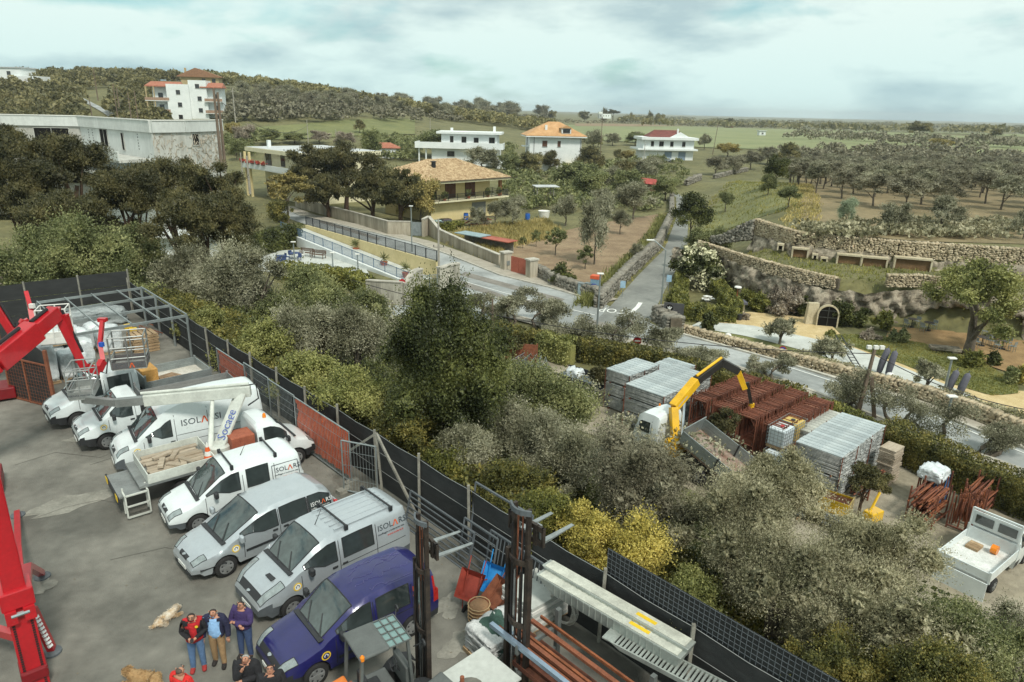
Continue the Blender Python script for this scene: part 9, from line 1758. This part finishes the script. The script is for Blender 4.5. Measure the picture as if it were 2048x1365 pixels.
# olives of the plateau grove, individually
poly=[(1585,378),(1690,418),(2090,446),(2090,322),(1760,306),(1560,316),(1545,335)]
cand=[];r_=np.random.default_rng(12);a_=0.25
for i in range(60):
 for j in range(60):
  x0_,y0_=10+i*6.6,80+j*6.6;x=90+(x0_-120)*math.cos(a_)-(y0_-180)*math.sin(a_)+r_.normal(0,0.7);y=180+(x0_-120)*math.sin(a_)+(y0_-180)*math.cos(a_)+r_.normal(0,0.7)
  if y<80:continue
  z=H(x,y);px,py=proj((x,y,z))
  if inpoly(np.array([px]),np.array([py]),poly)[0]:cand.append((y,x,z))
cand.sort();print('grove',len(cand))
for i,(y,x,z)in enumerate(cand[:190]):
 w=r_.uniform(4.6,6.2);h=r_.uniform(3.2,4.0)
 tree('olive',LM['olive_dark']if i%3 else LM['olive'],(x,y,z+1.2+h/2),w,h,'grey green olive in the grove rows behind the retaining wall','olive_tree','tree','olive grove on the plateau',seed=i,share=10+i%4,maxn=3400,lpx=3.2)
SLOPE=[g(r_.uniform(458,1105),r_.uniform(203,246))for i in range(230)]
GROVE_REST=[(x,y,z)for y,x,z in cand[190:]]
# olives on the slope behind the houses
poly=[(458,232),(640,228),(840,240),(1105,247),(1105,234),(840,214),(640,200),(470,190)];cnt=0
q=[]
while len(q)<58:
 px,py=r_.uniform(458,1105),r_.uniform(190,248)
 if inpoly(np.array([px]),np.array([py]),poly)[0]:q.append((py,px))
q.sort()
for py,px in q:
 tb('olive','olive_dark' if cnt%2 else 'olive',px,py,r_.uniform(30,48),r_.uniform(22,32),'grey olive on the slope between the houses and the wood',0.5,group='olives on the slope');cnt+=1
FAR_ROWS=[g(1110+i*10+r_.uniform(-3,3),247+r_.uniform(0,3))for i in range(40)]+[g(1395+i*16+r_.uniform(-5,5),246+i*0.29+r_.uniform(-1,3))for i in range(24)]
BAND=[g(px_,276+(px_-1580)*0.045+r_.uniform(-6,8))for px_ in[1580+i*9.5+r_.uniform(-4,4)for i in range(52)]]
# skyline trees by the farmhouse
for(k,mt,px,by,w,h,lb,lf)in[('pine','pine',1226,234,34,12,'umbrella pine on the horizon',1.6),('laurel','oak',1208,234,14,28,'dark conifer left of the umbrella pine',0.5),('laurel','oak',1300,232,14,26,'dark conifer right of the palm on the horizon',0.5),('broad','oak',1320,234,26,22,'round dark tree on the horizon',0.5),('broad','oak',1168,236,32,20,'dark oak on the horizon left of the farmhouse',0.5),('broad','oak',1245,238,22,14,'dark bush below the umbrella pine',0.5),('broad','oak',1460,240,28,16,'tree over the brick farm building',0.6),('broad','oak',1105,238,22,18,'last oak of the wood on the horizon',0.5),('laurel','oak',1262,236,8,22,'slim cypress on the horizon',0.5)]:
 tb(k,mt,px,by,w,h,lb,lf)
# --- woods: one mass
pts=[]
for i in range(520):
 px=r_.uniform(425,1108);lo=200;d_=r_.uniform(370,520);p=atd(px,lo,d_);z=H(p.x,p.y);pts.append((p.x,p.y,z))
wood('woodland','dark oak wood along the skyline of the hill',pts,8,6.5,LM['oak'],5,110)
pts=[]
for i in range(420):
 px=r_.uniform(-60,330);d_=r_.uniform(170,420);p=atd(px,180,d_);z=H(p.x,p.y);
 if abs(px-(190+(d_-230)*-0.05))<26 and d_<330:continue
 pts.append((p.x,p.y,z))
wood('woodland','mixed scrub wood covering the hillside on the left',pts,7,6,LM['oak'],6,110)
pts=[]
for i in range(160):
 px=r_.uniform(130,470);d_=r_.uniform(420,520);p=atd(px,180,d_);pts.append((p.x,p.y,H(p.x,p.y)))
wood('woodland','oaks along the crest of the left hill',pts,9,6.5,LM['oak'],7,110)
pts=[]
for i in range(420):
 d_=r_.uniform(700,2600);px=r_.uniform(1250,2100);p=atd(px,236,d_);pts.append((p.x,p.y,H(p.x,p.y)))
wood('far_tree_belts','dark hedgerows and tree belts across the far plain',pts,26,9,LM['oak'],8,40)
wood('far_olive_rows','small olives in rows along the far red soil strip and field edge',[tuple(p)for p in FAR_ROWS],6,5,LM['olive_dark'],21,70)
wood('field_olives','scattered olives in a band between the two cereal fields',[tuple(p)for p in BAND],7,5.2,LM['olive_dark'],22,90)
wood('slope_olives','dense grey olives covering the slope below the oak wood',[tuple(p)for p in SLOPE],6.5,5,LM['olive_dark'],24,110)
wood('grove_far_rows','far rows of the olive grove merging into one grey green mass',[tuple(p)for p in GROVE_REST],6,4.6,LM['olive_dark'],23,110)
pts=[]
for i in range(560):
 px=r_.uniform(455,1100);py=np.interp(px,[455,840,1100],[288,300,330])+r_.uniform(-18,26);p=g(px,py)
 if any(abs(px-c)<w_ for c,w_ in((620,110),(925,90),(1092,62))):continue
 pts.append(p)
wood('garden_scrub','mixed shrubs filling the gardens between the houses',pts,3.6,2.8,LM['green'],9,70)
pts=[g(r_.uniform(1010,1370),r_.uniform(325,425))for i in range(330)]
wood('garden_scrub','shrubs and brambles between the orchard and the lane bend',[p for p in pts if abs(pl_dist(SIDE_L,np.array([p.x]),np.array([p.y]))[0])>3],3.2,2.2,LM['green'],10,70)
pts=[g(r_.uniform(1600,2048),r_.uniform(452,480))for i in range(90)]
wood('wall_scrub','low weeds and shrubs behind the upper retaining wall',pts,2.4,1.2,LM['olive_green'],11,60)
# grass and weeds
def G2p(*pp):return[tuple(g(*p)[:2])for p in pp]
tufts('bank_weeds','long grass on the bank beside the lane',scatter_poly(G2p((1385,470),(1420,400),(1480,360),(1600,372),(1600,420),(1510,440),(1450,500)),5000,1),0.5,LM['grass'],5,4,0.06,cat='grass')
tufts('orchard_weeds','tall dry weeds at the upper edge of the orchard',scatter_poly(Z2(-5,(880,482),(1000,530),(1010,500),(1130,470),(1090,440),(930,460)),5000,2),0.8,LM['wheat'],6,4,0.07,cat='weeds')
tufts('terrace_grass','grass growing on the ledge of the lower cave terrace',scatter_poly([tuple(p)for p in LOWP]+[tuple(p)for p in reversed(UPP)],5000,3),0.4,LM['grass'],7,4,0.05,cat='grass')
tufts('lane_verge_grass','grass verge under the lane wall',np.concatenate([scatter_poly(SIDE_L[1:6]+offset(SIDE_L[1:6],0.8)[::-1],3000,4),scatter_poly(SIDE_R[1:6]+offset(SIDE_R[1:6],-1.0)[::-1],3000,5)]),0.35,LM['grass'],8,4,0.05,cat='grass')
tufts('garden_grass','mown grass of the cave garden',scatter_poly(G2((1690,690),(1790,725),(1900,770),(1985,795),(2035,790),(2035,770),(1960,725),(1850,690),(1740,672),(1650,672)),9000,6),0.12,LM['grass'],9,3,0.03,zoff=0.09,cat='grass')
r_=np.random.default_rng(3);rows=[]
a0,a1,b0,b1=[np.array(p)for p in Z2(-5,(1195,575),(1315,445),(1225,585),(1340,440))]
for i in(1,3,5):
 for k in range(160):t=k/160;rows.append(a0+(b0-a0)*i/6+(a1+(b1-a1)*i/6-a0-(b0-a0)*i/6)*t+r_.normal(0,0.12,2))
tufts('vegetable_rows','green vegetable plants in rows along the tilled ridges',np.array(rows),0.4,LM['green'],10,6,0.09,zoff=0.1,cat='crops')
V0=offset(SIDE_L[1:5],2.2);q=np.concatenate([np.array(V0[i])+(np.array(V0[i+1])-np.array(V0[i]))*r_.random((300,1))+r_.normal(0,0.25,(300,2))for i in range(3)])
tufts('wall_climbers','yellowish vines behind the lane wall',q,1.1,LM['yellowgreen'],11,5,0.09,cat='vines')
tufts('grove_edge_grass','dry grass where the bank meets the grove soil',scatter_poly(G2p((1560,440),(1600,470),(1640,470),(1640,400),(1620,370),(1580,370),(1580,410)),5000,7),0.5,LM['wheat'],12,4,0.07,cat='grass')
field('hill_road',[(252,242),(222,226),(190,210),(168,199)],[(228,242),(204,226),(176,210),(158,199)],ASPH,0.3)
# --- roadside olives with twisted trunks
def road_olive(px,base,w,h,label,seed,hp=None):
 b=at(px,base,-5);D=depth_of(b);W_,H_=w*D/FPX,h*D/FPX;r=np.random.default_rng(seed);o=thing('olive_tree',label,'tree',(b.x,b.y,H(b.x,b.y)),0,'pruned olives along the road')
 tops=[];m=MB();nst=int(r.integers(2,4))
 for s in range(nst):
  a=r.uniform(0,6.28);p=Vector((0.15*math.cos(a),0.15*math.sin(a),-0.1));pts=[p.copy()];d=Vector((math.cos(a)*0.5,math.sin(a)*0.5,0.9))
  for k in range(7):
   d=(d+Vector((r.normal(0,0.6),r.normal(0,0.6),r.normal(0.1,0.3)))).normalized();d.z=max(d.z,0.25);p=p+d*(H_*0.125);pts.append(p.copy())
  m.tube(pts,[0.15-0.014*k for k in range(8)],6);tops+=[pts[-1],pts[-2],pts[-3]]
 m.build('trunk',BARK,o,True);Vs,Fs=[],[];k0=0;L_=2.6*D/700
 for tpt in tops:
  for _ in range(3):
   c=np.array(tpt)+r.normal(0,1,3)*np.array([W_*0.15,W_*0.15,H_*0.06]);n=300;q_=unit(r,n);V,F_=leaf_quads(r,c+q_*(W_*0.17)*r.random((n,1))**0.5*np.array([1,1,0.75]),q_,L_,L_*0.32,0.8,0.4);Vs.append(V);Fs.append(F_+k0);k0+=len(V)
 mobj('crown',npmesh('crown',np.concatenate(Vs),np.concatenate(Fs)),LM['olive'],o);return o
ORD=['first','second','third','fourth','fifth','sixth','seventh','eighth','ninth','tenth']
for i,(px,by,w,h)in enumerate([(962,640,85,75),(1020,650,85,90),(1070,660,90,95),(1125,672,95,95),(1185,690,95,95),(1245,700,100,105),(1310,712,80,80),(1400,740,85,85)]):
 road_olive(px,by,w,h,ORD[i]+' twisted roadside olive counting from the gateway',600+i)
for i,(px,by,w,h)in enumerate([(1690,828,110,110),(1790,862,120,110),(1885,895,130,130),(1955,915,110,100),(1540,765,70,70)]):
 road_olive(px,by,w,h,['twisted olive beside the wooden double pole','twisted olive in front of the umbrella pair','twisted olive nearest the timber stack','last twisted olive at the road edge','twisted olive behind the rusty frames'][i],620+i)
for i,(px,by,w,h)in enumerate([(1560,690,80,55),(1660,735,80,60),(1852,783,70,60)]):
 b=g(px,by);D=depth_of(b);tree('olive',LM['olive'],b+Vector((0,0,h*0.62*D/FPX)),w*D/FPX,h*0.75*D/FPX,['round twin stemmed olive on the garden path edge','thin olive with a ladder leaning on it','leaning olive between the folded umbrellas'][i],'olive_tree','tree',None,seed=640+i,maxn=9000,lpx=2.6,trunk=0.11,dens=0.55)
# small grit and leaf litter on the yard, thicker along the fence
r_=np.random.default_rng(91);nq=1500;tq=r_.uniform(0,46,nq);sq=-0.3-np.where(r_.random(nq)<.6,r_.exponential(.7,nq),r_.uniform(0,14,nq));Bq=FENCE0+FD*tq[:,None]+FN*sq[:,None];P=np.concatenate([Bq,np.full((nq,1),.012)],1)
V,F_=leaf_quads(r_,P,np.zeros((nq,3)),.07,.045);V[:,2]=.012+np.abs(V[:,2]-.012)*.25
tag(mobj('yard_litter',npmesh('yard_litter',V,F_),M('litter',srgb(120,112,96),.9,var=.4,scale=3)),'grit and dry leaves scattered on the yard','litter',None,'stuff')
# --- hedges
def gp(*pp):return[g(*p)for p in pp]
hedge('clipped_hedge','long dark clipped hedge between the scaffold lot and the road',[Vector((*p,0))for p in Z2(-5,(990,690),(1120,715),(1300,745),(1450,790),(1600,830))],1.2,1.7,LM['darkhedge'],1)
hedge('clipped_hedge','tall golden dark hedge behind the scaffold racks',[Vector((*p,0))for p in Z2(-5,(1760,905),(1860,950),(1960,1000),(2120,1060))],1.4,2.0,LM['darkhedge'],2)
hedge('clipped_hedge','yellowish hedge block near the lattice trusses',[Vector((*p,0))for p in Z2(-5,(1078,715),(1110,722),(1145,730))],1.4,1.9,LM['yellowgreen'],3)
hedge('clipped_hedge','square clipped hedge around the small seating garden',gp((1362,575),(1358,640),(1470,645)),1.3,1.5,LM['hedge'],4)
hedge('clipped_hedge','clipped hedge arm on the cave side of the seating garden',gp((1470,640),(1450,610),(1425,580),(1402,572)),1.3,1.5,LM['hedge'],5)
hedge('courtyard_hedge','dense tall hedge along the courtyard below the gateway',[Vector((*p,0))for p in Z2(-5,(560,556),(640,562),(700,572),(735,590))],1.8,1.6,LM['hedge'],6)
hedge('ivy_bank','dark ivy covered wall beside the striped post',[Vector((*p,0))for p in Z2(-5,(490,520),(545,505),(600,490))],1.2,2.8,LM['laurel'],7)
hedge('ivy_hedge','loose ivy hedge on top of the garden wall along the road',[Vector((*p,0))for p in offset(FR[0:4],-2.2)[::-1]],0.9,1.15,LM['olive_green'],8,wob=0.25,dens=0.7)
hedge('clipped_hedge','low hedge along the villa yard beside the grey gate',[Vector((*p,0))for p in Z2(-5,(868,462),(900,462),(925,458))],1.2,1.2,LM['hedge'],9)
hedge('lot_hedge','green hedge with dry gaps at the lower right of the lot',[Vector((*p,0))for p in Z2(-5,(1600,835),(1690,870),(1760,905))],1.2,1.5,LM['hedge'],10)
for i,(px,by,w,h,mt,lb)in enumerate([(1415,664,40,42,'laurel','round clipped bush in front of the seating hedge'),(1488,612,55,36,'hedge','square clipped bush under the rock face'),(1520,622,45,36,'hedge','boxy clipped bush left of the grey shrub'),(1568,628,85,58,'grey','big grey shrub before the plastered cave wall'),(1604,632,36,44,'laurel','tall rounded bush left of the arched door'),(1680,652,50,55,'laurel','dark bush right of the arched door'),(1715,654,45,40,'laurel','dark bush second from the arched door'),(1763,662,34,46,'hedge','egg shaped clipped bush by the stone bar'),(1795,686,36,30,'green','loose green bush at the lawn corner'),(1738,680,40,18,'grey','low grey lavender mound on the lawn edge'),(1945,736,55,32,'hedge','flowering low bush right of the big tree'),(1985,732,30,30,'laurel','dark small bush by the garden tables'),(2020,770,36,40,'green','bush at the lawn right end'),(2044,770,40,60,'yellow','bright yellow flower bush at the right edge'),(1660,676,16,14,'yellowgreen','tiny golden bush at the path bend'),(1118,568,62,36,'laurel','dense round bush at the field wall'),(1490,640,20,10,'grey','small grey mound in the gravel bed'),(1345,610,24,36,'hedge','narrow hedge bush by the grey sign'),(2020,850,70,25,'hedge','low spreading conifer beside the path')]):
 b=g(px,by);D=depth_of(b);tree('bush',LM[mt],b+Vector((0,0,h*0.45*D/FPX)),w*D/FPX,h*D/FPX,lb,'garden_bush','shrub','shrubs of the cave garden',seed=700+i,maxn=4500,lpx=2.8,trunk=False)
# two small pines in the lot
for i,(px,py,w,h,ft_,lb)in enumerate([(1197,755,48,56,800,'young pine standing in the lot beside the plank stacks'),(1448,850,66,66,930,'young pine behind the tilted truck bed'),(1735,960,95,62,1060,'young pine beside the yellow crate'),(1027,690,40,34,730,'young pine beside the lattice trusses')]):
 f_=at(px,ft_,-5);D=depth_of(f_);c=atd(px,py,D);tree('pine',LM['pine'],c,w*D/FPX,h*D/FPX,lb,'young_pine','tree','young pines in the lot',seed=760+i,maxn=6000,lpx=2.6,bark=BARK2,trunk=0.07,tr=-5.0)
# == air between here and the far plain
hb=MB();hb.box((0,3400,20),(13000,7200,70));ho=hb.build('haze',None);ho.data.materials.clear()
hm_=bpy.data.materials.new('thin_haze');hm_.use_nodes=True;t_=hm_.node_tree;t_.nodes.clear();vo_=t_.nodes.new('ShaderNodeVolumePrincipled');vo_.inputs['Color'].default_value=(0.9,0.97,1.0,1);vo_.inputs['Density'].default_value=0.00014;vo_.inputs['Anisotropy'].default_value=0.2
t_.links.new(vo_.outputs[0],t_.nodes.new('ShaderNodeOutputMaterial').inputs['Volume']);ho.data.materials.append(hm_);tag(ho,'thin haze over the far plain','haze',None,'stuff')
